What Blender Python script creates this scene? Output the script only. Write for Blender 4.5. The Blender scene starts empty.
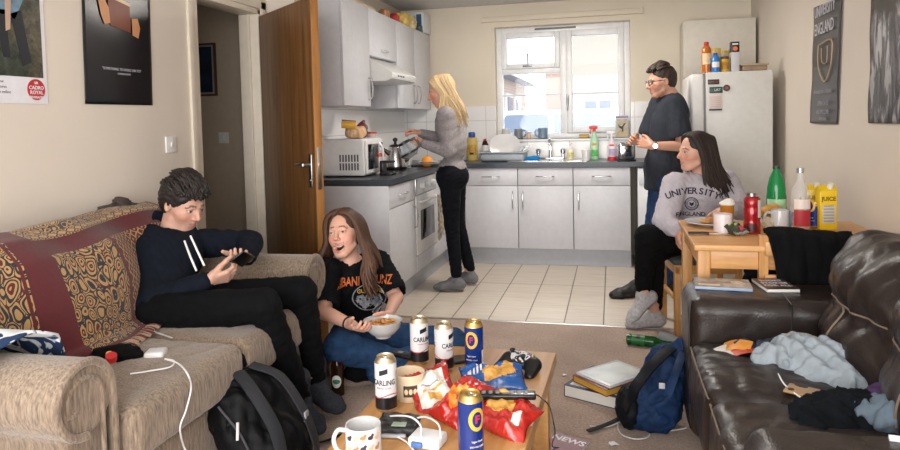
import bpy, bmesh, math, random
import numpy as np
from mathutils import Vector, Matrix, Euler, noise as mnoise
from mathutils.bvhtree import BVHTree
random.seed(7)
PI = math.pi
SC = bpy.context.scene
# ---------------------------------------------------------------- camera, world, lights, exposure
def build_camera():
    cd = bpy.data.cameras.new('camera'); co = bpy.data.objects.new('camera', cd)
    SC.collection.objects.link(co)
    f, yaw, pitch, roll, h = 670.0, 0.2389, 0.0496, 0.0238, 1.282
    r = Vector((math.cos(yaw), math.sin(yaw), 0))
    g = Vector((-math.sin(yaw), math.cos(yaw), 0))
    fw = g*math.cos(pitch) + Vector((0, 0, -math.sin(pitch)))
    up = g*math.sin(pitch) + Vector((0, 0, math.cos(pitch)))
    r2 = r*math.cos(roll) - up*math.sin(roll)
    u2 = r*math.sin(roll) + up*math.cos(roll)
    m = Matrix((r2, u2, -fw)).transposed().to_4x4()
    m.translation = Vector((0, 0, h))
    co.matrix_world = m
    cd.sensor_width = 36; cd.lens = f*36/900
    cd.shift_y = (155.5-225)/900
    cd.clip_start = 0.02
    SC.camera = co
build_camera()
SC.view_settings.view_transform = 'Standard'
SC.view_settings.look = 'None'
SC.view_settings.gamma = 1
SC.view_settings.use_curve_mapping = False
SC.view_settings.exposure = 1.12
def build_world():
    w = bpy.data.worlds.new('world'); SC.world = w; w.use_nodes = True
    nt = w.node_tree; bg = nt.nodes['Background']
    tc = nt.nodes.new('ShaderNodeTexCoord'); sp = nt.nodes.new('ShaderNodeSeparateXYZ')
    cr = nt.nodes.new('ShaderNodeValToRGB')
    nt.links.new(tc.outputs['Generated'], sp.inputs[0]); nt.links.new(sp.outputs['Z'], cr.inputs[0])
    e = cr.color_ramp.elements
    e[0].position = 0.0; e[0].color = (.92, .95, 1, 1); e[1].position = .7; e[1].color = (.85, .92, 1, 1)
    nt.links.new(cr.outputs[0], bg.inputs[0]); bg.inputs[1].default_value = 1.35
build_world()
def area(name, loc, rot, sx, sy, power, col=(1,1,1), portal=False):
    l = bpy.data.lights.new(name, 'AREA'); l.shape = 'RECTANGLE'; l.size = sx; l.size_y = sy
    l.energy = power; l.color = col
    if portal: l.cycles.is_portal = True
    o = bpy.data.objects.new(name, l); SC.collection.objects.link(o)
    o.location = loc; o.rotation_euler = rot
    return o
area('window_daylight_portal', (-.47, 6.75, 1.64), (PI/2, 0, PI), 1.5, 1.3, 1, portal=True)
area('front_window_portal', (-.5, -.92, 1.25), (PI/2, 0, 0), 3.1, 2.0, 1, portal=True)
area('front_window_fill', (-.5, -.80, 1.25), (PI/2, 0, 0), 2.9, 1.8, 50, (1, .975, .94))  # added area lamp standing in for daylight through the unseen window behind the camera
area('window_fill_light', (-.47, 7.9, 3.6), (math.radians(-52), 0, 0), 2.4, 1.6, 90, (.94, .97, 1))  # extra lamp outside, above the view, added to act as sky through the window
area('kitchen_fill_light', (-.4, 4.9, 2.37), (0, 0, 0), .5, .5, 15, (1, .93, .84))  # unseen fill under the ceiling, put in to brighten the kitchen
def sun():
    l = bpy.data.lights.new('sun', 'SUN'); l.energy = 0.3; l.angle = math.radians(12); l.color = (1, .96, .9)
    o = bpy.data.objects.new('sun', l); SC.collection.objects.link(o)
    o.rotation_euler = (math.radians(-52), math.radians(10), 0)
sun()

# ---------------------------------------------------------------- materials
def lin(c):
    return tuple(((v/255)/12.92 if v/255 <= .04045 else ((v/255+.055)/1.055)**2.4) for v in c[:3])
MATS = {}
def new_mat(name):
    m = bpy.data.materials.new(name); m.use_nodes = True
    nt = m.node_tree; b = nt.nodes['Principled BSDF']
    return m, nt, b
def N(nt, t, **kw):
    n = nt.nodes.new(t)
    for k, v in kw.items():
        if k.startswith('i_'):
            k2 = k[2:]; k2 = int(k2) if k2.isdigit() else k2.replace('_', ' ')
            n.inputs[k2].default_value = v
        else: setattr(n, k, v)
    return n
def mixc(nt, fac, a, b, mode='MIX'):
    n = nt.nodes.new('ShaderNodeMix'); n.data_type = 'RGBA'; n.blend_type = mode
    for s, v in ((0, fac), (6, a), (7, b)):
        if hasattr(v, 'links'): nt.links.new(v, n.inputs[s])
        else: n.inputs[s].default_value = v if s == 0 else (tuple(v)+(1,) if len(v) == 3 else v)
    return n.outputs[2]
def coords(nt, scale=(1, 1, 1), kind='Object', rot=(0, 0, 0)):
    tc = nt.nodes.new('ShaderNodeTexCoord'); mp = nt.nodes.new('ShaderNodeMapping')
    mp.inputs['Scale'].default_value = scale; mp.inputs['Rotation'].default_value = rot
    nt.links.new(tc.outputs[kind], mp.inputs[0]); return mp.outputs[0]
def ramp(nt, src, stops):
    n = nt.nodes.new('ShaderNodeValToRGB'); e = n.color_ramp.elements
    while len(e) < len(stops): e.new(.5)
    for i, (p, c) in enumerate(stops):
        e[i].position = p; e[i].color = (c, c, c, 1) if not hasattr(c, '__len__') else tuple(c[:3])+(1,)
    nt.links.new(src, n.inputs[0]); return n.outputs[0]
def noise_tex(nt, vec, scale, detail=3, rough=.5, dist=0):
    n = N(nt, 'ShaderNodeTexNoise', i_Scale=scale, i_Detail=detail, i_Roughness=rough, i_Distortion=dist)
    nt.links.new(vec, n.inputs['Vector']); return n.outputs[0]
def bump(nt, b, h, strength, dist=.01):
    n = N(nt, 'ShaderNodeBump', i_Strength=strength, i_Distance=dist)
    nt.links.new(h, n.inputs['Height']); nt.links.new(n.outputs[0], b.inputs['Normal'])
def mat(name, rgb, rough=.5, metal=0, var=0, vscale=20, bmp=0, bscale=80, bdist=.003, coat=0, sheen=0, spec=None,
        trans=0, alpha=1, stretch=(1, 1, 1), emit=0):
    if name in MATS: return MATS[name]
    m, nt, b = new_mat(name); c = lin(rgb)
    b.inputs['Base Color'].default_value = c+(1,)
    b.inputs['Roughness'].default_value = rough; b.inputs['Metallic'].default_value = metal
    b.inputs['Coat Weight'].default_value = coat; b.inputs['Sheen Weight'].default_value = sheen
    if spec is not None: b.inputs['Specular IOR Level'].default_value = spec
    b.inputs['Transmission Weight'].default_value = trans; b.inputs['Alpha'].default_value = alpha
    if emit:
        b.inputs['Emission Color'].default_value = c+(1,); b.inputs['Emission Strength'].default_value = emit
    co = coords(nt, stretch)
    v = max(var, .04)
    n = noise_tex(nt, co, vscale, 4)
    lo = tuple(x*(1-v) for x in c); hi = tuple(min(1, x*(1+v)) for x in c)
    nt.links.new(ramp(nt, n, [(.3, lo), (.7, hi)]), b.inputs['Base Color'])
    if bmp:
        n2 = noise_tex(nt, co, bscale, 4); bump(nt, b, n2, bmp, bdist)
    MATS[name] = m; return m
def fabric_mat(name, rgb, rough=.9, var=.12, vs=30, bs=260, b=.35, sheen=0):
    rgb = tuple(v*(.62 if max(rgb) < 60 else 1) for v in rgb)
    return mat(name, rgb, rough=rough, spec=.15, var=var, vscale=vs, bmp=b, bscale=bs, bdist=.002, sheen=sheen)
def glass_mat(name, rgb=(255, 255, 255), alpha=.12, rough=.03):
    """thin clear pane: mostly straight-through with a fresnel gloss"""
    if name in MATS: return MATS[name]
    m = bpy.data.materials.new(name); m.use_nodes = True; nt = m.node_tree
    nt.nodes.remove(nt.nodes['Principled BSDF']); out = nt.nodes['Material Output']
    t = N(nt, 'ShaderNodeBsdfTransparent'); t.inputs[0].default_value = lin(rgb)+(1,)
    g = N(nt, 'ShaderNodeBsdfGlossy', i_Roughness=rough)
    fr = N(nt, 'ShaderNodeFresnel', i_IOR=1.4); mx = N(nt, 'ShaderNodeMixShader')
    nt.links.new(fr.outputs[0], mx.inputs[0]); nt.links.new(t.outputs[0], mx.inputs[1]); nt.links.new(g.outputs[0], mx.inputs[2])
    nt.links.new(mx.outputs[0], out.inputs[0]); MATS[name] = m; return m
def bottle_mat(name, rgb, tint=.75, rough=.06):
    """coloured bottle glass: part see-through, part coloured gloss"""
    if name in MATS: return MATS[name]
    m, nt, b = new_mat(name); out = nt.nodes['Material Output']
    b.inputs['Base Color'].default_value = lin(rgb)+(1,); b.inputs['Roughness'].default_value = rough
    t = N(nt, 'ShaderNodeBsdfTransparent'); t.inputs[0].default_value = tuple(min(1, v*1.3+.1) for v in lin(rgb))+(1,)
    mx = N(nt, 'ShaderNodeMixShader'); mx.inputs[0].default_value = tint
    nt.links.new(t.outputs[0], mx.inputs[1]); nt.links.new(b.outputs[0], mx.inputs[2])
    nt.links.new(mx.outputs[0], out.inputs[0]); MATS[name] = m; return m
def attr_mat(name, rough=.5, bmp=0, bscale=60, sss=0, sheen=0, metal=0, coat=0, bdist=.003):
    """colour from the mesh's own colour attribute (print, skin regions, weave)"""
    if name in MATS: return MATS[name]
    m, nt, b = new_mat(name)
    a = N(nt, 'ShaderNodeVertexColor', layer_name='Col')
    nt.links.new(a.outputs[0], b.inputs['Base Color']); b.inputs['Roughness'].default_value = rough
    b.inputs['Subsurface Weight'].default_value = sss; b.inputs['Sheen Weight'].default_value = sheen
    if sss: b.inputs['Subsurface Radius'].default_value = (.01, .004, .002); b.inputs['Subsurface Scale'].default_value = .5
    b.inputs['Metallic'].default_value = metal; b.inputs['Coat Weight'].default_value = coat
    if bmp: bump(nt, b, noise_tex(nt, coords(nt), bscale, 4), bmp, bdist)
    MATS[name] = m; return m

# ---------------------------------------------------------------- mesh and object helpers
def link(o): SC.collection.objects.link(o); return o
def thing(name, label, cat, loc=(0, 0, 0), rz=0, group=None, rot=None):
    o = bpy.data.objects.new(name, None); link(o)
    o.location = loc; o.rotation_euler = rot if rot else (0, 0, rz)
    o.empty_display_size = .05
    o['label'] = label; o['category'] = cat
    if group: o['group'] = group
    return o
def tag(o, label, cat, group=None, kind=None):
    o['label'] = label; o['category'] = cat
    if group: o['group'] = group
    if kind: o['kind'] = kind
    return o
def pmat(o):
    return Matrix.LocRotScale(o.location, o.rotation_euler, o.scale) if o.parent is None else pmat(o.parent) @ Matrix.LocRotScale(o.location, o.rotation_euler, o.scale)
def obj(name, bm, m, parent=None, smooth=True, world=False, loc=None, rot=None, label=None, angle=40):
    """link a bmesh or mesh as ONE object; world=True: vertices are given in world space"""
    if isinstance(bm, bmesh.types.BMesh):
        me = bpy.data.meshes.new(name); bm.to_mesh(me); bm.free()
    else: me = bm; me.name = name
    for x in (m if isinstance(m, (list, tuple)) else [m]):
        me.materials.append(x)
    o = bpy.data.objects.new(name, me); link(o)
    if parent is not None:
        if world: me.transform(pmat(parent).inverted())
        o.parent = parent
    elif world:      # a thing of one mesh: origin at its base centre
        co = np.empty(len(me.vertices)*3, np.float32); me.vertices.foreach_get('co', co); co = co.reshape(-1, 3)
        c = Vector(((float(co[:, 0].min())+float(co[:, 0].max()))/2, (float(co[:, 1].min())+float(co[:, 1].max()))/2, float(co[:, 2].min())))
        me.transform(Matrix.Translation(-c)); o.location = c
    if loc is not None: o.location = loc
    if rot is not None: o.rotation_euler = rot
    if smooth and len(me.polygons):
        me.polygons.foreach_set('use_smooth', [True]*len(me.polygons))
        if angle < 180 and hasattr(me, 'set_sharp_from_angle'): me.set_sharp_from_angle(angle=math.radians(angle))
    if label: o['label'] = label
    return o
def struct(name, bm, m, parent=None, **k):
    o = obj(name, bm, m, parent, **k)
    if parent is None: o['kind'] = 'structure'
    return o
def B(): return bmesh.new()
def V(*a): return Vector(a[0] if len(a) == 1 else a)
def box(bm, x0, x1, y0, y1, z0, z1, bev=0, seg=2, mi=0, M=None):
    r = bmesh.ops.create_cube(bm, size=1)
    vs = r['verts']
    for v in vs: v.co = Vector(((x0+x1)/2+v.co.x*(x1-x0), (y0+y1)/2+v.co.y*(y1-y0), (z0+z1)/2+v.co.z*(z1-z0)))
    fs = set(f for v in vs for f in v.link_faces)
    for f in fs: f.material_index = mi
    if bev:
        es = set(e for v in vs for e in v.link_edges)
        rr = bmesh.ops.bevel(bm, geom=list(es), offset=min(bev, .49*min(abs(x1-x0), abs(y1-y0), abs(z1-z0))), segments=seg, affect='EDGES', profile=.5)
        vs = list({v for f in rr['faces'] for v in f.verts} | {v for v in vs if v.is_valid})
        for f in rr['faces']: f.material_index = mi
    if M is not None: bmesh.ops.transform(bm, matrix=M, verts=[v for v in vs if v.is_valid])
    return vs
def lathe(bm, prof, c=(0, 0, 0), n=24, mi=0, M=None, close=True, f=None):
    """prof: (radius, z) from bottom to top, turned about z through c"""
    rings = []; allv = []
    for r, z in prof:
        if r < 1e-6: ring = [bm.verts.new((c[0], c[1], c[2]+z))]
        else: ring = [bm.verts.new((c[0]+r*math.cos(2*PI*i/n), c[1]+r*math.sin(2*PI*i/n), c[2]+z)) for i in range(n)]
        rings.append(ring); allv += ring
    for a, b in zip(rings, rings[1:]):
        for i in range(n):
            j = (i+1) % n
            if len(a) == 1 and len(b) == 1: continue
            if len(a) == 1: q = (a[0], b[j], b[i])
            elif len(b) == 1: q = (a[i], a[j], b[0])
            else: q = (a[i], a[j], b[j], b[i])
            fa = bm.faces.new(q); fa.material_index = mi
    if close:
        for ring, rev in ((rings[0], True), (rings[-1], False)):
            if len(ring) > 1:
                fa = bm.faces.new(ring[::-1] if rev else ring); fa.material_index = mi
    if M is not None: bmesh.ops.transform(bm, matrix=M, verts=allv)
    return allv
def cyl(bm, a, b, r, n=16, r2=None, mi=0):
    a = Vector(a); b = Vector(b); d = b-a; L = d.length
    M = Matrix.Translation(a) @ d.to_track_quat('Z', 'Y').to_matrix().to_4x4()
    return lathe(bm, [(r, 0), (r if r2 is None else r2, L)], n=n, mi=mi, M=M)
def catmull(pts, sub=6):
    P = [Vector(p) for p in pts]; P = [P[0]*2-P[1]] + P + [P[-1]*2-P[-2]]; out = []
    for i in range(1, len(P)-2):
        for k in range(sub):
            t = k/sub; a, b, c, d = P[i-1], P[i], P[i+1], P[i+2]
            out.append(.5*((2*b)+(-a+c)*t+(2*a-5*b+4*c-d)*t*t+(-a+3*b-3*c+d)*t**3))
    out.append(P[-2]); return out
def tube(bm, pts, r, n=8, sub=6, mi=0, flat=None, up=(0, 0, 1)):
    """swept tube; r number or list over the given points; flat=(w,t) makes a strap"""
    Q = catmull(pts, sub) if sub > 1 else [Vector(p) for p in pts]
    rings = []; prev = None
    for i, p in enumerate(Q):
        d = (Q[min(i+1, len(Q)-1)]-Q[max(i-1, 0)])
        if d.length < 1e-9: d = Vector((0, 0, 1))
        d.normalize()
        u = Vector(up) if prev is None else prev
        u = u-d*u.dot(d)
        if u.length < 1e-3: u = Vector((1, 0, .1))-d*d.x
        u.normalize(); prev = u; s = d.cross(u)
        if hasattr(r, '__len__'):
            t = i/(len(Q)-1)*(len(r)-1); k = min(int(t), len(r)-2); rr = r[k]+(r[k+1]-r[k])*(t-k)
        else: rr = r
        ring = []
        for k in range(n):
            a = 2*PI*(k+.5)/n
            if flat: ring.append(bm.verts.new(p+s*(math.cos(a)*flat[0]*rr)+u*(math.sin(a)*flat[1]*rr)))
            else: ring.append(bm.verts.new(p+s*(math.cos(a)*rr)+u*(math.sin(a)*rr)))
        rings.append(ring)
    for a, b in zip(rings, rings[1:]):
        for k in range(n):
            fa = bm.faces.new((a[k], a[(k+1) % n], b[(k+1) % n], b[k])); fa.material_index = mi
    for ring in (rings[0][::-1], rings[-1]):
        fa = bm.faces.new(ring); fa.material_index = mi
def prism(bm, poly, y0, y1, axis='Y', mi=0):
    """extrude a 2D outline: axis Y: poly=(x,z); axis X: (y,z); axis Z: (x,y)"""
    def mk(a, b, c): return {'Y': (a, c, b), 'X': (c, a, b), 'Z': (a, b, c)}[axis]
    A = [bm.verts.new(mk(p[0], p[1], y0)) for p in poly]; C = [bm.verts.new(mk(p[0], p[1], y1)) for p in poly]
    n = len(poly); fs = [bm.faces.new(A[::-1]), bm.faces.new(C)]
    for i in range(n): fs.append(bm.faces.new((A[i], A[(i+1) % n], C[(i+1) % n], C[i])))
    for f in fs: f.material_index = mi
    bmesh.ops.recalc_face_normals(bm, faces=fs)
    return A+C
def text_bm(bm, s, size, M, depth=.0006, mi=0, align='CENTER', wrap=None, sx=1, bold=0, space=1):
    """lettering as real raised geometry; wrap(v) bends it onto a surface"""
    cu = bpy.data.curves.new('t', 'FONT'); cu.body = s; cu.size = size; cu.align_x = align; cu.align_y = 'CENTER'
    cu.extrude = depth/2; cu.resolution_u = 3; cu.offset = bold*size; cu.space_character = space
    o = bpy.data.objects.new('t', cu); link(o)
    dg = bpy.context.evaluated_depsgraph_get(); me = bpy.data.meshes.new_from_object(o.evaluated_get(dg))
    bpy.data.objects.remove(o); bpy.data.curves.remove(cu)
    n0 = len(bm.verts); bm.from_mesh(me); bpy.data.meshes.remove(me); bm.verts.ensure_lookup_table()
    for v in bm.verts[n0:]:
        v.co.x *= sx
        v.co = wrap(v.co.copy()) if wrap else M @ v.co
    for f in bm.faces[-1:]: pass
    return n0
def frame(o, x, z):
    """matrix whose local x is x, local z is z (both made unit and square), at o"""
    z = Vector(z).normalized(); x = Vector(x); x = (x-z*x.dot(z)).normalized(); y = z.cross(x)
    m = Matrix((x, y, z)).transposed().to_4x4(); m.translation = Vector(o); return m
def copy_tree(o, parent=None):
    c = o.copy(); link(c); c.parent = parent
    for ch in list(o.children): copy_tree(ch, c)
    return c
def grid_mesh(name, nu, nv, fn, thick=0, uv=True):
    """a sheet: fn(u,v)->point, u,v in 0..1; with thickness closed all round"""
    P = np.array([[fn(i/nu, j/nv) for j in range(nv+1)] for i in range(nu+1)], dtype=float)
    nrm = np.cross(np.gradient(P, axis=0), np.gradient(P, axis=1)); nrm /= (np.linalg.norm(nrm, axis=2, keepdims=True)+1e-12)
    V = [tuple(p) for p in P.reshape(-1, 3)]; W = nv+1; F = []; UV = []
    idx = lambda i, j: i*W+j
    for i in range(nu):
        for j in range(nv):
            F.append((idx(i, j), idx(i+1, j), idx(i+1, j+1), idx(i, j+1))); UV += [(i/nu, j/nv), ((i+1)/nu, j/nv), ((i+1)/nu, (j+1)/nv), (i/nu, (j+1)/nv)]
    if thick:
        o = len(V); V += [tuple(p) for p in (P-nrm*thick).reshape(-1, 3)]
        for k in range(nu*nv):
            F.append(tuple(o+q for q in F[k][::-1])); UV += UV[k*4:k*4+4][::-1]
        rim = [idx(i, 0) for i in range(nu+1)]+[idx(nu, j) for j in range(1, nv+1)]+[idx(i, nv) for i in range(nu-1, -1, -1)]+[idx(0, j) for j in range(nv-1, 0, -1)]
        for a, b in zip(rim, rim[1:]+rim[:1]):
            F.append((b, a, a+o, b+o)); UV += [(b//W/nu, b % W/nv), (a//W/nu, a % W/nv), (a//W/nu, a % W/nv), (b//W/nu, b % W/nv)]
    me = bpy.data.meshes.new(name); me.from_pydata(V, [], F)
    if uv:
        l = me.uv_layers.new(name='UVMap'); l.data.foreach_set('uv', np.array(UV, np.float32).ravel())
    return me
def col_attr(me, cols):
    a = me.color_attributes.new('Col', 'FLOAT_COLOR', 'POINT')
    c = np.ones((len(me.vertices), 4), np.float32); c[:, :3] = cols; a.data.foreach_set('color', c.ravel())

def snap(o, pts, d, off=.002, back=.4):
    """drop points onto an object's surface along direction d"""
    co = verts_np(o.data); pm = np.array(pmat(o)); co = co@pm[:3, :3].T+pm[:3, 3]
    bm = bmesh.new(); bm.from_mesh(o.data); bv = BVHTree.FromPolygons([tuple(v) for v in co], [[v.index for v in f.verts] for f in bm.faces]); bm.free()
    d = V(d).normalized(); out = []
    for p in pts:
        p = V(p); h = bv.ray_cast(p-d*back, d, back*3); out.append((h[0]-d*off) if h[0] else p)
    return out

# ---------------------------------------------------------------- smooth solids from blended shapes
class Solid:
    """round cones, ellipsoids and boxes blended smoothly, meshed by surface nets"""
    def __init__(s, res): s.res = res; s.ops = []; s.lo = np.full(3, 1e9); s.hi = np.full(3, -1e9); s.warp = None
    def _b(s, pts, r):
        p = np.array(pts); s.lo = np.minimum(s.lo, p.min(0)-r); s.hi = np.maximum(s.hi, p.max(0)+r)
    def cone(s, a, b, ra, rb=None, k=.02, op='u', sq=None):
        rb = ra if rb is None else rb; a = np.array(a, float); b = np.array(b, float)
        if op == 'u': s._b([a, b], max(ra, rb))
        s.ops.append(('c', a, b, ra, rb, k, op, sq)); return s
    def chain(s, pts, rs, k=.02, op='u'):
        for i in range(len(pts)-1): s.cone(pts[i], pts[i+1], rs[i], rs[i+1], k if i == 0 else min(k, .012), op)
        return s
    def ell(s, c, r, M=None, k=.02, op='u'):
        c = np.array(c, float); r = np.array(r, float); R = np.eye(3) if M is None else np.array(M)[:3, :3]
        if op == 'u': s._b([c], r.max())
        s.ops.append(('e', c, r, R, 0, k, op, None)); return s
    def rbox(s, c, h, M=None, rad=.01, k=.01, op='u'):
        c = np.array(c, float); h = np.array(h, float); R = np.eye(3) if M is None else np.array(M)[:3, :3]
        if op == 'u': s._b([c], np.linalg.norm(h))
        s.ops.append(('b', c, h, R, rad, k, op, None)); return s
    def cut(s, p, n, k=.004):
        """remove everything on the n side of the plane through p, limited by reach"""
        s.ops.append(('p', np.array(p, float), np.array(n, float)/np.linalg.norm(n), 0, 0, k, 's', None)); return s
    def mesh(s, name, disp=None):
        res = s.res; lo = s.lo-3*res; dim = np.ceil((s.hi-lo)/res).astype(int)+4
        D = np.full(dim, .2, np.float32); ax = [lo[i]+res*np.arange(dim[i], dtype=np.float32) for i in range(3)]
        for (t, a, b, ra, rb, k, op, sq) in s.ops:
            if t == 'c': L = np.minimum(a, b)-max(ra, rb); H = np.maximum(a, b)+max(ra, rb)
            elif t == 'e': L = a-b.max(); H = a+b.max()
            elif t == 'b': q = np.linalg.norm(b); L = a-q; H = a+q
            else: L = lo; H = lo+dim*res
            pad = k+3*res
            i0 = np.clip(np.floor((L-pad-lo)/res).astype(int), 0, dim-1); i1 = np.clip(np.ceil((H+pad-lo)/res).astype(int)+1, 1, dim)
            if (i1 <= i0).any(): continue
            sl = tuple(slice(i0[i], i1[i]) for i in range(3))
            X = ax[0][sl[0]][:, None, None]; Y = ax[1][sl[1]][None, :, None]; Z = ax[2][sl[2]][None, None, :]
            if t == 'c':
                ab = (b-a).astype(np.float32); q = float(ab@ab)+1e-12
                h = np.clip(((X-a[0])*ab[0]+(Y-a[1])*ab[1]+(Z-a[2])*ab[2])/q, 0, 1)
                d = np.sqrt((X-a[0]-h*ab[0])**2+(Y-a[1]-h*ab[1])**2+(Z-a[2]-h*ab[2])**2)-(ra+(rb-ra)*h)
            elif t in 'eb':
                x = (X-a[0])*ra[0, 0]+(Y-a[1])*ra[1, 0]+(Z-a[2])*ra[2, 0]
                y = (X-a[0])*ra[0, 1]+(Y-a[1])*ra[1, 1]+(Z-a[2])*ra[2, 1]
                z = (X-a[0])*ra[0, 2]+(Y-a[1])*ra[1, 2]+(Z-a[2])*ra[2, 2]
                if t == 'e':
                    k0 = np.sqrt((x/b[0])**2+(y/b[1])**2+(z/b[2])**2); k1 = np.sqrt((x/b[0]**2)**2+(y/b[1]**2)**2+(z/b[2]**2)**2)+1e-6
                    d = k0*(k0-1)/k1
                else:
                    qx = np.abs(x)-b[0]+rb; qy = np.abs(y)-b[1]+rb; qz = np.abs(z)-b[2]+rb
                    d = np.sqrt(np.maximum(qx, 0)**2+np.maximum(qy, 0)**2+np.maximum(qz, 0)**2)+np.minimum(np.maximum(qx, np.maximum(qy, qz)), 0)-rb
            else: d = -((X-a[0])*b[0]+(Y-a[1])*b[1]+(Z-a[2])*b[2]) + 0*(X+Y+Z)
            d = d.astype(np.float32); C = D[sl]
            if op == 'u':
                hh = np.maximum(k-np.abs(C-d), 0)/k; D[sl] = np.minimum(C, d)-hh*hh*k*.25
            elif op == 's':
                d = -d; hh = np.maximum(k-np.abs(C-d), 0)/k; D[sl] = np.maximum(C, d)+hh*hh*k*.25
        if disp is not None:
            near = np.argwhere(np.abs(D) < .03)
            P = lo+near*res; D[tuple(near.T)] += disp(P).astype(np.float32)
        for i in range(3):
            sl = [slice(None)]*3; sl[i] = 0; D[tuple(sl)] = 1; sl[i] = -1; D[tuple(sl)] = 1
        return surface_nets(name, D, lo, res)
def surface_nets(name, D, lo, res):
    S = D < 0
    c = S[:-1, :-1, :-1].astype(np.int8)
    for dx in (0, 1):
        for dy in (0, 1):
            for dz in (0, 1):
                if dx or dy or dz: c = c+S[dx:S.shape[0]-1+dx, dy:S.shape[1]-1+dy, dz:S.shape[2]-1+dz]
    cells = np.argwhere((c > 0) & (c < 8)); del c
    idx = np.full(tuple(np.array(D.shape)-1), -1, np.int32); idx[tuple(cells.T)] = np.arange(len(cells))
    acc = np.zeros((len(cells), 3)); cnt = np.zeros(len(cells))
    for axis in range(3):
        for a in (0, 1):
            for b in (0, 1):
                o = [0, 0, 0]; o[(axis+1) % 3] = a; o[(axis+2) % 3] = b; p = cells+o; q = p.copy(); q[:, axis] += 1
                d0 = D[tuple(p.T)]; d1 = D[tuple(q.T)]; m = (d0 < 0) != (d1 < 0)
                t = np.where(m, d0/(d0-d1+1e-12), 0); pos = np.array(o)+np.zeros((len(cells), 3)); pos[:, axis] += t
                acc += pos*m[:, None]; cnt += m
    V = lo+res*(cells+acc/np.maximum(cnt, 1)[:, None])
    F = []
    for axis in range(3):
        a, b = (axis+1) % 3, (axis+2) % 3
        sl0 = [slice(1, -1)]*3; sl1 = [slice(1, -1)]*3; sl0[axis] = slice(0, -1); sl1[axis] = slice(1, None)
        s0 = S[tuple(sl0)]; s1 = S[tuple(sl1)]; e = np.argwhere(s0 != s1)
        if not len(e): continue
        ins = s0[tuple(e.T)]; off = [1, 1, 1]; off[axis] = 0; e = e+off
        q = []
        for (da, db) in ((-1, -1), (0, -1), (0, 0), (-1, 0)):
            p = e.copy(); p[:, a] += da; p[:, b] += db; q.append(idx[tuple(p.T)])
        q = np.stack(q, 1); q[~ins] = q[~ins][:, ::-1]; F.append(q)
    F = np.concatenate(F); F = F[(F >= 0).all(1)]
    me = bpy.data.meshes.new(name); me.vertices.add(len(V)); me.vertices.foreach_set('co', V.astype(np.float32).ravel())
    me.loops.add(F.size); me.loops.foreach_set('vertex_index', F.astype(np.int32).ravel())
    me.polygons.add(len(F)); me.polygons.foreach_set('loop_start', np.arange(0, F.size, 4, dtype=np.int32))
    me.update(calc_edges=True); return me
def verts_np(me):
    co = np.empty(len(me.vertices)*3, np.float32); me.vertices.foreach_get('co', co); return co.reshape(-1, 3).astype(float)
def wrinkle(amp, f, seed=0, stretch=(1, 1, 1)):
    """cloth folds: ridged, warped sine sum"""
    rs = np.random.RandomState(seed); W = rs.normal(size=(5, 3))*np.array(stretch); W /= np.linalg.norm(W, axis=1, keepdims=True)
    G = rs.normal(size=(5, 3)); ph = rs.rand(5, 2)*6.28
    def fn(P):
        o = 0
        for i in range(5):
            fr = f*2.6*(1+.45*i); w = np.sin(P@G[i]*f*.8+ph[i, 0])*1.6
            o = o+(1-2*np.abs(np.sin(P@W[i]*fr+w+ph[i, 1])))/(1+.6*i)
        return amp*o*.5
    return fn

# ================================================================ THE ROOM
XL, XK, XR, YB, YF, ZC = -2.25, -2.04, 1.2, 6.45, -.9, 2.4
wall_m = mat('wall_paint', (222, 212, 200), rough=.75, var=.035, vscale=1.5, bmp=.12, bscale=120, bdist=.002)
back_m = mat('back_wall_paint', (226, 216, 198), rough=.75, var=.02, vscale=2, bmp=.1, bscale=120, bdist=.002)
ceil_m = mat('ceiling_paint', (214, 212, 210), rough=.85)
white_m = mat('white_gloss', (232, 232, 230), rough=.35)
trim_m = mat('cream_trim', (222, 212, 196), rough=.4)
upvc = mat('window_white', (238, 240, 242), rough=.3)
def carpet_mat():
    m, nt, b = new_mat('carpet'); co = coords(nt)
    n1 = noise_tex(nt, co, 90, 6, .7); n2 = noise_tex(nt, co, 2.2, 5, .6)
    c1 = ramp(nt, n1, [(.3, lin((140, 118, 104))), (.7, lin((198, 174, 156)))])
    c2 = ramp(nt, n2, [(.35, (.75, .73, .72)), (.65, (1, 1, 1))])
    c = mixc(nt, 1, c1, c2, 'MULTIPLY')
    v = N(nt, 'ShaderNodeTexVoronoi', i_Scale=9); nt.links.new(co, v.inputs[0])
    sp = ramp(nt, v.outputs['Distance'], [(.05, (.35, .3, .27)), (.075, (1, 1, 1))])
    c = mixc(nt, .55, c, sp, 'MULTIPLY')
    nt.links.new(c, b.inputs['Base Color']); b.inputs['Roughness'].default_value = .95; b.inputs['Sheen Weight'].default_value = .2
    bump(nt, b, n1, .9, .006); return m
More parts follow.
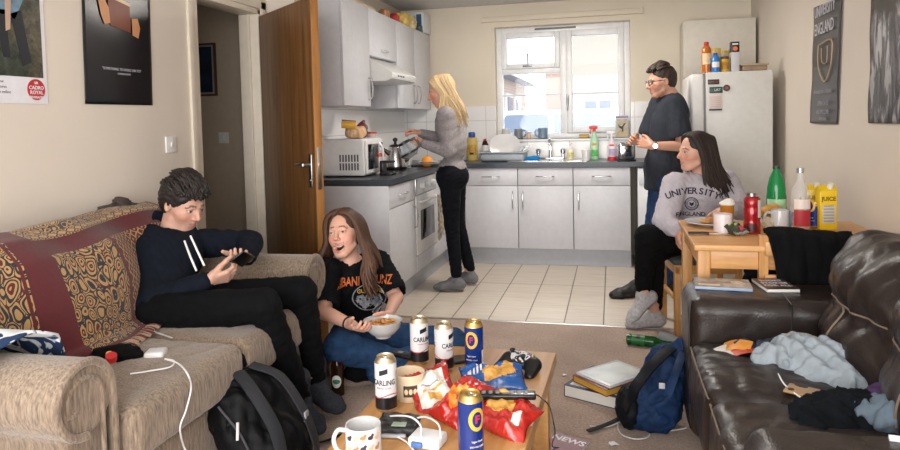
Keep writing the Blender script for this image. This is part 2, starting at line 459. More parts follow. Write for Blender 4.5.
def tile_mat(name, w, h, base, grout, mortar, rough, off=0, loc=(0, 0, 0), rot=(0, 0, 0), var=.04, streak=False):
    m, nt, b = new_mat(name)
    tc = N(nt, 'ShaderNodeTexCoord'); mp = N(nt, 'ShaderNodeMapping'); mp.inputs['Location'].default_value = loc; mp.inputs['Rotation'].default_value = rot
    nt.links.new(tc.outputs['Object'], mp.inputs[0])
    br = N(nt, 'ShaderNodeTexBrick', i_Scale=1, i_Mortar_Size=mortar, i_Mortar_Smooth=.1, i_Brick_Width=w, i_Row_Height=h, offset=off, squash=1)
    nt.links.new(mp.outputs[0], br.inputs[0]); c = lin(base)
    br.inputs['Color1'].default_value = tuple(x*(1-var) for x in c)+(1,); br.inputs['Color2'].default_value = tuple(min(1, x*(1+var)) for x in c)+(1,)
    br.inputs['Mortar'].default_value = lin(grout)+(1,)
    col = br.outputs[0]
    if streak:
        co = coords(nt, (3, 26, 1)); n = noise_tex(nt, co, 1.2, 5, .6)
        col = mixc(nt, 1, col, ramp(nt, n, [(.35, (.86, .84, .82)), (.62, (1, 1, 1))]), 'MULTIPLY')
        b2 = N(nt, 'ShaderNodeTexBrick', i_Scale=1, i_Mortar_Size=.0025, i_Mortar_Smooth=.2, i_Brick_Width=9, i_Row_Height=.33, offset=0, squash=1); nt.links.new(mp.outputs[0], b2.inputs[0])
        b2.inputs['Color1'].default_value = b2.inputs['Color2'].default_value = (1, 1, 1, 1); b2.inputs['Mortar'].default_value = (.72, .70, .68, 1)
        col = mixc(nt, 1, col, b2.outputs[0], 'MULTIPLY')
    nt.links.new(col, b.inputs['Base Color']); b.inputs['Roughness'].default_value = rough
    iv = N(nt, 'ShaderNodeMath', operation='SUBTRACT', i_0=1.0); nt.links.new(br.outputs['Fac'], iv.inputs[1])
    bump(nt, b, iv.outputs[0], .5, .002); return m
floor_tile_m = tile_mat('floor_tiles', .243, 2.6, (214, 203, 189), (112, 102, 92), .004, .30, loc=(.07, 0, 0), streak=True)
wall_tile_m = tile_mat('wall_tiles', .2, .2, (238, 238, 238), (205, 205, 208), .003, .2, rot=(PI/2, 0, 0), loc=(0, .09, 0), var=.01)
wall_tile_side_m = tile_mat('wall_tiles_side', .2, .2, (238, 238, 238), (205, 205, 208), .003, .2, rot=(PI/2, 0, PI/2), loc=(0, .09, 0), var=.01)
carpet_m = carpet_mat()
TY = 4.19
bm = B(); prism(bm, [(XL-1.4, YF-.3), (XR+.2, YF-.3), (XR+.2, TY), (XL-.06, TY), (XL-.06, YB+.2), (XL-1.4, YB+.2)], -.1, 0, 'Z'); struct('floor', bm, carpet_m)
bm = B(); box(bm, XL-.06, XR+.2, TY, YB+.2, -.1, -.002); struct('floor_kitchen', bm, floor_tile_m)
bm = B(); box(bm, XL, XR, TY-.012, TY+.012, -.004, .005, .002); struct('trim_1', bm, mat('threshold_strip', (200, 196, 190), rough=.3, metal=.8))
bm = B(); box(bm, XL-1.4, XR+.2, YF-.3, YB+.2, ZC, ZC+.1); struct('ceiling', bm, ceil_m)
# left wall, doorway from Y 3.30 to 4.02, nib before the kitchen
DY0, DY1, DZ = 3.30, 4.02, 2.045
bm = B(); box(bm, XL-.12, XL, YF-.1, DY0, 0, ZC); box(bm, XL-.12, XL, DY1, 4.12, 0, ZC); box(bm, XL-.12, XL, DY0, DY1, DZ, ZC)
box(bm, XL-.12, XK, 4.12, YB+.2, 0, ZC)
struct('wall_left', bm, wall_m, smooth=False)
bm = B(); box(bm, XR, XR+.12, YF-.1, YB+.2, 0, ZC); struct('wall_right', bm, wall_m, smooth=False)
WX0, WX1, WZ0, WZ1 = -1.10, .165, 1.10, 2.185
bm = B()
box(bm, XK-.2, WX0, YB, YB+.25, 0, ZC); box(bm, WX1, XR+.2, YB, YB+.25, 0, ZC)
box(bm, WX0, WX1, YB, YB+.25, 0, WZ0); box(bm, WX0, WX1, YB, YB+.25, WZ1, ZC)
struct('wall_back', bm, back_m, smooth=False)
# wall behind the viewer with its window opening
bm = B()
box(bm, XL-.2, -2.0, YF-.12, YF, 0, ZC); box(bm, 1.0, XR+.2, YF-.12, YF, 0, ZC); box(bm, -2.0, 1.0, YF-.12, YF, 0, .3); box(bm, -2.0, 1.0, YF-.12, YF, 2.2, ZC)
struct('wall_front', bm, wall_m, smooth=False)
bm = B()
for x in (-2.0, -1.0, 0, .94): box(bm, x, x+.06, YF-.09, YF-.03, .3, 2.2)
for z in (.3, 2.14): box(bm, -2.0, 1.0, YF-.09, YF-.03, z, z+.06)
struct('window_2', bm, upvc)
# hallway beyond the doorway
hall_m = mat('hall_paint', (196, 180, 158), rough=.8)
bm = B(); box(bm, XL-1.15, XL-1.05, 2.2, 6, 0, ZC); box(bm, XL-1.1, XL-.12, 4.6, 4.7, 0, ZC); box(bm, XL-1.1, XL-.12, 2.1, 2.2, 0, ZC)
struct('wall_hall', bm, hall_m, smooth=False)
# door lining and architrave
bm = B()
box(bm, XL-.13, XL+.012, DY0-.005, DY0+.03, 0, DZ, .003); box(bm, XL-.13, XL+.012, DY1-.03, DY1+.005, 0, DZ, .003); box(bm, XL-.13, XL+.012, DY0, DY1, DZ-.03, DZ+.005, .003)
box(bm, XL-.06, XL-.045, DY0+.03, DY0+.045, 0, DZ-.03); box(bm, XL-.06, XL-.045, DY1-.045, DY1-.03, 0, DZ-.03)
box(bm, XL, XL+.018, DY0-.06, DY0-.005, 0, DZ+.06, .005); box(bm, XL, XL+.018, DY1+.005, DY1+.07, 0, DZ+.06, .005); box(bm, XL, XL+.018, DY0-.06, DY1+.07, DZ+.005, DZ+.065, .005)
struct('trim_2', bm, trim_m)
# oak door, hinged on the far jamb and swung into the room
def oak_mat(name, c0, c1, c2, sc=(14, 14, .9), rough=.4, bands=6):
    m, nt, b = new_mat(name); co = coords(nt, sc)
    n = noise_tex(nt, co, 1.6, 8, .62, 1.2); w = N(nt, 'ShaderNodeTexWave', i_Scale=.35, i_Distortion=7, i_Detail=3, i_Detail_Scale=.6)
    nt.links.new(co, w.inputs[0])
    a = ramp(nt, n, [(.3, lin(c0)), (.5, lin(c1)), (.72, lin(c2))]); w2 = ramp(nt, w.outputs[0], [(0, (.72, .68, .62)), (.6, (1, 1, 1))])
    nt.links.new(mixc(nt, .6, a, w2, 'MULTIPLY'), b.inputs['Base Color']); b.inputs['Roughness'].default_value = rough
    bump(nt, b, n, .12, .002); return m
oak_m = oak_mat('oak_door', (84, 55, 28), (112, 76, 42), (130, 91, 54))
edge_m = oak_mat('oak_lipping', (140, 94, 48), (168, 116, 62), (182, 130, 74))
chrome = mat('brushed_steel', (190, 188, 184), rough=.28, metal=1)
ang = math.atan2(-.63, .58)
bm = B(); box(bm, 0, .80, -.022, .022, .01, 2.0, .002)
d1 = struct('door_1', bm, [oak_m])
d1.location = (XL+.03, DY1-.01, 0); d1.rotation_euler = (0, 0, math.radians(-40.5))
bm = B(); box(bm, .795, .806, -.0225, .0225, .01, 2.0, .001); obj('edge_lipping', bm, edge_m, d1)
bm = B(); box(bm, .725, .765, -.032, -.022, .93, 1.12, .004, 3); cyl(bm, (.745, -.03, 1.06), (.745, -.072, 1.06), .01); tube(bm, [(.745, -.07, 1.06), (.70, -.074, 1.06), (.63, -.07, 1.058)], [.0095, .009, .007])
cyl(bm, (.745, -.03, .97), (.745, -.035, .97), .009)
obj('door_handle', bm, chrome, d1)
bm = B(); box(bm, .803, .8085, -.013, .013, .92, 1.16, .001); box(bm, .804, .815, -.008, .008, 1.05, 1.075, .002); obj('latch_plate', bm, chrome, d1)
# kitchen tiling
bm = B(); box(bm, XK, .60, YB-.012, YB, .9, 1.43, .001); box(bm, WX0-.0, WX1, YB-.013, YB, .9, WZ0)
for v in list(bm.verts): pass
bm.free(); bm = B()
box(bm, XK, WX0, YB-.012, YB, .9, 1.43); box(bm, WX1, .7, YB-.012, YB, .9, 1.43); box(bm, WX0, WX1, YB-.012, YB, .9, WZ0)
struct('wall_tiles_back', bm, wall_tile_m, smooth=False)
bm = B(); box(bm, XK, XK+.012, 4.14, YB-.012, .9, 1.5); struct('wall_tiles_left', bm, wall_tile_side_m, smooth=False)
# skirting on the left and right walls
bm = B(); box(bm, XL, XL+.015, YF, DY0-.06, 0, .1, .003); struct('baseboard_left', bm, trim_m)
bm = B(); box(bm, XR-.015, XR, YF, 5.1, 0, .1, .003); struct('baseboard_right', bm, trim_m)
# window
bm = B(); fy0, fy1 = YB+.09, YB+.15
def rect_frame(bm, x0, x1, z0, z1, w, y0, y1, bev=.004):
    box(bm, x0, x0+w, y0, y1, z0, z1, bev); box(bm, x1-w, x1, y0, y1, z0, z1, bev); box(bm, x0+w, x1-w, y0, y1, z0, z0+w, bev); box(bm, x0+w, x1-w, y0, y1, z1-w, z1, bev)
rect_frame(bm, WX0, WX1, WZ0, WZ1, .055, fy0, fy1)
MX = -.455
box(bm, MX-.03, MX+.03, fy0, fy1, WZ0+.05, WZ1-.05, .004)
box(bm, WX0+.05, MX-.03, fy0, fy1, 1.735, 1.785, .004)
win = struct('window_1', bm, upvc)
bm = B(); rect_frame(bm, WX0+.055, MX-.03, 1.785, WZ1-.055, .05, fy0-.02, fy1-.02, .006); obj('sash', bm, upvc, win)
bm = B(); rect_frame(bm, MX+.03, WX1-.055, WZ0+.055, WZ1-.055, .055, fy0-.02, fy1-.02, .006); obj('sash', bm, upvc, win)
bm = B(); box(bm, WX0+.05, MX-.03, fy0+.02, fy0+.035, 1.52, 1.535); box(bm, MX+.08, WX1-.1, fy0+.02, fy0+.035, 1.52, 1.535); obj('glazing_bar', bm, mat('bar_grey', (206, 212, 218), rough=.3), win)
pane_m = glass_mat('window_glass')
for q in ((WX0+.1, MX-.08, 1.83, WZ1-.1), (WX0+.05, MX-.03, WZ0+.05, 1.74), (MX+.08, WX1-.105, WZ0+.105, WZ1-.105)):
    bm = B(); box(bm, q[0], q[1], fy0+.022, fy0+.03, q[2], q[3]); obj('pane', bm, pane_m, win, smooth=False)
bm = B(); box(bm, MX+.028, MX+.05, fy0-.036, fy0-.02, 1.42, 1.52, .004); box(bm, MX+.032, MX+.046, fy0-.05, fy0-.034, 1.37, 1.49, .004); obj('window_handle', bm, mat('handle_grey', (150, 155, 160), rough=.3, metal=.7), win)
bm = B(); box(bm, -.80, -.78, fy0-.036, fy0-.02, 1.80, 1.93, .004); box(bm, -.84, -.75, fy0-.036, fy0-.02, 1.80, 1.815, .004); obj('window_handle', bm, mat('handle_grey', (150, 155, 160)), win)
bm = B(); box(bm, -.72, -.33, fy0-.012, fy0+.002, WZ1-.035, WZ1-.018, .002); obj('trickle_vent', bm, mat('vent_grey', (120, 122, 120), rough=.5), win)
bm = B(); box(bm, WX0-.03, WX1+.03, YB-.03, fy0+.01, WZ0-.02, WZ0, .006); obj('window_sill', bm, upvc, win)
bm = B(); box(bm, -1.21, .27, YB-.035, YB-.0, 2.235, 2.285, .006)
box(bm, -1.222, -1.205, YB-.04, YB, 2.23, 2.292, .003); box(bm, .265, .282, YB-.04, YB, 2.23, 2.292, .003)
struct('trim_3', bm, back_m)
# ---------------------------------------------------------------- the street outside
brick_m = tile_mat('pale_brick', .22, .075, (196, 172, 156), (206, 200, 192), .01, .8, off=.5, rot=(PI/2, 0, 0))
redbrick_m = tile_mat('red_brick', .22, .075, (206, 164, 148), (225, 215, 205), .01, .8, off=.5, rot=(PI/2, 0, 0))
cream_m = mat('render_cream', (196, 188, 174), rough=.8); roof_m = mat('roof_slate', (126, 132, 146), rough=.6, bmp=.4, bscale=6)
darkpane = mat('dark_pane', (110, 125, 148), rough=.15); bluedoor = mat('blue_door', (70, 100, 150), rough=.4)
bm = B(); box(bm, -25, 25, YB+.25, 45, -.12, .0); struct('ground', bm, mat('tarmac', (206, 206, 208), rough=.8))
hs = thing('terraced_house', 'cream rendered terraced house across the street with a blue front door', 'house', (1.35, 22, -.25))
bm = B(); box(bm, -2.6, 4.6, 0, 6, 0, 5.0); obj('wall', bm, cream_m, hs)
bm = B(); prism(bm, [(-.5, 4.95), (6.5, 4.95), (3, 7.6)], -2.9, 4.9, 'X'); obj('roof', bm, roof_m, hs, smooth=False)
for (x, z, w, h) in ((-.9, 3.1, 1.1, 1.2), (2.4, 3.1, 1.1, 1.2), (3.2, .9, 1.1, 1.3), (-2.2, .9, .8, 1.2)):
    bm = B(); box(bm, x-.08, x+w+.08, -.06, .02, z-.08, z+h+.08); wf = obj('window', bm, upvc, hs)
    bm = B(); box(bm, x, x+w/2-.04, -.08, -.05, z, z+h); box(bm, x+w/2+.04, x+w, -.08, -.05, z, z+h); obj('pane', bm, darkpane, wf)
bm = B(); box(bm, -.3, .75, -.08, .02, 0, 2.15); dd = obj('door', bm, bluedoor, hs)
bm = B(); cyl(bm, (.22, -.09, 1.7), (.22, -.07, 1.7), .13); obj('door_window', bm, upvc, dd)
bm = B(); box(bm, -.7, 1.15, -.9, .02, 2.35, 2.5); obj('porch_roof', bm, roof_m, hs)
h2 = thing('brick_house', 'pale brick house seen through the left pane of the window', 'house', (-3.5, 14, -.25))
bm = B(); box(bm, -5.5, .6, 0, 9, 0, 2.75); obj('wall', bm, brick_m, h2)
bm = B(); prism(bm, [(-6, 2.7), (1.0, 2.7), (-2.5, 4.6)], -.2, 9.2, 'Y'); obj('roof', bm, roof_m, h2, smooth=False)
for y in (1.0, 2.8, 4.6, 6.4):
    bm = B(); box(bm, .58, .66, y-.1, y+1.0, .9, 2.3); wf = obj('window', bm, upvc, h2)
    bm = B(); box(bm, .64, .68, y, y+.9, 1, 2.2); obj('pane', bm, darkpane, wf)
bm = B(); box(bm, -2.3, -1.2, 24, 24.3, -.25, 3.3); tag(obj('brick_wall', bm, redbrick_m, None, world=True), 'red brick garden wall between the two houses outside', 'wall')
car = thing('parked_car', 'silver hatchback parked right outside the kitchen window', 'car', (-.75, 9.9, .0))
s = Solid(.04)
s.rbox((0, 0, .55), (2.0, .82, .3), rad=.2, k=.1); s.rbox((-.05, 0, 1.0), (1.25, .72, .42), rad=.34, k=.25)
for x in (-1.25, 1.3):
    for y in (-.85, .85): s.cone((x, y-.12, .33), (x, y+.12, .33), .36, k=.02, op='s')
me = s.mesh('car_body'); obj('car_body', me, mat('car_silver', (206, 212, 218), rough=.25, metal=.3), car, angle=180)
bm = B()
for (a, b_) in ((-1.02, -.1), (-.02, .86)):
    prism(bm, [(a+.1 if a < -.5 else a, 1.0), (b_ if b_ < 0 else b_+.12, 1.0), (b_ if b_ < 0 else b_-.15, 1.36), (a+.35 if a < -.5 else a, 1.36)], -.735, -.70, 'Y')
obj('side_window', bm, darkpane, car, smooth=False)
for x in (-1.25, 1.3):
    for y in (-.72, .72):
        bm = B(); cyl(bm, (x, y-.1, .33), (x, y+.1, .33), .32, 28); obj('wheel', bm, mat('tyre', (40, 40, 42), rough=.7), car)

# ================================================================ KITCHEN UNITS
unit_m = mat('unit_grey', (205, 206, 212), rough=.38, var=.015)
plinth_m = mat('plinth_grey', (178, 182, 190), rough=.45)
carc_m = mat('carcass_grey', (190, 190, 194), rough=.5)
top_m = mat('worktop', (62, 68, 76), rough=.32, var=.25, vscale=120)
steel_m = mat('steel', (200, 200, 200), rough=.25, metal=1)
black_m = mat('black_plastic', (22, 22, 24), rough=.35)
def bow(bm, a, b, out, r=.005):
    a = Vector(a); b = Vector(b); o = Vector(out)
    tube(bm, [a, a+o*.8+(b-a)*.06, a+o+(b-a)*.25, a+o*1.1+(b-a)*.5, a+o+(b-a)*.75, a+o*.8+(b-a)*.94, b], r, 8, 4)
def base_unit(name, label, loc, rz, w, kind='drawer_door', hinge='r', group=None, depth=.57):
    """front faces local -Y, spans x 0..w"""
    t = thing(name, label, 'cabinet', loc, rz, group)
    bm = B(); box(bm, .002, w-.002, .02, depth, .15, .868, .001); obj('body', bm, carc_m, t)
    bm = B(); box(bm, 0, w, .055, .075, 0, .15); obj('plinth', bm, plinth_m, t)
    if kind == 'drawer_door':
        bm = B(); box(bm, .003, w-.003, 0, .019, .152, .706, .003); d = obj('door', bm, unit_m, t)
        x = .045 if hinge == 'r' else w-.045
        bm = B(); bow(bm, (x, 0, .50), (x, 0, .66), (0, -.028, 0)); obj('handle', bm, steel_m, d)
        bm = B(); box(bm, .003, w-.003, 0, .019, .712, .862, .003); d = obj('drawer', bm, unit_m, t)
        bm = B(); bow(bm, (w/2-.08, 0, .79), (w/2+.08, 0, .79), (0, -.028, 0)); obj('handle', bm, steel_m, d)
    return t
E1 = -1.30; SP = .481
base_unit('base_cabinet', 'grey base cabinet left of the sink, nearest the oven corner', (E1, 5.86, 0), 0, SP, hinge='l', group='grey base cabinets under the window')
base_unit('base_cabinet', 'middle grey base cabinet directly under the sink taps', (E1+SP, 5.86, 0), 0, SP, hinge='r', group='grey base cabinets under the window')
base_unit('base_cabinet', 'grey base cabinet right of the sink, beside the dark gap', (E1+2*SP, 5.86, 0), 0, SP, hinge='r', group='grey base cabinets under the window')
# corner post, left run
t = thing('corner_cabinet', 'blank grey corner cabinet between oven and sink run', 'cabinet', (-1.45, 5.42, 0))
bm = B(); box(bm, -.57, 0, .0, 1.0, .15, .868); box(bm, 0, .149, .44, .46, .15, .868); obj('body', bm, unit_m, t)
bm = B(); box(bm, -.07, -.05, 0, .5, 0, .15); box(bm, -.05, .15, .495, .515, 0, .15); obj('plinth', bm, plinth_m, t)
# left run: faces +X.  local -Y -> +X : rz = +90deg, local x -> +Y
base_unit('base_cabinet', 'grey drawer and door cabinet at the near end of the oven run', (-1.45, 4.22, 0), PI/2, .6, hinge='l')
t = thing('end_panel', 'grey end panel of the kitchen run behind the laughing woman', 'panel', (-1.74, 4.21, 0))
bm = B(); box(bm, -.29, .292, -.01, .008, 0, .868, .001); obj('end_panel', bm, unit_m, t)
# oven
ov = thing('built_in_oven', 'built in oven with white fascia and dark glass door', 'oven', (-1.45, 4.82, 0), PI/2)
ovw = mat('oven_white', (222, 222, 220), rough=.25)
bm = B(); box(bm, 0, .6, .02, .55, .15, .868); obj('body', bm, carc_m, ov)
bm = B(); box(bm, 0, .6, .055, .075, 0, .15); obj('plinth', bm, plinth_m, ov)
bm = B(); box(bm, .003, .597, 0, .019, .152, .272, .003); obj('lower_panel', bm, unit_m, ov)
bm = B(); box(bm, .003, .597, -.006, .02, .735, .862, .005); fp = obj('control_panel', bm, mat('oven_fascia', (206, 206, 204), rough=.25, metal=.4), ov)
for x in (.13, .3, .47):
    bm = B(); cyl(bm, (x, -.005, .80), (x, -.03, .80), .022, 20); box(bm, x-.004, x+.004, -.036, -.028, .782, .818, .002); obj('knob', bm, ovw, fp)
bm = B(); box(bm, .003, .597, -.008, .02, .278, .73, .006); od = obj('oven_door', bm, ovw, ov)
bm = B(); box(bm, .10, .50, -.0105, -.007, .38, .61, .002); obj('oven_window', bm, mat('oven_glass', (14, 15, 17), rough=.08), od)
bm = B(); tube(bm, [(.07, -.008, .68), (.075, -.045, .685), (.3, -.05, .685), (.525, -.045, .685), (.53, -.008, .68)], .009, 8, 3); obj('handle', bm, ovw, od)
# tea towel over the oven handle
tw = grid_mesh('tea_towel', 10, 30, lambda u, v: (-1.36+(.004*math.sin(u*14)) + (.035 if v > .97 else 0)*0, 5.12+.17*u+.01*math.sin(v*5), .715-.36*v-.02*math.sin(u*6)), .006)
o = obj('tea_towel', tw, mat('towel_print', (176, 164, 146), rough=.9, var=.75, vscale=28, bmp=.4, bscale=200), None, world=True); tag(o, 'patterned tea towel hanging from the oven door handle', 'tea towel')
# dishwasher under the worktop
dw = thing('dishwasher', 'white under counter appliance behind the standing man', 'appliance', (.20, 5.86, 0))
appl_m = mat('appliance_white', (226, 228, 232), rough=.3)
bm = B(); box(bm, .0, .42, .0, .55, .05, .86, .006); obj('body', bm, appl_m, dw)
bm = B(); box(bm, .01, .41, -.012, .0, .72, .85, .004); obj('control_panel', bm, appl_m, dw)
bm = B(); box(bm, .02, .40, .03, .06, 0, .06); obj('plinth', bm, black_m, dw)
# worktops
bm = B(); prism(bm, [(XK+.013, 4.2), (-1.43, 4.2), (-1.43, 5.84), (.62, 5.84), (.62, YB-.013), (XK+.013, YB-.013)], .87, .91, 'Z'); bmesh.ops.bevel(bm, geom=bm.edges[:], offset=.006, segments=2, affect='EDGES')
tag(obj('worktop', bm, top_m, None, world=True, smooth=True, angle=30), 'dark grey L-shaped kitchen worktop along the oven and sink', 'worktop')
# wall cabinets on the left wall: doors face +X
def wall_unit(label, y0, w, z0=1.41, z1=2.14, handles=(), hz=None, group='grey wall cabinets over the hob'):
    t = thing('wall_cabinet', label, 'cabinet', (-1.74, y0, z0), PI/2, group); H = z1-z0
    bm = B(); box(bm, .001, w-.001, .02, .298, 0, H, .001); obj('body', bm, [unit_m], t)
    nd = len(handles) or 1; dwid = w/nd
    for i in range(nd):
        bm = B(); box(bm, i*dwid+.0015, (i+1)*dwid-.0015, 0, .019, .002, H-.002, .003); d = obj('door', bm, unit_m, t)
        if hz: bm = B(); bow(bm, (w/2-.06, 0, hz), (w/2+.06, 0, hz), (0, -.028, 0)); obj('handle', bm, steel_m, d)
        else:
            x = handles[i]; bm = B(); bow(bm, (x, 0, .05), (x, 0, .21), (0, -.03, 0), .006); obj('handle', bm, steel_m, d)
    return t
wall_unit('tall grey wall cabinet at the near end, before the hood', 4.20, .51, handles=(.465,))
wall_unit('short grey wall cabinet directly above the cooker hood', 4.71, .64, z0=1.79, hz=.06)
wall_unit('double grey wall cabinet between the hood and the corner', 5.355, 1.045, handles=(.46, .585))
hd = thing('cooker_hood', 'white visor cooker hood under the short wall cabinet', 'cooker hood', (-1.74, 4.72, 1.60), PI/2)
bm = B(); prism(bm, [(.29, .0), (.29, .18), (.02, .18), (-.17, .06), (-.17, .02), (-.12, .0)], .0, .62, 'X'); bmesh.ops.bevel(bm, geom=bm.edges[:], offset=.005, segments=2, affect='EDGES')
obj('canopy', bm, ovw, hd)
bm = B(); box(bm, .02, .60, -.172, -.166, .028, .052, .002); obj('front_lip', bm, mat('hood_lip', (196, 198, 200), rough=.3), hd)
for x in (.12, .18, .24):
    bm = B(); box(bm, x, x+.035, -.175, -.170, .034, .046, .001); obj('switch', bm, black_m, hd)
# boiler cupboard over the worktop's right end
t = thing('wall_cupboard', 'large cream cupboard on the back wall behind the fridge', 'cupboard', (.60, 6.1, 1.3))
cc = mat('cupboard_cream', (214, 208, 196), rough=.5)
bm = B(); box(bm, .0, .575, .02, .34, 0, .80, .004); obj('body', bm, cc, t)
bm = B(); box(bm, .01, .575, 0, .02, .0, .80, .006); obj('door', bm, cc, t)
# fridge: front faces -X
fr = thing('fridge_freezer', 'tall white fridge freezer in the corner with magnets on its side', 'fridge', (.585, 5.2, 0))
fm = mat('fridge_white', (208, 208, 204), rough=.35)
bm = B(); box(bm, .075, .53, 0, .56, .03, 1.60, .012, 3); obj('body', bm, fm, fr)
for (z0, z1) in ((.08, .62), (.63, 1.59)):
    bm = B(); box(bm, -.03, .068, .0, .56, z0, z1, .02, 3); d = obj('door', bm, mat('fridge_door', (224, 224, 222), rough=.3), fr)
    bm = B(); tube(bm, [(-.03, .04, z1-.1 if z0 < .5 else z0+.05), (-.055, .045, z1-.14 if z0 < .5 else z0+.1), (-.055, .045, z1-.28 if z0 < .5 else z0+.24), (-.03, .04, z1-.32 if z0 < .5 else z0+.28)], .009); obj('handle', bm, fm, d)
bm = B(); box(bm, .064, .078, .005, .55, .05, 1.59); obj('door_seal', bm, mat('seal_grey', (120, 120, 120)), fr)
bm = B()
for x in (.1, .5):
    for y in (.05, .5): cyl(bm, (x, y, 0), (x, y, .04), .02)
obj('feet', bm, black_m, fr)
def flat_on_fridge(name, label, cat, px, w, h, cols, grp=None):
    x, y, z = px; t = thing(name, label, cat, (x, 5.2, z), 0, grp)
    bm = B(); box(bm, -w/2, w/2, -.004, -.0005, -h/2, h/2, .001); obj('sheet', bm, mat(name+'_'+str(cols[0]), cols[0], rough=.4), t)
    return t
g = 'magnets on the fridge side'
a = flat_on_fridge('fridge_magnet', 'small dark rectangular magnet, highest on the fridge side', 'magnet', (0.715, 5.2, 1.529), .078, .036, [(32, 38, 36)], g)
bm = B(); text_bm(bm, 'DANGER', .017, frame((0, -.0045, 0), (1, 0, 0), (0, -1, 0)), bold=.01); obj('lettering', bm, mat('red_ink', (170, 60, 50)), a)
a = flat_on_fridge('fridge_magnet', 'green rectangular magnet holding the paper list', 'magnet', (0.732, 5.2, 1.47), .09, .045, [(30, 70, 58)], g)
bm = B(); text_bm(bm, 'LIST', .025, frame((.01, -.0045, 0), (1, 0, 0), (0, -1, 0))); obj('lettering', bm, mat('white_ink', (230, 230, 228)), a)
a = thing('fridge_magnet', 'round dark magnet right of the green one on the fridge', 'magnet', (0.804, 5.2, 1.482), 0, g)
bm = B(); cyl(bm, (0, 0, 0), (0, -.006, 0), .024, 24); obj('disc', bm, mat('magnet_brown', (56, 34, 32), rough=.3), a)
bm = B(); cyl(bm, (0, -.006, 0), (0, -.0066, 0), .010, 16); obj('centre_dot', bm, mat('magnet_red', (150, 50, 44), rough=.3), a)
a = flat_on_fridge('shopping_list', 'pink paper list hanging on the fridge side', 'paper', (0.728, 5.2, 1.383), .088, .11, [(214, 196, 192)])
bm = B()
for k in range(6): box(bm, -.036, .036, -.0046, -.004, .035-.014*k, .037-.014*k)
obj('ruled_lines', bm, mat('line_grey', (160, 140, 140)), a)
bm = B(); box(bm, -.044, .044, -.0052, -.004, -.062, -.05); obj('dark_footer', bm, mat('footer_green', (36, 52, 46)), a)

# ================================================================ BEIGE SOFA
def chenille_mat():
    m, nt, b = new_mat('chenille'); co = coords(nt)
    w = noise_tex(nt, coords(nt, (150, 150, 22)), 1.0, 5, .6); n = noise_tex(nt, co, 3, 3); n2 = noise_tex(nt, coords(nt, (400, 400, 90)), 1, 2)
    a = ramp(nt, w, [(.3, lin((92, 78, 66))), (.5, lin((134, 117, 100))), (.72, lin((160, 143, 124)))])
    nt.links.new(mixc(nt, 1, a, ramp(nt, n, [(.3, (.9, .88, .86)), (.7, (1, 1, 1))]), 'MULTIPLY'), b.inputs['Base Color'])
    b.inputs['Roughness'].default_value = .85; b.inputs['Sheen Weight'].default_value = .35
    bump(nt, b, mixc(nt, .5, w, n2), .5, .004); return m
chen_m = chenille_mat()
SX0, SX1, SY0, SY1 = -2.20, -1.38, 1.36, 2.95
sofa = thing('sofa', 'beige rolled-arm fabric sofa against the left wall', 'sofa', (-1.8, 2.15, 0))
bm = B(); box(bm, SX0+.04, SX1+.01, SY0+.20, SY1-.18, .06, .31, .02, 3); obj('base', bm, chen_m, sofa, world=True)
s = Solid(.012); s.rbox((SX0+.12, 2.15, .50), (.11, .62, .36), M=Euler((0, math.radians(-8), 0)).to_matrix(), rad=.07, k=.02)
obj('backrest', s.mesh('backrest'), chen_m, sofa, world=True, angle=180)
def roll_arm(y0, y1, out):
    """scroll arm between y0,y1; out=-1 rolls towards the viewer's end of the room"""
    s = Solid(.010); ym = (y0+y1)/2
    s.rbox((-1.79, ym-out*.015, .32), (.40, .085, .28), rad=.03, k=.03)
    s.cone((SX0+.05, ym+out*.015, .575), (SX1-.01, ym+out*.015, .575), .098, .105, .02)
    s.cut((SX1+.018, 0, 0), (1, 0, 0), .012)
    a = obj('arm', s.mesh('arm'), chen_m, sofa, world=True, angle=180)
    bm = B(); tube(bm, [(SX1+.020, ym-out*.082, .10), (SX1+.020, ym-out*.084, .50)] + [(SX1+.020, ym+out*.015-out*.096*math.cos(t), .575+.098*math.sin(t)) for t in [k*PI/8 for k in range(0, 13)]], .012, 8, 4)
    tube(bm, [(SX1+.018, ym-out*.045, .12), (SX1+.018, ym-out*.045, .50)] + [(SX1+.018, ym+out*.015-out*.060*math.cos(t), .572+.060*math.sin(t)) for t in [k*PI/8 for k in range(0, 10)]]+[(SX1+.018, ym+out*.045, .55)], .007, 8, 4)
    obj('piping', bm, chen_m, a, world=True)
roll_arm(SY0, SY0+.22, -1); roll_arm(SY1-.22, SY1, 1)
for (y0, y1) in ((SY0+.22, 2.16), (2.165, SY1-.21)):
    s = Solid(.010); s.rbox(((SX0+.2+SX1)/2+.04, (y0+y1)/2, .415), (.34, (y1-y0)/2, .085), rad=.045, k=.02)
    s.ell(((SX0+.2+SX1)/2, (y0+y1)/2, .46), (.30, (y1-y0)*.44, .055), None, .04)
    c = obj('seat_cushion', s.mesh('seat_cushion', disp=wrinkle(.003, 14, int(y0*9))), chen_m, sofa, world=True, angle=180)
    bm = B(); zt = .488; x1 = SX1+.024
    tube(bm, [(x1-.02, y0+.012, .475), (x1, y0+.03, zt-.015), (x1+.002, (y0+y1)/2, zt-.010), (x1, y1-.03, zt-.015), (x1-.02, y1-.012, .475)], .006, 6, 5)
    tube(bm, [(x1-.02, y0+.012, .35), (x1, y0+.03, .345), (x1+.002, (y0+y1)/2, .342), (x1, y1-.03, .345), (x1-.02, y1-.012, .35)], .006, 6, 5)
    obj('piping', bm, chen_m, c, world=True)
s = Solid(.010)
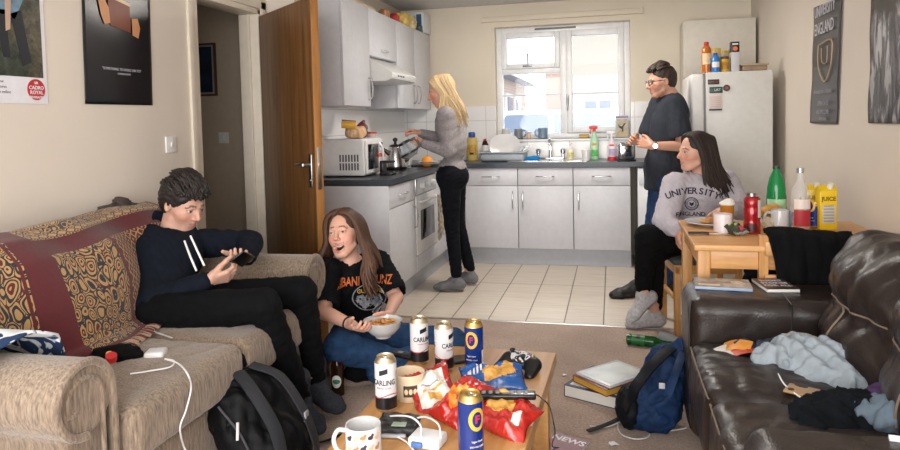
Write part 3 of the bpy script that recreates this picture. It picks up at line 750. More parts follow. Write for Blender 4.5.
s.rbox((SX0+.25, 1.90, .66), (.10, .30, .22), M=Euler((0, math.radians(-14), 0)).to_matrix(), rad=.08, k=.03); s.rbox((SX0+.13, 2.45, .66), (.08, .30, .22), M=Euler((0, math.radians(-14), 0)).to_matrix(), rad=.07, k=.08)
obj('back_cushion', s.mesh('back_cushion'), chen_m, sofa, world=True, angle=180)
# ---------------------------------------------------------------- woven throw
def throw_mat():
    m, nt, b = new_mat('woven_throw')
    uv = N(nt, 'ShaderNodeTexCoord').outputs['UV']; sp = N(nt, 'ShaderNodeSeparateXYZ'); nt.links.new(uv, sp.inputs[0]); u, v = sp.outputs[0], sp.outputs[1]
    def math_(op, a, b_=None, c=None):
        n = N(nt, 'ShaderNodeMath', operation=op)
        for i, q in enumerate((a, b_, c)):
            if q is None: continue
            if hasattr(q, 'links'): nt.links.new(q, n.inputs[i])
            else: n.inputs[i].default_value = q
        return n.outputs[0]
    def inr(x, lo, hi): return math_('MULTIPLY', math_('GREATER_THAN', x, lo), math_('LESS_THAN', x, hi))
    mar = lin((92, 24, 30)); tan = lin((188, 150, 96)); nav = lin((34, 36, 48)); 
    mp = N(nt, 'ShaderNodeMapping'); mp.inputs['Scale'].default_value = (30, 19, 1)
    nzv = N(nt, 'ShaderNodeTexNoise', i_Scale=9.0, i_Detail=2); nt.links.new(uv, nzv.inputs['Vector']); av = N(nt, 'ShaderNodeVectorMath', operation='MULTIPLY_ADD'); nt.links.new(nzv.outputs['Color'], av.inputs[0]); av.inputs[1].default_value = (.07, .09, 0); nt.links.new(uv, av.inputs[2]); nt.links.new(av.outputs[0], mp.inputs[0])
    vo = N(nt, 'ShaderNodeTexVoronoi', i_Scale=1.0, i_Randomness=.55); vo.feature = 'F1'; nt.links.new(mp.outputs[0], vo.inputs['Vector'])
    ve = N(nt, 'ShaderNodeTexVoronoi', i_Scale=1.0, i_Randomness=.55); ve.feature = 'DISTANCE_TO_EDGE'; nt.links.new(mp.outputs[0], ve.inputs['Vector'])
    rings = math_('SINE', math_('MULTIPLY', vo.outputs['Distance'], 15)); rg = math_('GREATER_THAN', rings, .72)
    ed = math_('LESS_THAN', ve.outputs['Distance'], .07)
    motif = mixc(nt, rg, tan, nav); motif = mixc(nt, math_('LESS_THAN', rings, -.80), motif, mar); motif = mixc(nt, math_('LESS_THAN', ve.outputs['Distance'], .035), motif, nav)
    # diamond trellis
    a = math_('ABSOLUTE', math_('SUBTRACT', math_('FRACT', math_('MULTIPLY', u, 30)), .5)); c = math_('ABSOLUTE', math_('SUBTRACT', math_('FRACT', math_('MULTIPLY', v, 22)), .5))
    dsum = math_('ADD', a, c); dia = inr(dsum, .32, .52); dot = math_('GREATER_THAN', dsum, .85)
    trel = mixc(nt, dia, mar, tan); trel = mixc(nt, dot, trel, tan)
    trel2 = mixc(nt, dia, tan, nav); trel2 = mixc(nt, math_('LESS_THAN', dsum, .16), trel2, mar)
    # layout: u along the sofa (0 near), v from bottom hem to over the back
    c_ = mixc(nt, 0.0, mar, mar)
    def lay(mask, col, base): return mixc(nt, mask, base, col)
    c_ = lay(math_('MULTIPLY', inr(u, .03, .21), inr(v, .02, .97)), motif, c_)
    c_ = lay(math_('MULTIPLY', inr(u, .035, .045), inr(v, 0, 1)), mar, c_)
    c_ = lay(math_('MULTIPLY', inr(u, .195, .205), inr(v, 0, 1)), mar, c_)
    c_ = lay(math_('MULTIPLY', inr(u, .31, .56), inr(v, .04, .46)), motif, c_)
    c_ = lay(math_('MULTIPLY', inr(u, .58, .98), inr(v, .04, .46)), trel, c_)
    c_ = lay(math_('MULTIPLY', inr(u, .30, .99), inr(v, .56, .84)), trel2, c_)
    c_ = lay(math_('MULTIPLY', inr(u, .33, .97), inr(v, .62, .77)), motif, c_)
    nz = noise_tex(nt, coords(nt, (500, 500, 500)), 1, 2); c_ = mixc(nt, .5, c_, ramp(nt, nz, [(.3, (.6, .6, .6)), (.7, (1.2, 1.2, 1.2))]), 'MULTIPLY')
    nt.links.new(c_, b.inputs['Base Color']); b.inputs['Roughness'].default_value = .95; bump(nt, b, nz, .6, .003); b.inputs['Sheen Weight'].default_value = .2
    return m
def throw_pt(u, v):
    # follows the back of the sofa: hem on the seat, up the back cushion, over the top
    y = 1.50+1.22*u+.05*(1-v)*(u-.5)
    path = [(-1.72, .515), (-1.775, .545), (-1.80, .68), (-1.86, .84), (-1.93, .915), (-2.03, .935), (-2.13, .92), (-2.17, .86)]
    t = v*(len(path)-1); k = min(int(t), len(path)-2); f = t-k
    x = path[k][0]*(1-f)+path[k+1][0]*f; z = path[k][1]*(1-f)+path[k+1][1]*f
    q = min(1, max(0, (u-.42)/.35)); x -= .125*q*q*(3-2*q)*(1 if k < 5 else max(0, 1-(t-5)*.6))*(1 if x > -2.1 else .3)
    w = .010*math.sin(u*21+v*5)+.007*math.sin(u*9-v*11)+.006*math.sin(v*17+u*3)
    return (x+w+.008, y+.012*math.sin(v*7), z+.6*w+.006)
th = thing('throw_blanket', 'maroon and gold woven throw draped over the beige sofa back', 'throw', (-1.95, 2.1, .5))
obj('throw_blanket', grid_mesh('throw_blanket', 90, 60, throw_pt, .006), throw_mat(), th, world=True, angle=180)
bm = B(); rnd = random.Random(5)
for i in range(110):
    u = i/109; p = V(throw_pt(u, 0)); q = p+V(.055+rnd.uniform(-.01, .01), rnd.uniform(-.012, .012), -.004+rnd.uniform(-.004, .004))
    tube(bm, [p, p.lerp(q, .5)+V(0, 0, .008), q], .0038, 4, 2, mi=i % 2)
for i in range(60):
    v = i/59; p = V(throw_pt(0, v)); q = p+V(.012, -.045, -.02)
    tube(bm, [p, q], .0038, 4, 1, mi=i % 2)
fr_ = obj('fringe', bm, [mat('fringe_maroon', (110, 60, 62), rough=.9), mat('fringe_cream', (186, 160, 134), rough=.9)], th, world=True); fr_['kind'] = 'stuff'
s = Solid(.010); c0 = V((-2.16, 2.573, 0.94)); s.ell(c0+V(0, 0, -.02), (.04, .11, .03), None, .02); s.ell(c0+V(0, .0, .01), (.03, .035, .03), None, .02); s.ell(c0+V(0, -.08, -.01), (.03, .05, .02), None, .02)
tag(obj('scarf', s.mesh('scarf', disp=wrinkle(.012, 40, 2)), mat('dark_scarf', (66, 56, 54), rough=.9, var=.5, vscale=60), None, world=True, angle=180), 'small crumpled dark scarf on top of the sofa back', 'scarf')
# navy and white towel over the near arm
def towel_mat():
    m, nt, b = new_mat('leafy_towel'); n = noise_tex(nt, coords(nt, (1, 1, 1)), 11, 2, .5, 1.5)
    nt.links.new(ramp(nt, n, [(.47, lin((24, 48, 84))), (.50, lin((222, 226, 230)))]), b.inputs['Base Color']); b.inputs['Roughness'].default_value = .95
    bump(nt, b, noise_tex(nt, coords(nt), 300, 2), .5, .003); return m
def towel_pt(u, v):
    x = -1.98+.42*u+.03*math.sin(v*6); path = [(1.60, .60), (1.55, .69), (1.47, .715), (1.38, .70), (1.33, .62), (1.315, .48)]
    t = v*5; k = min(int(t), 4); f = t-k
    y = path[k][0]*(1-f)+path[k+1][0]*f; z = path[k][1]*(1-f)+path[k+1][1]*f
    return (x, y, z+.012*abs(math.sin(u*11+v*3))+.010*math.sin(u*23+v*9)+.008)
tag(obj('towel', grid_mesh('towel', 40, 30, towel_pt, .008), towel_mat(), None, world=True, angle=180), 'navy and white leaf print towel over the near sofa arm', 'towel')
# ================================================================ BROWN LEATHER SOFA
def leather_mat():
    m, nt, b = new_mat('brown_leather'); co = coords(nt)
    v = N(nt, 'ShaderNodeTexVoronoi', i_Scale=160); nt.links.new(co, v.inputs[0]); n = noise_tex(nt, co, 4, 5, .6); n3 = noise_tex(nt, co, 14, 4, .5, .8)
    nt.links.new(ramp(nt, n, [(.3, lin((30, 23, 22))), (.7, lin((47, 37, 33)))]), b.inputs['Base Color'])
    nt.links.new(ramp(nt, n3, [(.3, .29), (.7, .42)]), b.inputs['Roughness'])
    mx = mixc(nt, .35, v.outputs['Distance'], n3); bump(nt, b, mx, .22, .004); return m
lea_m = leather_mat(); stitch = mat('stitching', (124, 108, 94), rough=.7)
ls = thing('leather_sofa', 'dark brown leather two-seater sofa along the right wall', 'sofa', (.75, 2.2, 0))
LX0, LX1, LY0, LY1 = .27, 1.17, 1.30, 2.95
s = Solid(.010); s.rbox(((LX0+LX1)/2+.02, (LY0+LY1)/2, .17), ((LX1-LX0)/2-.02, (LY1-LY0)/2-.02, .12), rad=.02, k=.01); obj('base', s.mesh('base'), lea_m, ls, world=True, angle=180)
for (y0, y1) in ((2.60, LY1), (LY0, 1.59)):
    s = Solid(.010); s.rbox(((LX0+LX1)/2-.00, (y0+y1)/2, .33), ((LX1-LX0)/2, (y1-y0)/2, .27), rad=.055, k=.01)
    a = obj('arm', s.mesh('arm', disp=wrinkle(.0025, 9, 3)), lea_m, ls, world=True, angle=180)
    bm = B(); tube(bm, [(LX0+.004, y0+.03, .10), (LX0+.004, y0+.03, .54), (LX0+.022, y0+.045, .585)], .0035, 6, 4); tube(bm, [(LX0+.35, y0-.001, .46), (LX0+.35, y0+.004, .575), (LX0+.35, y0+.03, .598), (LX0+.35, y1-.06, .600)], .003, 6, 4); obj('seam', bm, mat('seam_dark', (30, 24, 22), rough=.5), a, world=True)
def wr_leather(seed):
    rs = np.random.RandomState(seed)
    w = wrinkle(.006, 9, seed, (1, 1, .4))
    return w
for i, (y0, y1) in enumerate(((2.095, 2.60), (1.57, 2.09))):
    s = Solid(.010); s.rbox((.60, (y0+y1)/2, .325), (.335, (y1-y0)/2, .125), rad=.05, k=.02); s.ell((.60, (y0+y1)/2, .40), (.30, (y1-y0)*.45, .065), None, .05)
    c = obj('seat_cushion', s.mesh('seat_cushion', disp=wr_leather(3+i)), lea_m, ls, world=True, angle=180)
    bm = B(); tube(bm, [(LX0+.005, y0+.02, .425), (LX0+.000, y0+.06, .430), (LX0+.000, y1-.06, .430), (LX0+.005, y1-.02, .425)], .003, 6, 4); obj('stitched_seam', bm, stitch, c, world=True)
for i, (y0, y1) in enumerate(((2.13, 2.66), (1.57, 2.12))):
    s = Solid(.010); R = Euler((0, math.radians(12), 0)).to_matrix(); ym = (y0+y1)/2
    s.rbox((.945, ym, .605), (.185, (y1-y0)/2+.02, .245), M=R, rad=.075, k=.03); s.ell((.83, ym, .72), (.12, (y1-y0)*.50, .11), None, .05); s.ell((.79, ym, .53), (.11, (y1-y0)*.48, .11), None, .05)
    c = obj('back_cushion', s.mesh('back_cushion', disp=wrinkle(.009, 7, 13+i, (.3, 1.5, .5))), lea_m, ls, world=True, angle=180)
    zs = [y0+.02+(y1-y0-.04)*k/10 for k in range(11)]
    bm = B(); tube(bm, snap(c, [(.7, y, .655) for y in zs], (1, 0, 0)), .0035, 6, 2); tube(bm, snap(c, [(.7, ym, .655-.02*k) for k in range(9)], (1, 0, 0)), .0035, 6, 2); obj('stitched_seam', bm, stitch, c, world=True)
bm = B()
s = Solid(.012); s.rbox((1.12, 2.1, .5), (.05, .78, .33), rad=.04); obj('back_frame', s.mesh('back_frame'), lea_m, ls, world=True, angle=180)
# ================================================================ COFFEE TABLE
light_oak = oak_mat('light_oak', (176, 126, 74), (198, 148, 92), (214, 168, 112), sc=(10, 1.1, 10), rough=.32)
ct = thing('coffee_table', 'low pale oak coffee table covered in cans and crisp packets', 'table', (-.47, 1.95, 0), math.radians(-1.5))
TZ = .42
bm = B(); box(bm, -.27, .245, -.52, .52, TZ-.045, TZ, .004, 3); obj('tabletop', bm, light_oak, ct)
for x in (-.22, .19):
    for y in (-.47, .47): bm = B(); box(bm, x-.03, x+.03, y-.03, y+.03, 0, TZ-.045, .004); obj('leg', bm, light_oak, ct)
bm = B(); box(bm, -.19, .17, -.45, .45, .12, .14, .003); obj('shelf', bm, light_oak, ct)
bm = B(); box(bm, .185, .205, -.44, .44, TZ-.11, TZ-.045, .002); box(bm, -.235, -.215, -.44, .44, TZ-.11, TZ-.045, .002); obj('apron', bm, light_oak, ct)
# ================================================================ DINING TABLE AND CHAIRS
pine = oak_mat('pine', (188, 132, 74), (210, 156, 96), (224, 176, 118), sc=(1.2, 12, 12), rough=.4); pine_v = oak_mat('pine_upright', (188, 132, 74), (208, 154, 94), (222, 172, 114), sc=(14, 14, 1.2), rough=.4)
DT = dict(x0=.33, x1=1.15, y0=2.97, y1=3.70)
dt = thing('dining_table', 'small pine dining table crowded with drinks in front of the fridge', 'table', (.74, 3.33, 0))
bm = B(); box(bm, DT['x0'], DT['x1'], DT['y0'], DT['y1'], .715, .74, .004, 3); obj('tabletop', bm, pine, dt, world=True)
bm = B()
bm = B(); box(bm, .37, 1.11, 3.00, 3.02, .635, .715, .002); obj('apron', bm, pine, dt, world=True)
bm = B(); box(bm, .37, 1.11, 3.65, 3.67, .635, .715, .002); obj('apron', bm, pine, dt, world=True)
bm = B(); box(bm, .355, .375, 3.02, 3.65, .635, .715, .002); obj('apron', bm, pine, dt, world=True)
bm = B(); box(bm, 1.105, 1.125, 3.02, 3.65, .635, .715, .002); obj('apron', bm, pine, dt, world=True)
for x in (.345, 1.085):
    for y in (2.985, 3.635): bm = B(); box(bm, x, x+.05, y, y+.05, 0, .715, .004, 3); obj('leg', bm, pine_v, dt, world=True)
def dining_chair(label, loc, rz):
    """seat centre at origin, backrest towards local +Y"""
    t = thing('dining_chair', label, 'chair', loc, rz, 'pine chairs at the dining table')
    for x in (-.19, .155):
        bm = B(); box(bm, x, x+.035, -.2, -.165, 0, .43, .004); obj('leg', bm, pine_v, t)
        bm = B(); prism(bm, [(.165, 0), (.20, 0), (.20, .45), (.221, .785), (.186, .785), (.165, .45)], x, x+.035, 'X'); obj('leg', bm, pine_v, t)
        bm = B(); box(bm, x+.008, x+.027, -.17, .17, .20, .225, .003); obj('stretcher', bm, pine, t)
    bm = B(); box(bm, -.19, .19, -.20, -.18, .37, .42, .003); box(bm, -.19, .19, .175, .195, .37, .42, .003); box(bm, -.19, -.17, -.18, .18, .37, .42, .003); box(bm, .17, .19, -.18, .18, .37, .42, .003); obj('seat_frame', bm, pine, t)
    bm = B(); box(bm, -.2, .2, -.21, .18, .42, .455, .015, 3); obj('seat', bm, mat('seat_pad_grey', (70, 74, 70), rough=.9), t)
    for z in (.56, .70): bm = B(); box(bm, -.17, .17, .19+(z-.45)*.077, .21+(z-.45)*.077, z, z+.06, .004); obj('back_rail', bm, pine, t)
    return t
dining_chair('pine dining chair under the woman in the sweatshirt', (.50, 4.27, -.0), math.radians(8))
dining_chair('pine dining chair with a black coat on its back, behind the leather sofa arm', (.775, 3.19, 0), math.radians(180))
# black coat over the second chair
def coat_pt(u, v):
    x = .625+.325*u; w = .006*math.sin(u*13+v*3)+.005*math.sin(u*23-v*9)+.004*math.sin(u*37+v*17)
    path = [(3.075, .44), (3.06, .58), (3.045, .72), (3.03, .780), (2.99, .800), (2.945, .780), (2.94, .69), (2.945, .58), (2.95, .40)]
    t = v*8; k = min(int(t), 7); f = t-k; y = path[k][0]*(1-f)+path[k+1][0]*f; z = path[k][1]*(1-f)+path[k+1][1]*f
    return (x+.02*math.sin(v*9), y+(w if v > .5 else -w)-.0, z+(.008*math.sin(u*5+.6) if .3 < v < .7 else 0))
coat = thing('coat', 'black coat hanging over the back of the second dining chair', 'coat', (.79, 3.0, .42))
black_cloth = fabric_mat('black_wool', (16, 17, 20), var=.2)
obj('coat', grid_mesh('coat', 60, 70, coat_pt, .012), black_cloth, coat, world=True, angle=180)
s = Solid(.008); s.chain([(.68, 3.06, .73), (.60, 3.10, .60), (.56, 3.12, .48)], (.035, .045, .04), k=.03); obj('sleeve', s.mesh('sleeve', disp=wrinkle(.006, 26, 4)), black_cloth, coat, world=True, angle=180)
# ================================================================ POSTERS AND SWITCHES ON THE WALLS
def poster(name, label, corners, m, thick=.0015, wave=.004, parent=None, n=(1, 0, 0)):
    """corners: bottom-left, bottom-right, top-right, top-left, on the wall"""
    bl, br, tr, tl = [V(c) for c in corners]; nn = V(n)
    me = grid_mesh(name, 24, 32, lambda u, v: tuple((bl*(1-u)+br*u)*(1-v)+(tl*(1-u)+tr*u)*v+nn*(.006+wave*math.sin(u*4+v*5)*math.sin(v*9+1))), thick)
    return me
def M_attr_poster(me, fn):
    uv = me.uv_layers[0].data; n = len(me.loops); a = np.empty(n*2, np.float32); uv.foreach_get('uv', a); a = a.reshape(-1, 2)
    li = np.empty(n, np.int32); me.loops.foreach_get('vertex_index', li); U = np.zeros((len(me.vertices), 2)); U[li] = a; col_attr(me, fn(U[:, 0], U[:, 1]))
gloss_dark = mat('poster_black', (20, 24, 32), rough=.22, var=.3, vscale=3)
paper_w = mat('poster_paper', (226, 226, 232), rough=.45)
# left poster: photograph above white margin with red roundel
XW = XL+.002
p1 = thing('poster', 'poster with a photo of legs on grass and a red badge, far left wall', 'poster', (XL, 2.0, 1.8))
bm = B(); box(bm, XL+.001, XL+.004, 1.66, 2.288, 1.395, 2.28); obj('sheet', bm, paper_w, p1, world=True)
def legs_photo():
    m, nt, b = new_mat('grass_photo'); n = noise_tex(nt, coords(nt), 26, 6, .7); n2 = noise_tex(nt, coords(nt), 5, 3)
    nt.links.new(mixc(nt, ramp(nt, n2, [(.4, 0.0), (.6, 1.0)]), ramp(nt, n, [(.35, lin((34, 36, 30))), (.7, lin((116, 108, 84)))]), ramp(nt, n, [(.4, lin((26, 34, 28))), (.7, lin((70, 80, 66)))])), b.inputs['Base Color']); b.inputs['Roughness'].default_value = .3; return m
bm = B(); box(bm, XL+.004, XL+.005, 1.68, 2.27, 1.50, 2.28); obj('photo', bm, legs_photo(), p1, world=True)
def onwall(poly, mt, name, x=XL+.0055, parent=None, t=.0008):
    bm = B(); prism(bm, poly, x, x+t, 'X'); return obj(name, bm, mt, parent, world=True, smooth=False)
den = mat('photo_denim', (104, 132, 152), rough=.4, var=.4, vscale=40); trs = mat('photo_trousers', (24, 28, 38), rough=.4)
onwall([(2.06, 2.1), (2.18, 2.1), (2.19, 1.80), (2.15, 1.72), (2.06, 1.74)], den, 'photo_jacket', parent=p1)
onwall([(2.06, 1.75), (2.11, 1.75), (2.12, 1.57), (2.09, 1.57)], trs, 'photo_leg', parent=p1); onwall([(2.13, 1.74), (2.18, 1.76), (2.215, 1.56), (2.175, 1.54)], trs, 'photo_leg', parent=p1)
onwall([(2.11, 1.86), (2.14, 1.86), (2.125, 1.68), (2.105, 1.67)], mat('photo_skin', (190, 160, 140), rough=.4), 'photo_hand', parent=p1, x=XL+.0064)
bm = B(); cyl(bm, (XL+.004, 2.232, 1.452), (XL+.0062, 2.232, 1.452), .042, 28); obj('red_badge', bm, mat('badge_red', (186, 36, 40), rough=.4), p1, world=True)
bm = B()
for k, (tx, sz) in enumerate((('SIR', .014), ('CADRO', .020), ('ROYAL', .020), ('BEVERAGES', .013))): text_bm(bm, tx, sz, frame((XL+.0066, 2.232, 1.478-.019*k), (0, 1, 0), (1, 0, 0)), bold=.02)
obj('badge_lettering', bm, paper_w, p1, world=True)
bm = B()
for k, (tx) in enumerate(('introducing the new', 'summer range at stores', 'everywhere. see more online', 'terms apply')): text_bm(bm, tx, .016, frame((XL+.0046, 2.02, 1.478-.020*k), (0, 1, 0), (1, 0, 0)))
obj('small_print', bm, mat('ink_grey', (90, 90, 100), rough=.6), p1, world=True)
# black poster with a brown case held by two hands
p2 = thing('poster', 'black glossy poster with two hands holding a brown box, beside the doorway', 'poster', (XL, 2.72, 1.4))
me = poster('sheet', '', [(XL, 2.485, 1.40), (XL, 2.93, 1.402), (XL, 2.945, 2.08), (XL, 2.50, 2.09)], None, wave=.001); obj('sheet', me, gloss_dark, p2, world=True, angle=180)
onwall([(2.645, 1.900), (2.790, 1.875), (2.790, 1.745), (2.655, 1.765)], mat('poster_brown', (120, 60, 40), rough=.35), 'printed_box', x=XL+.0095, parent=p2)
onwall([(2.642, 1.910), (2.790, 1.885), (2.790, 1.870), (2.645, 1.895)], mat('poster_cream', (226, 196, 160), rough=.35), 'printed_box_lid', x=XL+.0103, parent=p2)
hm = mat('poster_skin', (206, 148, 104), rough=.4)
onwall([(2.585, 1.875), (2.620, 1.885), (2.650, 1.845), (2.655, 1.775), (2.620, 1.765), (2.600, 1.805)], hm, 'printed_hand', x=XL+.0105, parent=p2); onwall([(2.800, 1.815), (2.840, 1.820), (2.855, 1.775), (2.840, 1.725), (2.800, 1.735)], hm, 'printed_hand', x=XL+.0105, parent=p2)
bm = B(); text_bm(bm, '"SOMETHING TO HOLD ON TO"', .0175, frame((XL+.0105, 2.72, 1.565), (0, 1, .0), (1, 0, 0))); text_bm(bm, 'COMING SOON', .012, frame((XL+.0105, 2.73, 1.545), (0, 1, 0), (1, 0, 0))); obj('lettering', bm, mat('ink_pale', (190, 190, 196), rough=.5), p2, world=True)
# framed picture in the hall
p3 = thing('framed_picture', 'small dark framed picture in the hallway seen through the door', 'picture', (XL-1.05, 4.3, 1.5))
hy = 4.598
hp0, hp1 = V((-3.223, 4.6, 1.527)), V((-2.942, 4.6, 1.93))
p3.location = (hp0.x+.1, hy, hp0.z)
bm = B(); box(bm, hp0.x-.16, hp1.x, hy-.02, hy, hp0.z, hp1.z, .003); obj('frame', bm, mat('walnut', (84, 50, 32), rough=.4), p3, world=True)
bm = B(); box(bm, hp0.x-.145, hp1.x-.015, hy-.022, hy-.018, hp0.z+.015, hp1.z-.015); obj('mount', bm, mat('mount_grey', (150, 150, 140), rough=.5), p3, world=True)
bm = B(); box(bm, hp0.x-.13, hp1.x-.028, hy-.024, hy-.021, hp0.z+.028, hp1.z-.028); obj('print', bm, mat('print_navy_dark', (26, 40, 66), rough=.2, var=.6, vscale=8), p3, world=True)
def switch(label, loc, n, name='light_switch'):
    t = thing(name, label, 'switch', loc); f = frame((0, 0, 0), V(n).cross(V(0, 0, 1)) * -1, n); 
    bm = B(); box(bm, -.043, .043, -.043, .043, 0, .009, .004, 3); bmesh.ops.transform(bm, matrix=f, verts=bm.verts); obj('plate', bm, white_m, t)
    bm = B(); box(bm, -.008, .008, -.014, .014, .008, .014, .003); bmesh.ops.transform(bm, matrix=f, verts=bm.verts); obj('rocker', bm, white_m, t)
switch('white light switch on the left wall beside the doorway', (XL, 3.06, 1.20), (1, 0, 0))
switch('white light switch on the hallway wall', (-2.906, 4.6, 1.203), (0, -1, 0))
# right wall: university pennant and grey photo poster
p4 = thing('poster', 'grey university poster with a shield, hanging on the right wall', 'poster', (XR, 4.5, 1.3))
a0, a1, a2, a3 = (1.195, 4.568, 1.225), (1.195, 4.055, 1.222), (1.195, 3.984, 1.901), (1.195, 4.491, 1.919)
me = poster('sheet', '', [a0, a1, a2, a3], None, wave=.004, n=(-1, 0, 0)); obj('sheet', me, mat('poster_slate', (62, 62, 70), rough=.28, var=.2, vscale=4), p4, world=True, angle=180)
bm = B(); tm = lambda y, z: frame((XR-.024, y, z), (0, -1, 0), (-1, 0, 0))
text_bm(bm, 'UNIVERSITY', .088, tm(4.24, 1.872), sx=.80, bold=.01); text_bm(bm, 'ENGLAND', .095, tm(4.25, 1.770), sx=.80, bold=.01)
obj('lettering', bm, mat('ink_silver', (196, 196, 204), rough=.5), p4, world=True)
bm = B()
for k, (tx, zz, sz) in enumerate((('FOUNDED ON LEARNING', 1.405, .030), ('OPEN DAYS', 1.34, .040), ('ALL WELCOME', 1.29, .036), ('APPLY NOW', 1.25, .026))): text_bm(bm, tx, sz, tm(4.27, zz), sx=.95)
obj('small_print', bm, mat('ink_steel', (150, 152, 160), rough=.5), p4, world=True)
bm = B(); SH = [(4.36, 1.68), (4.12, 1.69), (4.11, 1.60), (4.14, 1.53), (4.24, 1.46), (4.34, 1.53), (4.37, 1.60)]
tube(bm, [(XR-.022, y, z) for y, z in SH+SH[:1]], .004, 5, 3); tube(bm, [(XR-.022, 4.30, 1.66), (XR-.022, 4.29, 1.58), (XR-.022, 4.20, 1.57), (XR-.022, 4.19, 1.66)], .003, 5, 3)
obj('shield', bm, mat('shield_gold', (176, 156, 120), rough=.5), p4, world=True)
p5 = thing('poster', 'black and white photo poster cut off at the right edge of the room', 'poster', (XR, 3.3, 1.3))
def bw_photo():
    m, nt, b = new_mat('bw_photo'); sp = N(nt, 'ShaderNodeSeparateXYZ'); nt.links.new(N(nt, 'ShaderNodeTexCoord').outputs['Object'], sp.inputs[0])
    n = noise_tex(nt, coords(nt, (1, 9, 2.5)), 2.0, 6, .6, .7); g = ramp(nt, sp.outputs['Z'], [(.10, .55), (.25, .85), (.40, .75), (.46, .1)])
    c = ramp(nt, n, [(.40, lin((34, 34, 38))), (.53, lin((120, 120, 126))), (.60, lin((206, 206, 210)))])
    nt.links.new(mixc(nt, 1, c, g, 'MULTIPLY'), b.inputs['Base Color']); b.inputs['Roughness'].default_value = .25; return m
me = poster('sheet', '', [(XR, 3.61, 1.23), (XR, 2.95, 1.23), (XR, 2.95, 1.93), (XR, 3.59, 1.93)], None, wave=.005, n=(-1, 0, 0)); obj('sheet', me, bw_photo(), p5, world=True, angle=180)

# ================================================================ PEOPLE
skin_m = attr_mat('skin', rough=.48, sss=.12, bmp=.08, bscale=300)
def head_frame(c, fwd, up=(0, 0, 1)):
    f = V(fwd).normalized(); u = V(up); u = (u-f*u.dot(f)).normalized(); r = f.cross(u)
    m = Matrix((r, f, u)).transposed().to_4x4(); m.translation = V(c); return m
def add_head(s, H, sc=1.0, mouth=0, fem=False, smile=0):
    T = lambda x, y, z: tuple(H @ (V(x, y, z)*sc))
    R = [list(r) for r in H.to_3x3()]
    e = lambda c, r, k=.02, op='u': s.ell(T(*c), tuple(v*sc for v in r), R, k, op)
    e((0, -.018, .035), (.074, .094, .080), .02)
    e((0, .012, -.01), (.066, .078, .075), .03)
    e((0, .036, -.058-.012*mouth), (.050 if fem else .054, .052, .060), .03)
    e((0, .066, -.100-.016*mouth), (.022 if fem else .027, .018, .016), .022)
    for x in (-1, 1):
        e((x*.040, .052, -.034), (.022, .024, .024 if not smile else .028), .02)
        s.cone(T(x*.052, .012, -.070), T(x*.020, .06, -.098-.012*mouth), .016*sc, .014*sc, .02)
        e((x*.0325, .093, -.001), (.017, .012, .011), .010, 's')
        e((x*.0320, .0755, -.001), (.0135, .0135, .0125), .002)
        s.cone(T(x*.018, .087, .019), T(x*.044, .074, .017), .0068*sc, .005*sc, .012)
        e((x*.0765, -.008, -.012), (.008, .019, .030), .008)
        e((x*.081, -.004, -.012), (.005, .010, .019), .004, 's')
    s.cone(T(0, .086, .012), T(0, .110, -.030), .0075*sc, .0115*sc, .012)
    for x in (-1, 1): s.ell(T(x*.0115, .099, -.036), (.0078*sc,)*3, None, .006)
    ym = -.066
    w = .021+.010*smile
    yl = ym-.008-.022*mouth; up_ = .009*smile
    for x in (-1, 1):
        s.cone(T(x*w, .075, ym+.003+up_), T(0, .089, ym+.005), .004*sc, .0055*sc, .010)
        m1 = T(x*w*.62, .082, yl*.62+ym*.38 if mouth else yl+.001)
        s.cone(T(x*w, .075, ym+.001+up_), m1, .0042*sc, .005*sc, .008); s.cone(m1, T(0, .087, yl), .005*sc, .0068*sc, .008)
    if mouth:
        e((0, .098, (ym+yl)/2), (w*.7, .034, .0125*mouth), .002, 's')
        for x in (-1, 1): e((x*w*.62, .096, (ym+yl)/2+.0045*smile), (w*.45, .032, .0095*mouth), .002, 's')
    else: e((0, .098, ym-.002), (w*.95, .010, .0012), .003, 's')
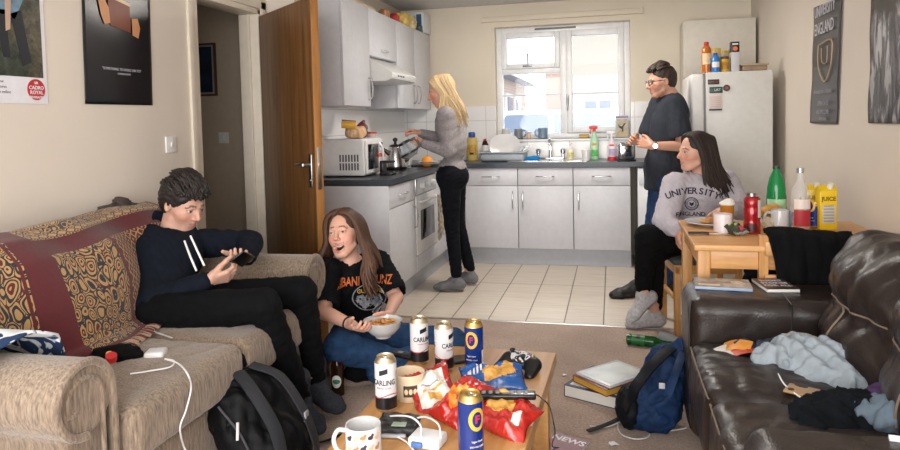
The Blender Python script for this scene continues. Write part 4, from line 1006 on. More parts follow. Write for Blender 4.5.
def head_cols(P, cols, H, sc, skin, lip, brow, iris, mouth=0, smile=0, stubble=0, cap=None):
    Hi = np.array(H.inverted()); L = (P@Hi[:3, :3].T+Hi[:3, 3])/sc
    x, y, z = L[:, 0], L[:, 1], L[:, 2]; ax = np.abs(x)
    inh = (z > -.14) & (z < .14) & (ax < .1) & (y > -.13) & (y < .14)
    def put(m, c, a=1.0):
        w = (m & inh)[:, None]*a; cols[:] = cols*(1-w)+np.array(lin(c))*w
    put((y > .02) & (np.hypot(ax-.045, z+.035) < .022), tuple(int(v) for v in (skin[0]*.98, skin[1]*.82, skin[2]*.80)), .5)
    put((y > .095) & (z < -.02) & (z > -.045), (skin[0], int(skin[1]*.85), int(skin[2]*.83)), .5)
    if stubble: put((y > .0) & (z < -.045) & (z > -.13), tuple(int(v*.78) for v in skin), stubble)
    ym = -.066; yl = ym-.008-.022*mouth; w = .021+.010*smile
    tt = ax/w; cz = ym+.003+.009*smile; zu = ym+.005+(cz-ym-.005)*tt; zl = yl+(cz-yl)*tt**2.2
    q = (np.abs(z-zu) < .0038*(1.1-tt*.6)) | (np.abs(z-zl) < .0046*(1.1-tt*.6))
    put(q & (tt < 1.02) & (y > .070), lip, .75)
    if mouth: put((tt < .95) & (z < zu-.002) & (z > zl+.002) & (y > .03) & (y < .083-.014*tt), (58, 16, 20))
    de = np.hypot(ax-.0320, z+.001); squ = .0042 if smile else .0055
    put((np.abs(z+.001) < squ*np.sqrt(np.maximum(0, 1-((ax-.0325)/.0115)**2))) & (y > .07), (205, 196, 190))
    put((de < .0062) & (np.abs(z+.001) < squ) & (y > .072), iris); put((de < .003) & (y > .074), (12, 10, 10))
    lid = (np.abs(z+.001-squ*np.sqrt(np.maximum(0, 1-((ax-.0325)/.0135)**2))) < .0018) & (ax > .0195) & (ax < .0455) & (y > .065)
    put(lid, (60, 42, 36), .7)
    put((ax > .013) & (ax < .050) & (np.abs(z-(.0235+.003*smile+.05*(ax-.013)-2.6*np.maximum(ax-.034, 0)**1.25)) < .0036) & (y > .055), brow, .75)
def hand(s, w, d, n, t, curl=(.5, .6, .5), sc=1.0, thumb=(.6, .7, .35), tb=.3, vary=(0, 0, 0, 0), k=.012):
    w = V(w); d = V(d).normalized(); n = V(n); n = (n-d*n.dot(d)).normalized(); t0 = d.cross(n).normalized()
    t = t0 if V(t).dot(t0) > 0 else -t0
    tips = []
    offs = (.027, .009, -.009, -.026); L = (.066, .074, .068, .054)
    for i in range(4):
        K = w+d*(.080-.004*abs(i-1))*sc+t*offs[i]*sc
        s.cone(w+t*offs[i]*.45*sc, K, .0145*sc, .0105*sc, k)
        p = K; a = 0; rr = (.0090, .0082, .0076, .0068)
        sp = t*(.10, .02, -.05, -.14)[i]
        for j, fr in enumerate((.46, .31, .23)):
            a += curl[j]+vary[i]
            dd = (d*math.cos(a)+n*math.sin(a)+sp*max(0, math.cos(a))).normalized(); q = p+dd*L[i]*fr*sc
            s.cone(p, q, rr[j]*sc, rr[j+1]*sc, .003 if j else .006); p = q
        tips.append(p)
    p = w+d*.022*sc+t*.024*sc+n*.006*sc; v = (d*thumb[0]+t*thumb[1]+n*thumb[2]).normalized(); r = (.0145, .0110, .0098, .0080)
    s.cone(w+d*.01*sc, p, .014*sc, .0145*sc, .012)
    for j, l in enumerate((.042, .032, .026)):
        q = p+v*l*sc; s.cone(p, q, r[j]*sc, r[j+1]*sc, .006); p = q; v = (v+(d*.6+n*.4-t*.5)*tb).normalized()
    return tips
def foot_pts(ank, to):
    a = V(ank); d = V(to)-a; d.z = 0; d.normalize(); return a, d
def add_foot(s, ank, d, up=(0, 0, 1), sc=1.0, fat=0, k=.02):
    """ankle joint, direction of the toes, sole at .075 below the ankle along -up"""
    a = V(ank); d = V(d).normalized(); u = V(up); u = (u-d*u.dot(d)).normalized(); r = d.cross(u); f = fat
    heel = a-d*.030*sc-u*.040*sc; ball = a+d*.120*sc-u*.052*sc; toe = a+d*.175*sc-u*.060*sc
    s.cone(a, heel, .034*sc+f, .033*sc+f, k); s.cone(a, ball, .034*sc+f, .022*sc+f, k)
    for x in (-.022, .0, .022):
        s.cone(heel+r*x*.4*sc, ball+r*x*sc, .028*sc+f, .021*sc+f, k); s.cone(ball+r*x*sc, toe+r*x*.9*sc-d*abs(x)*.5*sc, .021*sc+f, .013*sc+f, k)
def torso(s, J, W, fat=0, k=.04, hipw=.15, belly=.10, depth=.10, low=0):
    hip, neck = V(J['hip']), V(J['neck']); a, b = V(J['shR']), V(J['shL']); x = (b-a).normalized()
    spine = neck-hip; sp = spine.normalized(); mid = V(J.get('mid', hip.lerp(neck, .5)))
    M = frame((0, 0, 0), x, sp); R = [list(r) for r in M.to_3x3()]
    hx = V(J.get('hx', x)).normalized(); R2 = [list(r) for r in frame((0, 0, 0), hx, (mid-hip)).to_3x3()]
    ch = mid.lerp(neck, .5)
    s.ell(ch, (W*.44+fat, depth+fat, spine.length*.33+fat*.5), R, k)
    s.ell(mid, (W*.36+fat, belly+fat, spine.length*.30+fat*.5), R, k)
    s.ell(hip, (hipw+fat, belly+.01+fat, .12+fat*.5), R2, k)
    s.cone(ch+x*W*.18, ch-x*W*.18, depth*.9+fat, depth*.9+fat, k)
    for q in (a, b): s.cone(neck-sp*.045, q, .045+fat, .045+fat, .03)
    return M
def skin_mesh(parent, s, H, sc, skin, **kw):
    me = s.mesh('body'); P = verts_np(me); cols = np.ones((len(P), 3))*np.array(lin(skin))
    head_cols(P, cols, H, sc, skin, **kw); col_attr(me, cols)
    return obj('body', me, skin_m, parent, world=True, angle=180)
def hair_mat(name, c):
    m = attr_mat(name, rough=.6, bmp=.25, bscale=400); return m
def hair_bm_to_obj(bm, cols, name, m, parent):
    me = bpy.data.meshes.new(name); bm.to_mesh(me); bm.free(); col_attr(me, np.array(cols)); return obj(name, me, m, parent, world=True, angle=180)
def locks(H, sc, base, n, path, r=.009, seed=1, var=.25, merge=None, tip=.25, flat=(1.5, .7)):
    """many tapering locks of hair in one mesh; path(i, rnd) -> world points"""
    rnd = random.Random(seed); bm = B(); cols = []; c0 = np.array(lin(base))
    for i in range(n):
        P = path(i, rnd)
        if P is None: continue
        n0 = len(bm.verts); tube(bm, P, [r*.7, r, r, r*.9, r*tip], n=5, sub=3, flat=flat, up=(rnd.uniform(-1, 1), rnd.uniform(-1, 1), .3))
        f = 1+rnd.uniform(-var, var); cols += [c0*f]*(len(bm.verts)-n0)
    return bm, cols
def cap_mesh(H, sc, grow=.006, front=.075, low=-.06, res=.005, amp=.002, side=.035, browline=.055):
    T = lambda x, y, z: tuple(H @ (V(x, y, z)*sc)); R = [list(r) for r in H.to_3x3()]
    s = Solid(res); s.ell(T(0, -.022, .036), tuple((v+grow)*sc for v in (.077, .095, .082)), R, .02); s.ell(T(0, -.045, -.01), tuple((v+grow)*sc for v in (.066, .062, .07)), R, .03)
    s.ell(T(0, .095, -.045), tuple(v*sc for v in (.064, .086, browline+front)), R, .006, 's')
    for x in (-1, 1): s.ell(T(x*.09, .012, -.055), tuple(v*sc for v in (.04, .036, .05)), R, .006, 's')
    return s
def project(me_obj, origin, xd, nd, s, size, m, parent, name='lettering', off=.0025, **kw):
    """raised print laid onto a garment: letters drop along -nd onto the surface"""
    co = verts_np(me_obj.data); pm = np.array(pmat(me_obj)); co = co@pm[:3, :3].T+pm[:3, 3]
    me = me_obj.data; polys = np.empty(len(me.loops), np.int32); me.loops.foreach_get('vertex_index', polys); polys = polys.reshape(-1, 4)
    bv = BVHTree.FromPolygons([tuple(v) for v in co], polys.tolist())
    n = V(nd).normalized(); x = V(xd); x = (x-n*x.dot(n)).normalized(); y = n.cross(x); o = V(origin)
    bm = B()
    def drop(v):
        p = o+x*v.x+y*v.y; h = bv.ray_cast(p+n*.25, -n, .6)
        q = h[0] if h[0] else p
        return q+n*(off+v.z)
    if callable(s): s(bm, drop)
    else: text_bm(bm, s, size, None, wrap=drop, **kw)
    return obj(name, bm, m, parent, world=True, smooth=False)
def shape_drop(bm, drop, poly, z=0):
    """flat outline laid on cloth as a fan of small triangles"""
    c = (sum(p[0] for p in poly)/len(poly), sum(p[1] for p in poly)/len(poly))
    k = 4; rings = []
    for j in range(1, k+1):
        rings.append([bm.verts.new(drop(V(c[0]+(p[0]-c[0])*j/k, c[1]+(p[1]-c[1])*j/k, z))) for p in poly])
    cv = bm.verts.new(drop(V(c[0], c[1], z))); n = len(poly)
    for i in range(n): bm.faces.new((cv, rings[0][i], rings[0][(i+1) % n]))
    for a, b in zip(rings, rings[1:]):
        for i in range(n): bm.faces.new((a[i], b[i], b[(i+1) % n], a[(i+1) % n]))
def ring_drop(bm, drop, cx, cy, r0, r1, n=40, sx=1, z=0):
    a = [bm.verts.new(drop(V(cx+sx*r0*math.cos(2*PI*i/n), cy+r0*math.sin(2*PI*i/n), z))) for i in range(n)]
    b = [bm.verts.new(drop(V(cx+sx*r1*math.cos(2*PI*i/n), cy+r1*math.sin(2*PI*i/n), z))) for i in range(n)]
    for i in range(n): bm.faces.new((a[i], b[i], b[(i+1) % n], a[(i+1) % n]))

# ---------------------------------------------------------------- young man on the beige sofa, looking at his phone
def man_sofa():
    J = dict(hip=(-1.80, 2.40, .53), mid=(-1.89, 2.47, .64), neck=(-1.935, 2.60, .800), shR=(-1.955, 2.455, .735), shL=(-1.845, 2.745, .745), hx=(-.1, 1, 0))
    H = head_frame((-1.885, 2.640, .950), (.90, -.22, -.42), (.25, -.05, 1)); sc = 1.0
    t = thing('person', 'young man in a navy hoodie on the beige sofa looking down at his phone', 'person', (-1.80, 2.40, .45))
    s = Solid(.0034); add_head(s, H, sc)
    s.cone(J['neck'], tuple(H @ V(0, -.028, -.055)), .050, .050, .02)
    torso(s, J, .33, fat=-.025, depth=.09)
    elR, wrR, elL, wrL = V(-1.83, 2.33, .575), V(-1.600, 2.375, .665), V(-1.64, 2.775, .745), V(-1.555, 2.60, .715)
    s.chain([J['shR'], elR, wrR], (.045, .040, .026)); s.chain([J['shL'], elL, wrL], (.045, .040, .026))
    kR, aR, kL, aL = V(-1.335, 2.34, .585), V(-1.30, 2.555, .115), V(-1.30, 2.60, .575), V(-1.31, 2.735, .115)
    s.chain([(-1.80, 2.32, .53), kR, aR], (.07, .05, .035), k=.03); s.chain([(-1.80, 2.48, .53), kL, aL], (.07, .05, .035), k=.03)
    hand(s, wrR, (.75, .55, .12), (-.2, .6, .55), (.1, -.2, 1), curl=(.55, .7, .5), thumb=(.8, .3, .5), tb=.1)
    hand(s, wrL, (.25, -.95, .05), (-.1, .1, 1), (-1, -.2, .1), curl=(.5, .6, .5), thumb=(.8, .5, .4), tb=.1)
    skin = (204, 160, 140)
    skin_mesh(t, s, H, sc, skin, lip=(170, 105, 98), brow=(34, 24, 20), iris=(60, 45, 36), stubble=.12)
    # hoodie
    s = Solid(.006); torso(s, J, .33, fat=.010, hipw=.16, belly=.105, depth=.095, k=.035)
    s.chain([J['shR'], elR, elR.lerp(wrR, .93)], (.064, .058, .040), k=.03); s.chain([J['shL'], elL, elL.lerp(wrL, .9)], (.064, .056, .040), k=.03)
    nb = V(J['neck']); hd = head_frame(nb, (.85, -.3, .1))
    for i in range(9):   # hood lying round the neck
        a = -2.25+i*4.5/8; q = hd @ V(.085*math.sin(a), -.012-.080*math.cos(a), .058-.020*abs(a)+(.02 if abs(a) < 1 else 0))
        q2 = hd @ V(.085*math.sin(a+.5625), -.012-.080*math.cos(a+.5625), .058-.020*abs(a+.5625)+(.02 if abs(a+.5625) < 1 else 0))
        if i < 8: s.cone(q, q2, .036, .036, .02)
    s.cone(tuple(hd @ V(0, -.11, .0)), tuple(hd @ V(0, -.13, -.06)), .05, .045, .04)
    s.cone(tuple(hd @ V(0, -.01, .05)), tuple(hd @ V(0, .03, .16)), .056, .064, .010, 's')
    me = s.mesh('hoodie', disp=wrinkle(.0045, 17, 3, (1.3, 1.3, 1)))
    hoodie_m = fabric_mat('navy_hoodie', (30, 39, 56), var=.15)
    ho = obj('hoodie', me, hoodie_m, t, world=True, angle=180)
    wm = mat('white_cord', (228, 228, 226), rough=.7)
    bm = B(); tube(bm, [(-1.694, 2.367, 0.826), (-1.636, 2.317, 0.777), (-1.594, 2.294, 0.723)], .0042); obj('drawstring', bm, wm, t, world=True)
    bm = B(); tube(bm, [(-1.67, 2.374, 0.846), (-1.621, 2.342, 0.796), (-1.581, 2.328, 0.736)], .0042); obj('drawstring', bm, wm, t, world=True)
    # trousers
    s = Solid(.006); s.ell(J['hip'], (.13, .165, .115), None, .05)
    s.chain([(-1.79, 2.31, .535), kR, aR+V(0, 0, .02)], (.090, .064, .043), k=.03); s.chain([(-1.79, 2.49, .535), kL, aL+V(0, 0, .02)], (.090, .062, .041), k=.03)
    me = s.mesh('trousers', disp=wrinkle(.004, 20, 8)); obj('trousers', me, fabric_mat('black_jeans', (17, 19, 24), var=.2), t, world=True, angle=180)
    sm = fabric_mat('charcoal_sock', (52, 55, 62), var=.35, vs=140)
    for a, d in ((aR, (.75, -.62, -.02)), (aL, (.85, -.5, -.02))):
        s = Solid(.005); s.cone(a+V(0, 0, .10), a, .044, .04, .02); add_foot(s, a, d, fat=.004)
        obj('sock', s.mesh('sock', disp=wrinkle(.0015, 40, 2)), sm, t, world=True, angle=180)
    # hair: short, dark, swept forward
    s = cap_mesh(H, sc, grow=.009, browline=.050); me = s.mesh('hair', disp=wrinkle(.003, 40, 5)); P = verts_np(me); col_attr(me, np.ones((len(P), 3))*np.array(lin((30, 22, 19))))
    base = obj('hair', me, hair_mat('dark_hair', 0), t, world=True, angle=180)
    def path(i, r):
        a = r.uniform(-1.9, 1.9); e = r.uniform(.15, 1.5); x = .083*math.sin(a)*math.cos(e); y = -.02+.104*math.cos(a)*math.cos(e)*(1 if abs(a) < 1.57 else 1); z = .04+.092*math.sin(e)
        if y < -.12: return None
        p0 = V(x*.75, y-.055, z*.96); p1 = V(x, y-.01, z+.010+r.uniform(0, .008)); p2 = V(x*1.02, y+.018, z+.002+r.uniform(-.004, .01)); p3 = V(x*1.0+r.uniform(-.012, .012), min(y+.034, .095), z-.012)
        if p3.y > .04 and p3.z < .062: p3.z = .062+r.uniform(0, .02)
        if z < .03 and y > .0: return None
        return [H @ p for p in (p0, p1, p2, p3)]
    bm, cols = locks(H, sc, (34, 25, 21), 230, path, r=.0065, seed=4)
    hair_bm_to_obj(bm, cols, 'fringe', hair_mat('dark_hair', 0), base)
    return H
man_sofa()
ph = thing('mobile_phone', 'black phone held in both hands by the young man on the sofa', 'phone', (-1.50, 2.475, .735), rot=(math.radians(-25), math.radians(-35), math.radians(25)))
bm = B(); box(bm, -.035, .035, -.07, .07, -.004, .004, .004, 3); obj('case', bm, mat('phone_black', (18, 18, 20), rough=.3), ph)
bm = B(); box(bm, -.031, .031, -.064, .064, .004, .005); obj('screen', bm, mat('phone_screen_dim', (50, 62, 80), rough=.1), ph)

# ---------------------------------------------------------------- laughing young woman on the floor with a bowl
def woman_floor():
    hip = V(-1.33, 3.36, .13); neck = V((-1.322, 3.197, 0.566)); shR = V((-1.4, 3.084, 0.552)); shL = V((-1.22, 3.334, 0.545))
    J = dict(hip=hip, mid=(hip.lerp(neck, .5)+V(.02, -.02, 0)), neck=neck, shR=shR, shL=shL)
    H = head_frame((-1.338, 3.17, 0.736), (-.02, -.98, .14), (-.14, .1, 1)); sc = .98
    t = thing('person', 'laughing woman with long brown hair sitting on the carpet with a bowl', 'person', (hip.x, hip.y, 0))
    s = Solid(.0034); add_head(s, H, sc, mouth=1.0, fem=True, smile=1)
    s.cone(neck, tuple(H @ V(0, -.028, -.055)), .050, .046, .03); torso(s, J, .33, fat=-.015, depth=.095)
    elR = V((-1.341, 2.905, 0.397)); wrR = V((-1.144, 2.767, 0.386)); elL = V((-1.084, 3.215, 0.393)); wrL = V((-1.035, 2.959, 0.386))
    s.chain([shR, elR, wrR], (.043, .036, .023)); s.chain([shL, elL, wrL], (.043, .036, .023))
    kR = V((-1.285, 2.951, 0.216)); kR.z = max(kR.z, .16); kL = V((-0.828, 3.349, 0.178)); kL.z = .13
    aR = V(-1.03, 3.16, .075); aL = V(-1.12, 3.02, .08)
    s.chain([hip+V(-.08, -.03, .0), kR, aR], (.065, .045, .033), k=.03); s.chain([hip+V(.09, 0, .0), kL, aL], (.065, .045, .033), k=.03)
    hand(s, wrR, (.70, -.62, -.02), (.15, .35, .9), (-.5, -.5, .7), curl=(.35, .5, .45), thumb=(.75, .6, .35), sc=.95)
    hand(s, wrL, (-.2, -.75, -.42), (-.75, .0, .5), (.1, .3, 1), curl=(.5, .6, .5), thumb=(.7, .6, .4), sc=.95)
    skin_mesh(t, s, H, sc, (222, 172, 150), lip=(184, 88, 86), brow=(110, 78, 58), iris=(70, 60, 50), mouth=1.0, smile=1)
    s = Solid(.0055); torso(s, J, .33, fat=.008, hipw=.155, depth=.10, k=.035)
    for a, e in ((shR, elR), (shL, elL)):
        s.cone(a, a.lerp(e, .78), .066, .072, .03)
        h = a.lerp(e, .78); dd = (e-a).normalized(); s.cone(h+dd*.078, h+dd*.16, .080, .080, .004, 's')
    s.cone(neck+V(0, 0, .01), tuple(H @ V(0, -.03, -.03)), .066, .075, .006, 's')
    me = s.mesh('t_shirt', disp=wrinkle(.0045, 24, 11, (1, 1, 1.5))); tsm = fabric_mat('black_tee', (22, 24, 30), var=.15)
    ts = obj('t_shirt', me, tsm, t, world=True, angle=180)
    s = Solid(.0055); s.ell(hip+V(0, 0, -.005), (.165, .13, .105), None, .05)
    s.chain([hip+V(-.08, -.03, .0), kR, aR], (.090, .078, .055), k=.04); s.chain([hip+V(.09, 0, .0), kL, aL], (.090, .075, .055), k=.04)
    me = s.mesh('jeans', disp=wrinkle(.0045, 24, 5)); obj('jeans', me, fabric_mat('blue_denim', (44, 72, 108), var=.3, vs=18), t, world=True, angle=180)
    sm = fabric_mat('black_sock', (22, 22, 26))
    for a, d in ((aR, (.9, .2, 0)), (aL, (-.95, -.25, 0))):
        s = Solid(.005); add_foot(s, a, d, up=(.1, -.8, .3), fat=.004, sc=.92); obj('sock', s.mesh('sock'), sm, t, world=True, angle=180)
    bm = B(); P_ = []
    for k in range(13):
        x = -.0185+.037*k/12; y = .0825-.011*(abs(x)/.031)**1.5; zc = 8*x*x; P_.append([bm.verts.new(H @ (V(x, yy, zz_)*sc)) for yy, zz_ in ((y, -.0675+zc), (y+.001, -.0765+zc+.002*(abs(x)/.0185)**2), (y-.003, -.0675+zc))])
    for a_, b_ in zip(P_, P_[1:]):
        for q in ((0, 1), (1, 2), (2, 0)): bm.faces.new((a_[q[0]], b_[q[0]], b_[q[1]], a_[q[1]]))
    bm.faces.new(P_[0]); bm.faces.new(P_[-1][::-1]); obj('teeth', bm, mat('teeth', (206, 196, 182), rough=.3), t, world=True)
    # print on the shirt
    n = V(.20, -.97, .10); x = V(1, .23, 0)
    red = mat('print_orange', (206, 108, 52), rough=.7, var=.3, vscale=60); grey = mat('print_grey', (150, 156, 164), rough=.7, var=.5, vscale=70); yel = mat('print_yellow', (208, 170, 80), rough=.7, var=.4, vscale=90); pblk = mat('print_black', (26, 28, 34), rough=.7)
    o = V((-1.176, 2.972, 0.511))
    project(ts, o, x, n, 'BANI & GUNZ', .062, red, ts, sx=.62, bold=.02, off=.004)
    o2 = V((-1.168, 2.969, 0.425))
    def ringf(bm, drop): ring_drop(bm, drop, 0, 0, .066, .071, sx=1.15)
    project(ts, o2, x, n, ringf, 0, grey, ts, name='print_ring', off=.004)
    def faces(bm, drop):
        for (cx, cy, r) in ((-.042, -.010, .024), (0, -.016, .028), (.042, -.010, .024), (-.024, -.038, .018), (.028, -.040, .018)):
            shape_drop(bm, drop, [(cx+r*math.cos(a/10*PI)*(1+.18*math.sin(a*2.1)), cy+r*math.sin(a/10*PI)*(1.1+.15*math.cos(a*1.7))) for a in range(20)])
    project(ts, o2, x, n, faces, 0, grey, ts, name='print_figures', off=.004)
    def dark(bm, drop):
        for (cx, cy) in ((-.066, -.005), (-.044, -.005), (-.012, -.014), (.012, -.014), (.044, -.005), (.066, -.005), (-.055, -.03), (0, -.042), (.055, -.03)):
            shape_drop(bm, drop, [(cx+.006*math.cos(a/5*PI), cy+.005*math.sin(a/5*PI)) for a in range(10)])
    project(ts, o2, x, n, dark, 0, pblk, ts, name='print_shadows', off=.0052)
    project(ts, V((-1.163, 2.972, 0.459)), x, n, 'GUNSHINE', .028, yel, ts, sx=.9, bold=.03, off=.005)
    # bracelet
    bm = B(); q = wrR.lerp(elR, .12); f = frame(q, (0, 0, 1), (wrR-elR)); tube(bm, [f @ V(.029*math.cos(a*PI/6), .029*math.sin(a*PI/6), 0) for a in range(13)], .004, 6, 2); obj('bracelet', bm, mat('bracelet_black', (20, 20, 22), rough=.5), t, world=True)
    # long brown hair
    s = cap_mesh(H, sc, grow=.008, browline=.045, front=.108); me = s.mesh('hair', disp=wrinkle(.002, 35, 9)); P = verts_np(me); col_attr(me, np.ones((len(P), 3))*np.array(lin((78, 53, 39))))
    base = obj('hair', me, hair_mat('brown_hair', 0), t, world=True, angle=180)
    rt = H.to_3x3() @ V(1, 0, 0)
    def path(i, r):
        sd = 1 if r.random() < .58 else -1; y0 = r.uniform(-.10, .062); w = r.random()
        p0 = V(.004*sd, y0, .116-.9*(y0+.01)**2*4); p1 = V(sd*.052, y0*.9+.004, .102-.25*abs(y0)); p2 = V(sd*(.083), y0*.75-.006, .03); p3 = V(sd*(.088+.012*w), y0*.7-.012, -.05)
        P = [H @ p for p in (p0, p1, p2, p3)]; L = r.uniform(.16, .30); side = rt*sd
        fwd = V(.05, -.9, 0)*(.04+.055*r.random()) if y0 > -.05 else V(-.1, .5, 0)*.05
        q = P[-1]; P.append(q+side*.035+fwd*.45+V(0, 0, -L*.35)); P.append(q+side*(.02+.05*r.random())+fwd*.9+V(0, 0, -L*.7)); P.append(q+side*(.035+.055*r.random())+fwd+V(0, 0, -L)); return P
    bm, cols = locks(H, sc, (88, 60, 44), 300, path, r=.0095, seed=8, var=.35); hair_bm_to_obj(bm, cols, 'long_locks', hair_mat('brown_hair', 0), base)
woman_floor()
bc = V((-1.016, 2.818, 0.368))
bw = thing('cereal_bowl', 'white china bowl of cereal held by the laughing woman', 'bowl', (bc.x, bc.y, bc.z-.045))
china = mat('china_white', (206, 206, 206), rough=.2, coat=.3)
bm = B(); lathe(bm, [(0, 0), (.035, 0), (.038, .008), (.055, .018), (.080, .045), (.088, .078), (.084, .078), (.076, .047), (.05, .022), (0, .014)], n=36, close=False); obj('bowl', bm, china, bw)
rnd = random.Random(3); bm = B(); lathe(bm, [(0, .052), (.075, .052)], n=24, close=False)
for i in range(70):
    a = rnd.random()*6.28; r = .07*math.sqrt(rnd.random()); c = (r*math.cos(a), r*math.sin(a), .056+.01*rnd.random()); q = bmesh.ops.create_icosphere(bm, subdivisions=1, radius=.008)
    for v in q['verts']: v.co = V(v.co.x*1.2, v.co.y, v.co.z*.6)+V(c)
o = obj('cereal', bm, mat('cereal_gold', (206, 150, 84), rough=.8, var=.5, vscale=60), bw); o['kind'] = 'stuff'

# ---------------------------------------------------------------- blonde woman pouring from the kettle
def woman_kettle():
    hip = V(-1.195, 4.97, .90); neck = V(-1.24, 4.975, 1.385); shR = V(-1.205, 5.11, 1.335); shL = V(-1.205, 4.84, 1.335)
    J = dict(hip=hip, mid=V(-1.18, 4.96, 1.13), neck=neck, shR=shR, shL=shL, hx=(0, 1, 0))
    H = head_frame((-1.27, 4.965, 1.525), (-.91, -.16, -.34), (-.35, 0, 1)); sc = .97
    t = thing('person', 'blonde woman in a grey jumper standing at the worktop pouring a hot drink', 'person', (-1.15, 4.97, 0))
    s = Solid(.0042); add_head(s, H, sc, fem=True); s.cone(neck, tuple(H @ V(0, -.028, -.055)), .048, .044, .03); torso(s, J, .33, fat=-.02)
    elN, wrN, elF, wrF = V(-1.185, 4.82, 1.07), V(-1.375, 4.80, 1.13), V(-1.29, 5.12, 1.14), V(-1.455, 5.00, 1.205)
    s.chain([shL, elN, wrN], (.040, .035, .022)); s.chain([shR, elF, wrF], (.040, .035, .022))
    kA, aA, kB, aB = V(-1.20, 4.93, .50), V(-1.165, 4.90, .085), V(-1.185, 5.06, .50), V(-1.11, 5.12, .085)
    s.chain([hip+V(0, -.07, 0), kA, aA], (.06, .044, .031)); s.chain([hip+V(0, .07, 0), kB, aB], (.06, .044, .031))
    hand(s, wrN, (-.96, .1, .12), (0, .6, -.3), (-.1, .2, 1), curl=(.55, .6, .5), thumb=(.8, .5, .3), sc=.95)
    hand(s, wrF, (-.85, -.2, .3), (-.3, -.2, -.9), (0, -1, .1), curl=(.7, .8, .5), sc=.95)
    skin_mesh(t, s, H, sc, (214, 160, 136), lip=(186, 104, 96), brow=(120, 88, 60), iris=(70, 80, 90))
    s = Solid(.0065); torso(s, J, .32, fat=.008, hipw=.135, belly=.095, depth=.09, k=.03)
    s.chain([shL, elN, elN.lerp(wrN, .92)], (.062, .052, .036), k=.04); s.chain([shR, elF, elF.lerp(wrF, .9)], (.062, .052, .036), k=.04)
    s.cone(neck+V(0, 0, .015), tuple(H @ V(0, -.03, -.02)), .058, .065, .006, 's'); s.ell((hip.x, hip.y, hip.z-.165), (.35, .35, .105), None, .006, 's')
    me = s.mesh('jumper', disp=wrinkle(.0035, 18, 21, (2, 2, .8)))
    obj('jumper', me, mat('heather_grey', (142, 136, 138), rough=.95, var=.45, vscale=120, bmp=.5, bscale=300, stretch=(1, 1, 3)), t, world=True, angle=180)
    s = Solid(.006); s.ell(hip+V(0, 0, -.03), (.125, .150, .12), None, .05)
    s.chain([hip+V(0, -.075, -.02), kA, aA+V(0, 0, .05)], (.090, .056, .042), k=.03); s.chain([hip+V(0, .075, -.02), kB, aB+V(0, 0, .05)], (.090, .056, .042), k=.03)
    obj('leggings', s.mesh('leggings', disp=wrinkle(.003, 24, 4)), fabric_mat('navy_leggings', (24, 28, 38)), t, world=True, angle=180)
    sm = fabric_mat('grey_ankle_sock', (118, 119, 124), var=.2)
    for a, d in ((aA, (-1, -.1, 0)), (aB, (-1, .05, 0))):
        s = Solid(.005); add_foot(s, a, d, fat=.004, sc=.95); obj('sock', s.mesh('sock'), sm, t, world=True, angle=180)
    s = cap_mesh(H, sc, grow=.008, browline=.045, front=.108); me = s.mesh('hair', disp=wrinkle(.002, 35, 9)); P = verts_np(me); col_attr(me, np.ones((len(P), 3))*np.array(lin((190, 162, 120))))
    base = obj('hair', me, hair_mat('blonde_hair', 0), t, world=True, angle=180); rt = H.to_3x3() @ V(1, 0, 0)
    def path(i, r):
        sd = 1 if r.random() < .5 else -1; y0 = r.uniform(-.105, .055)
        p0 = V(.004*sd, y0, .116-.9*(y0+.01)**2*4); p1 = V(sd*.052, y0*.9+.002, .10-.25*abs(y0)); p2 = V(sd*.082, y0*.75-.008, .03); p3 = V(sd*.085, y0*.7-.025, -.05)
        P = [H @ p for p in (p0, p1, p2, p3)]; L = r.uniform(.16, .27); q = P[-1]
        back = V(.12, 0, 0)*(.1+r.random()) if y0 < 0 else V(-.02, 0, 0)
        P.append(q+rt*sd*.01+back*.5+V(0, 0, -L*.5)); P.append(q+rt*sd*.015+back*.8+V(0, 0, -L)); return P
    bm, cols = locks(H, sc, (206, 178, 136), 260, path, r=.0095, seed=12, var=.25); hair_bm_to_obj(bm, cols, 'long_locks', hair_mat('blonde_hair', 0), base)
woman_kettle()

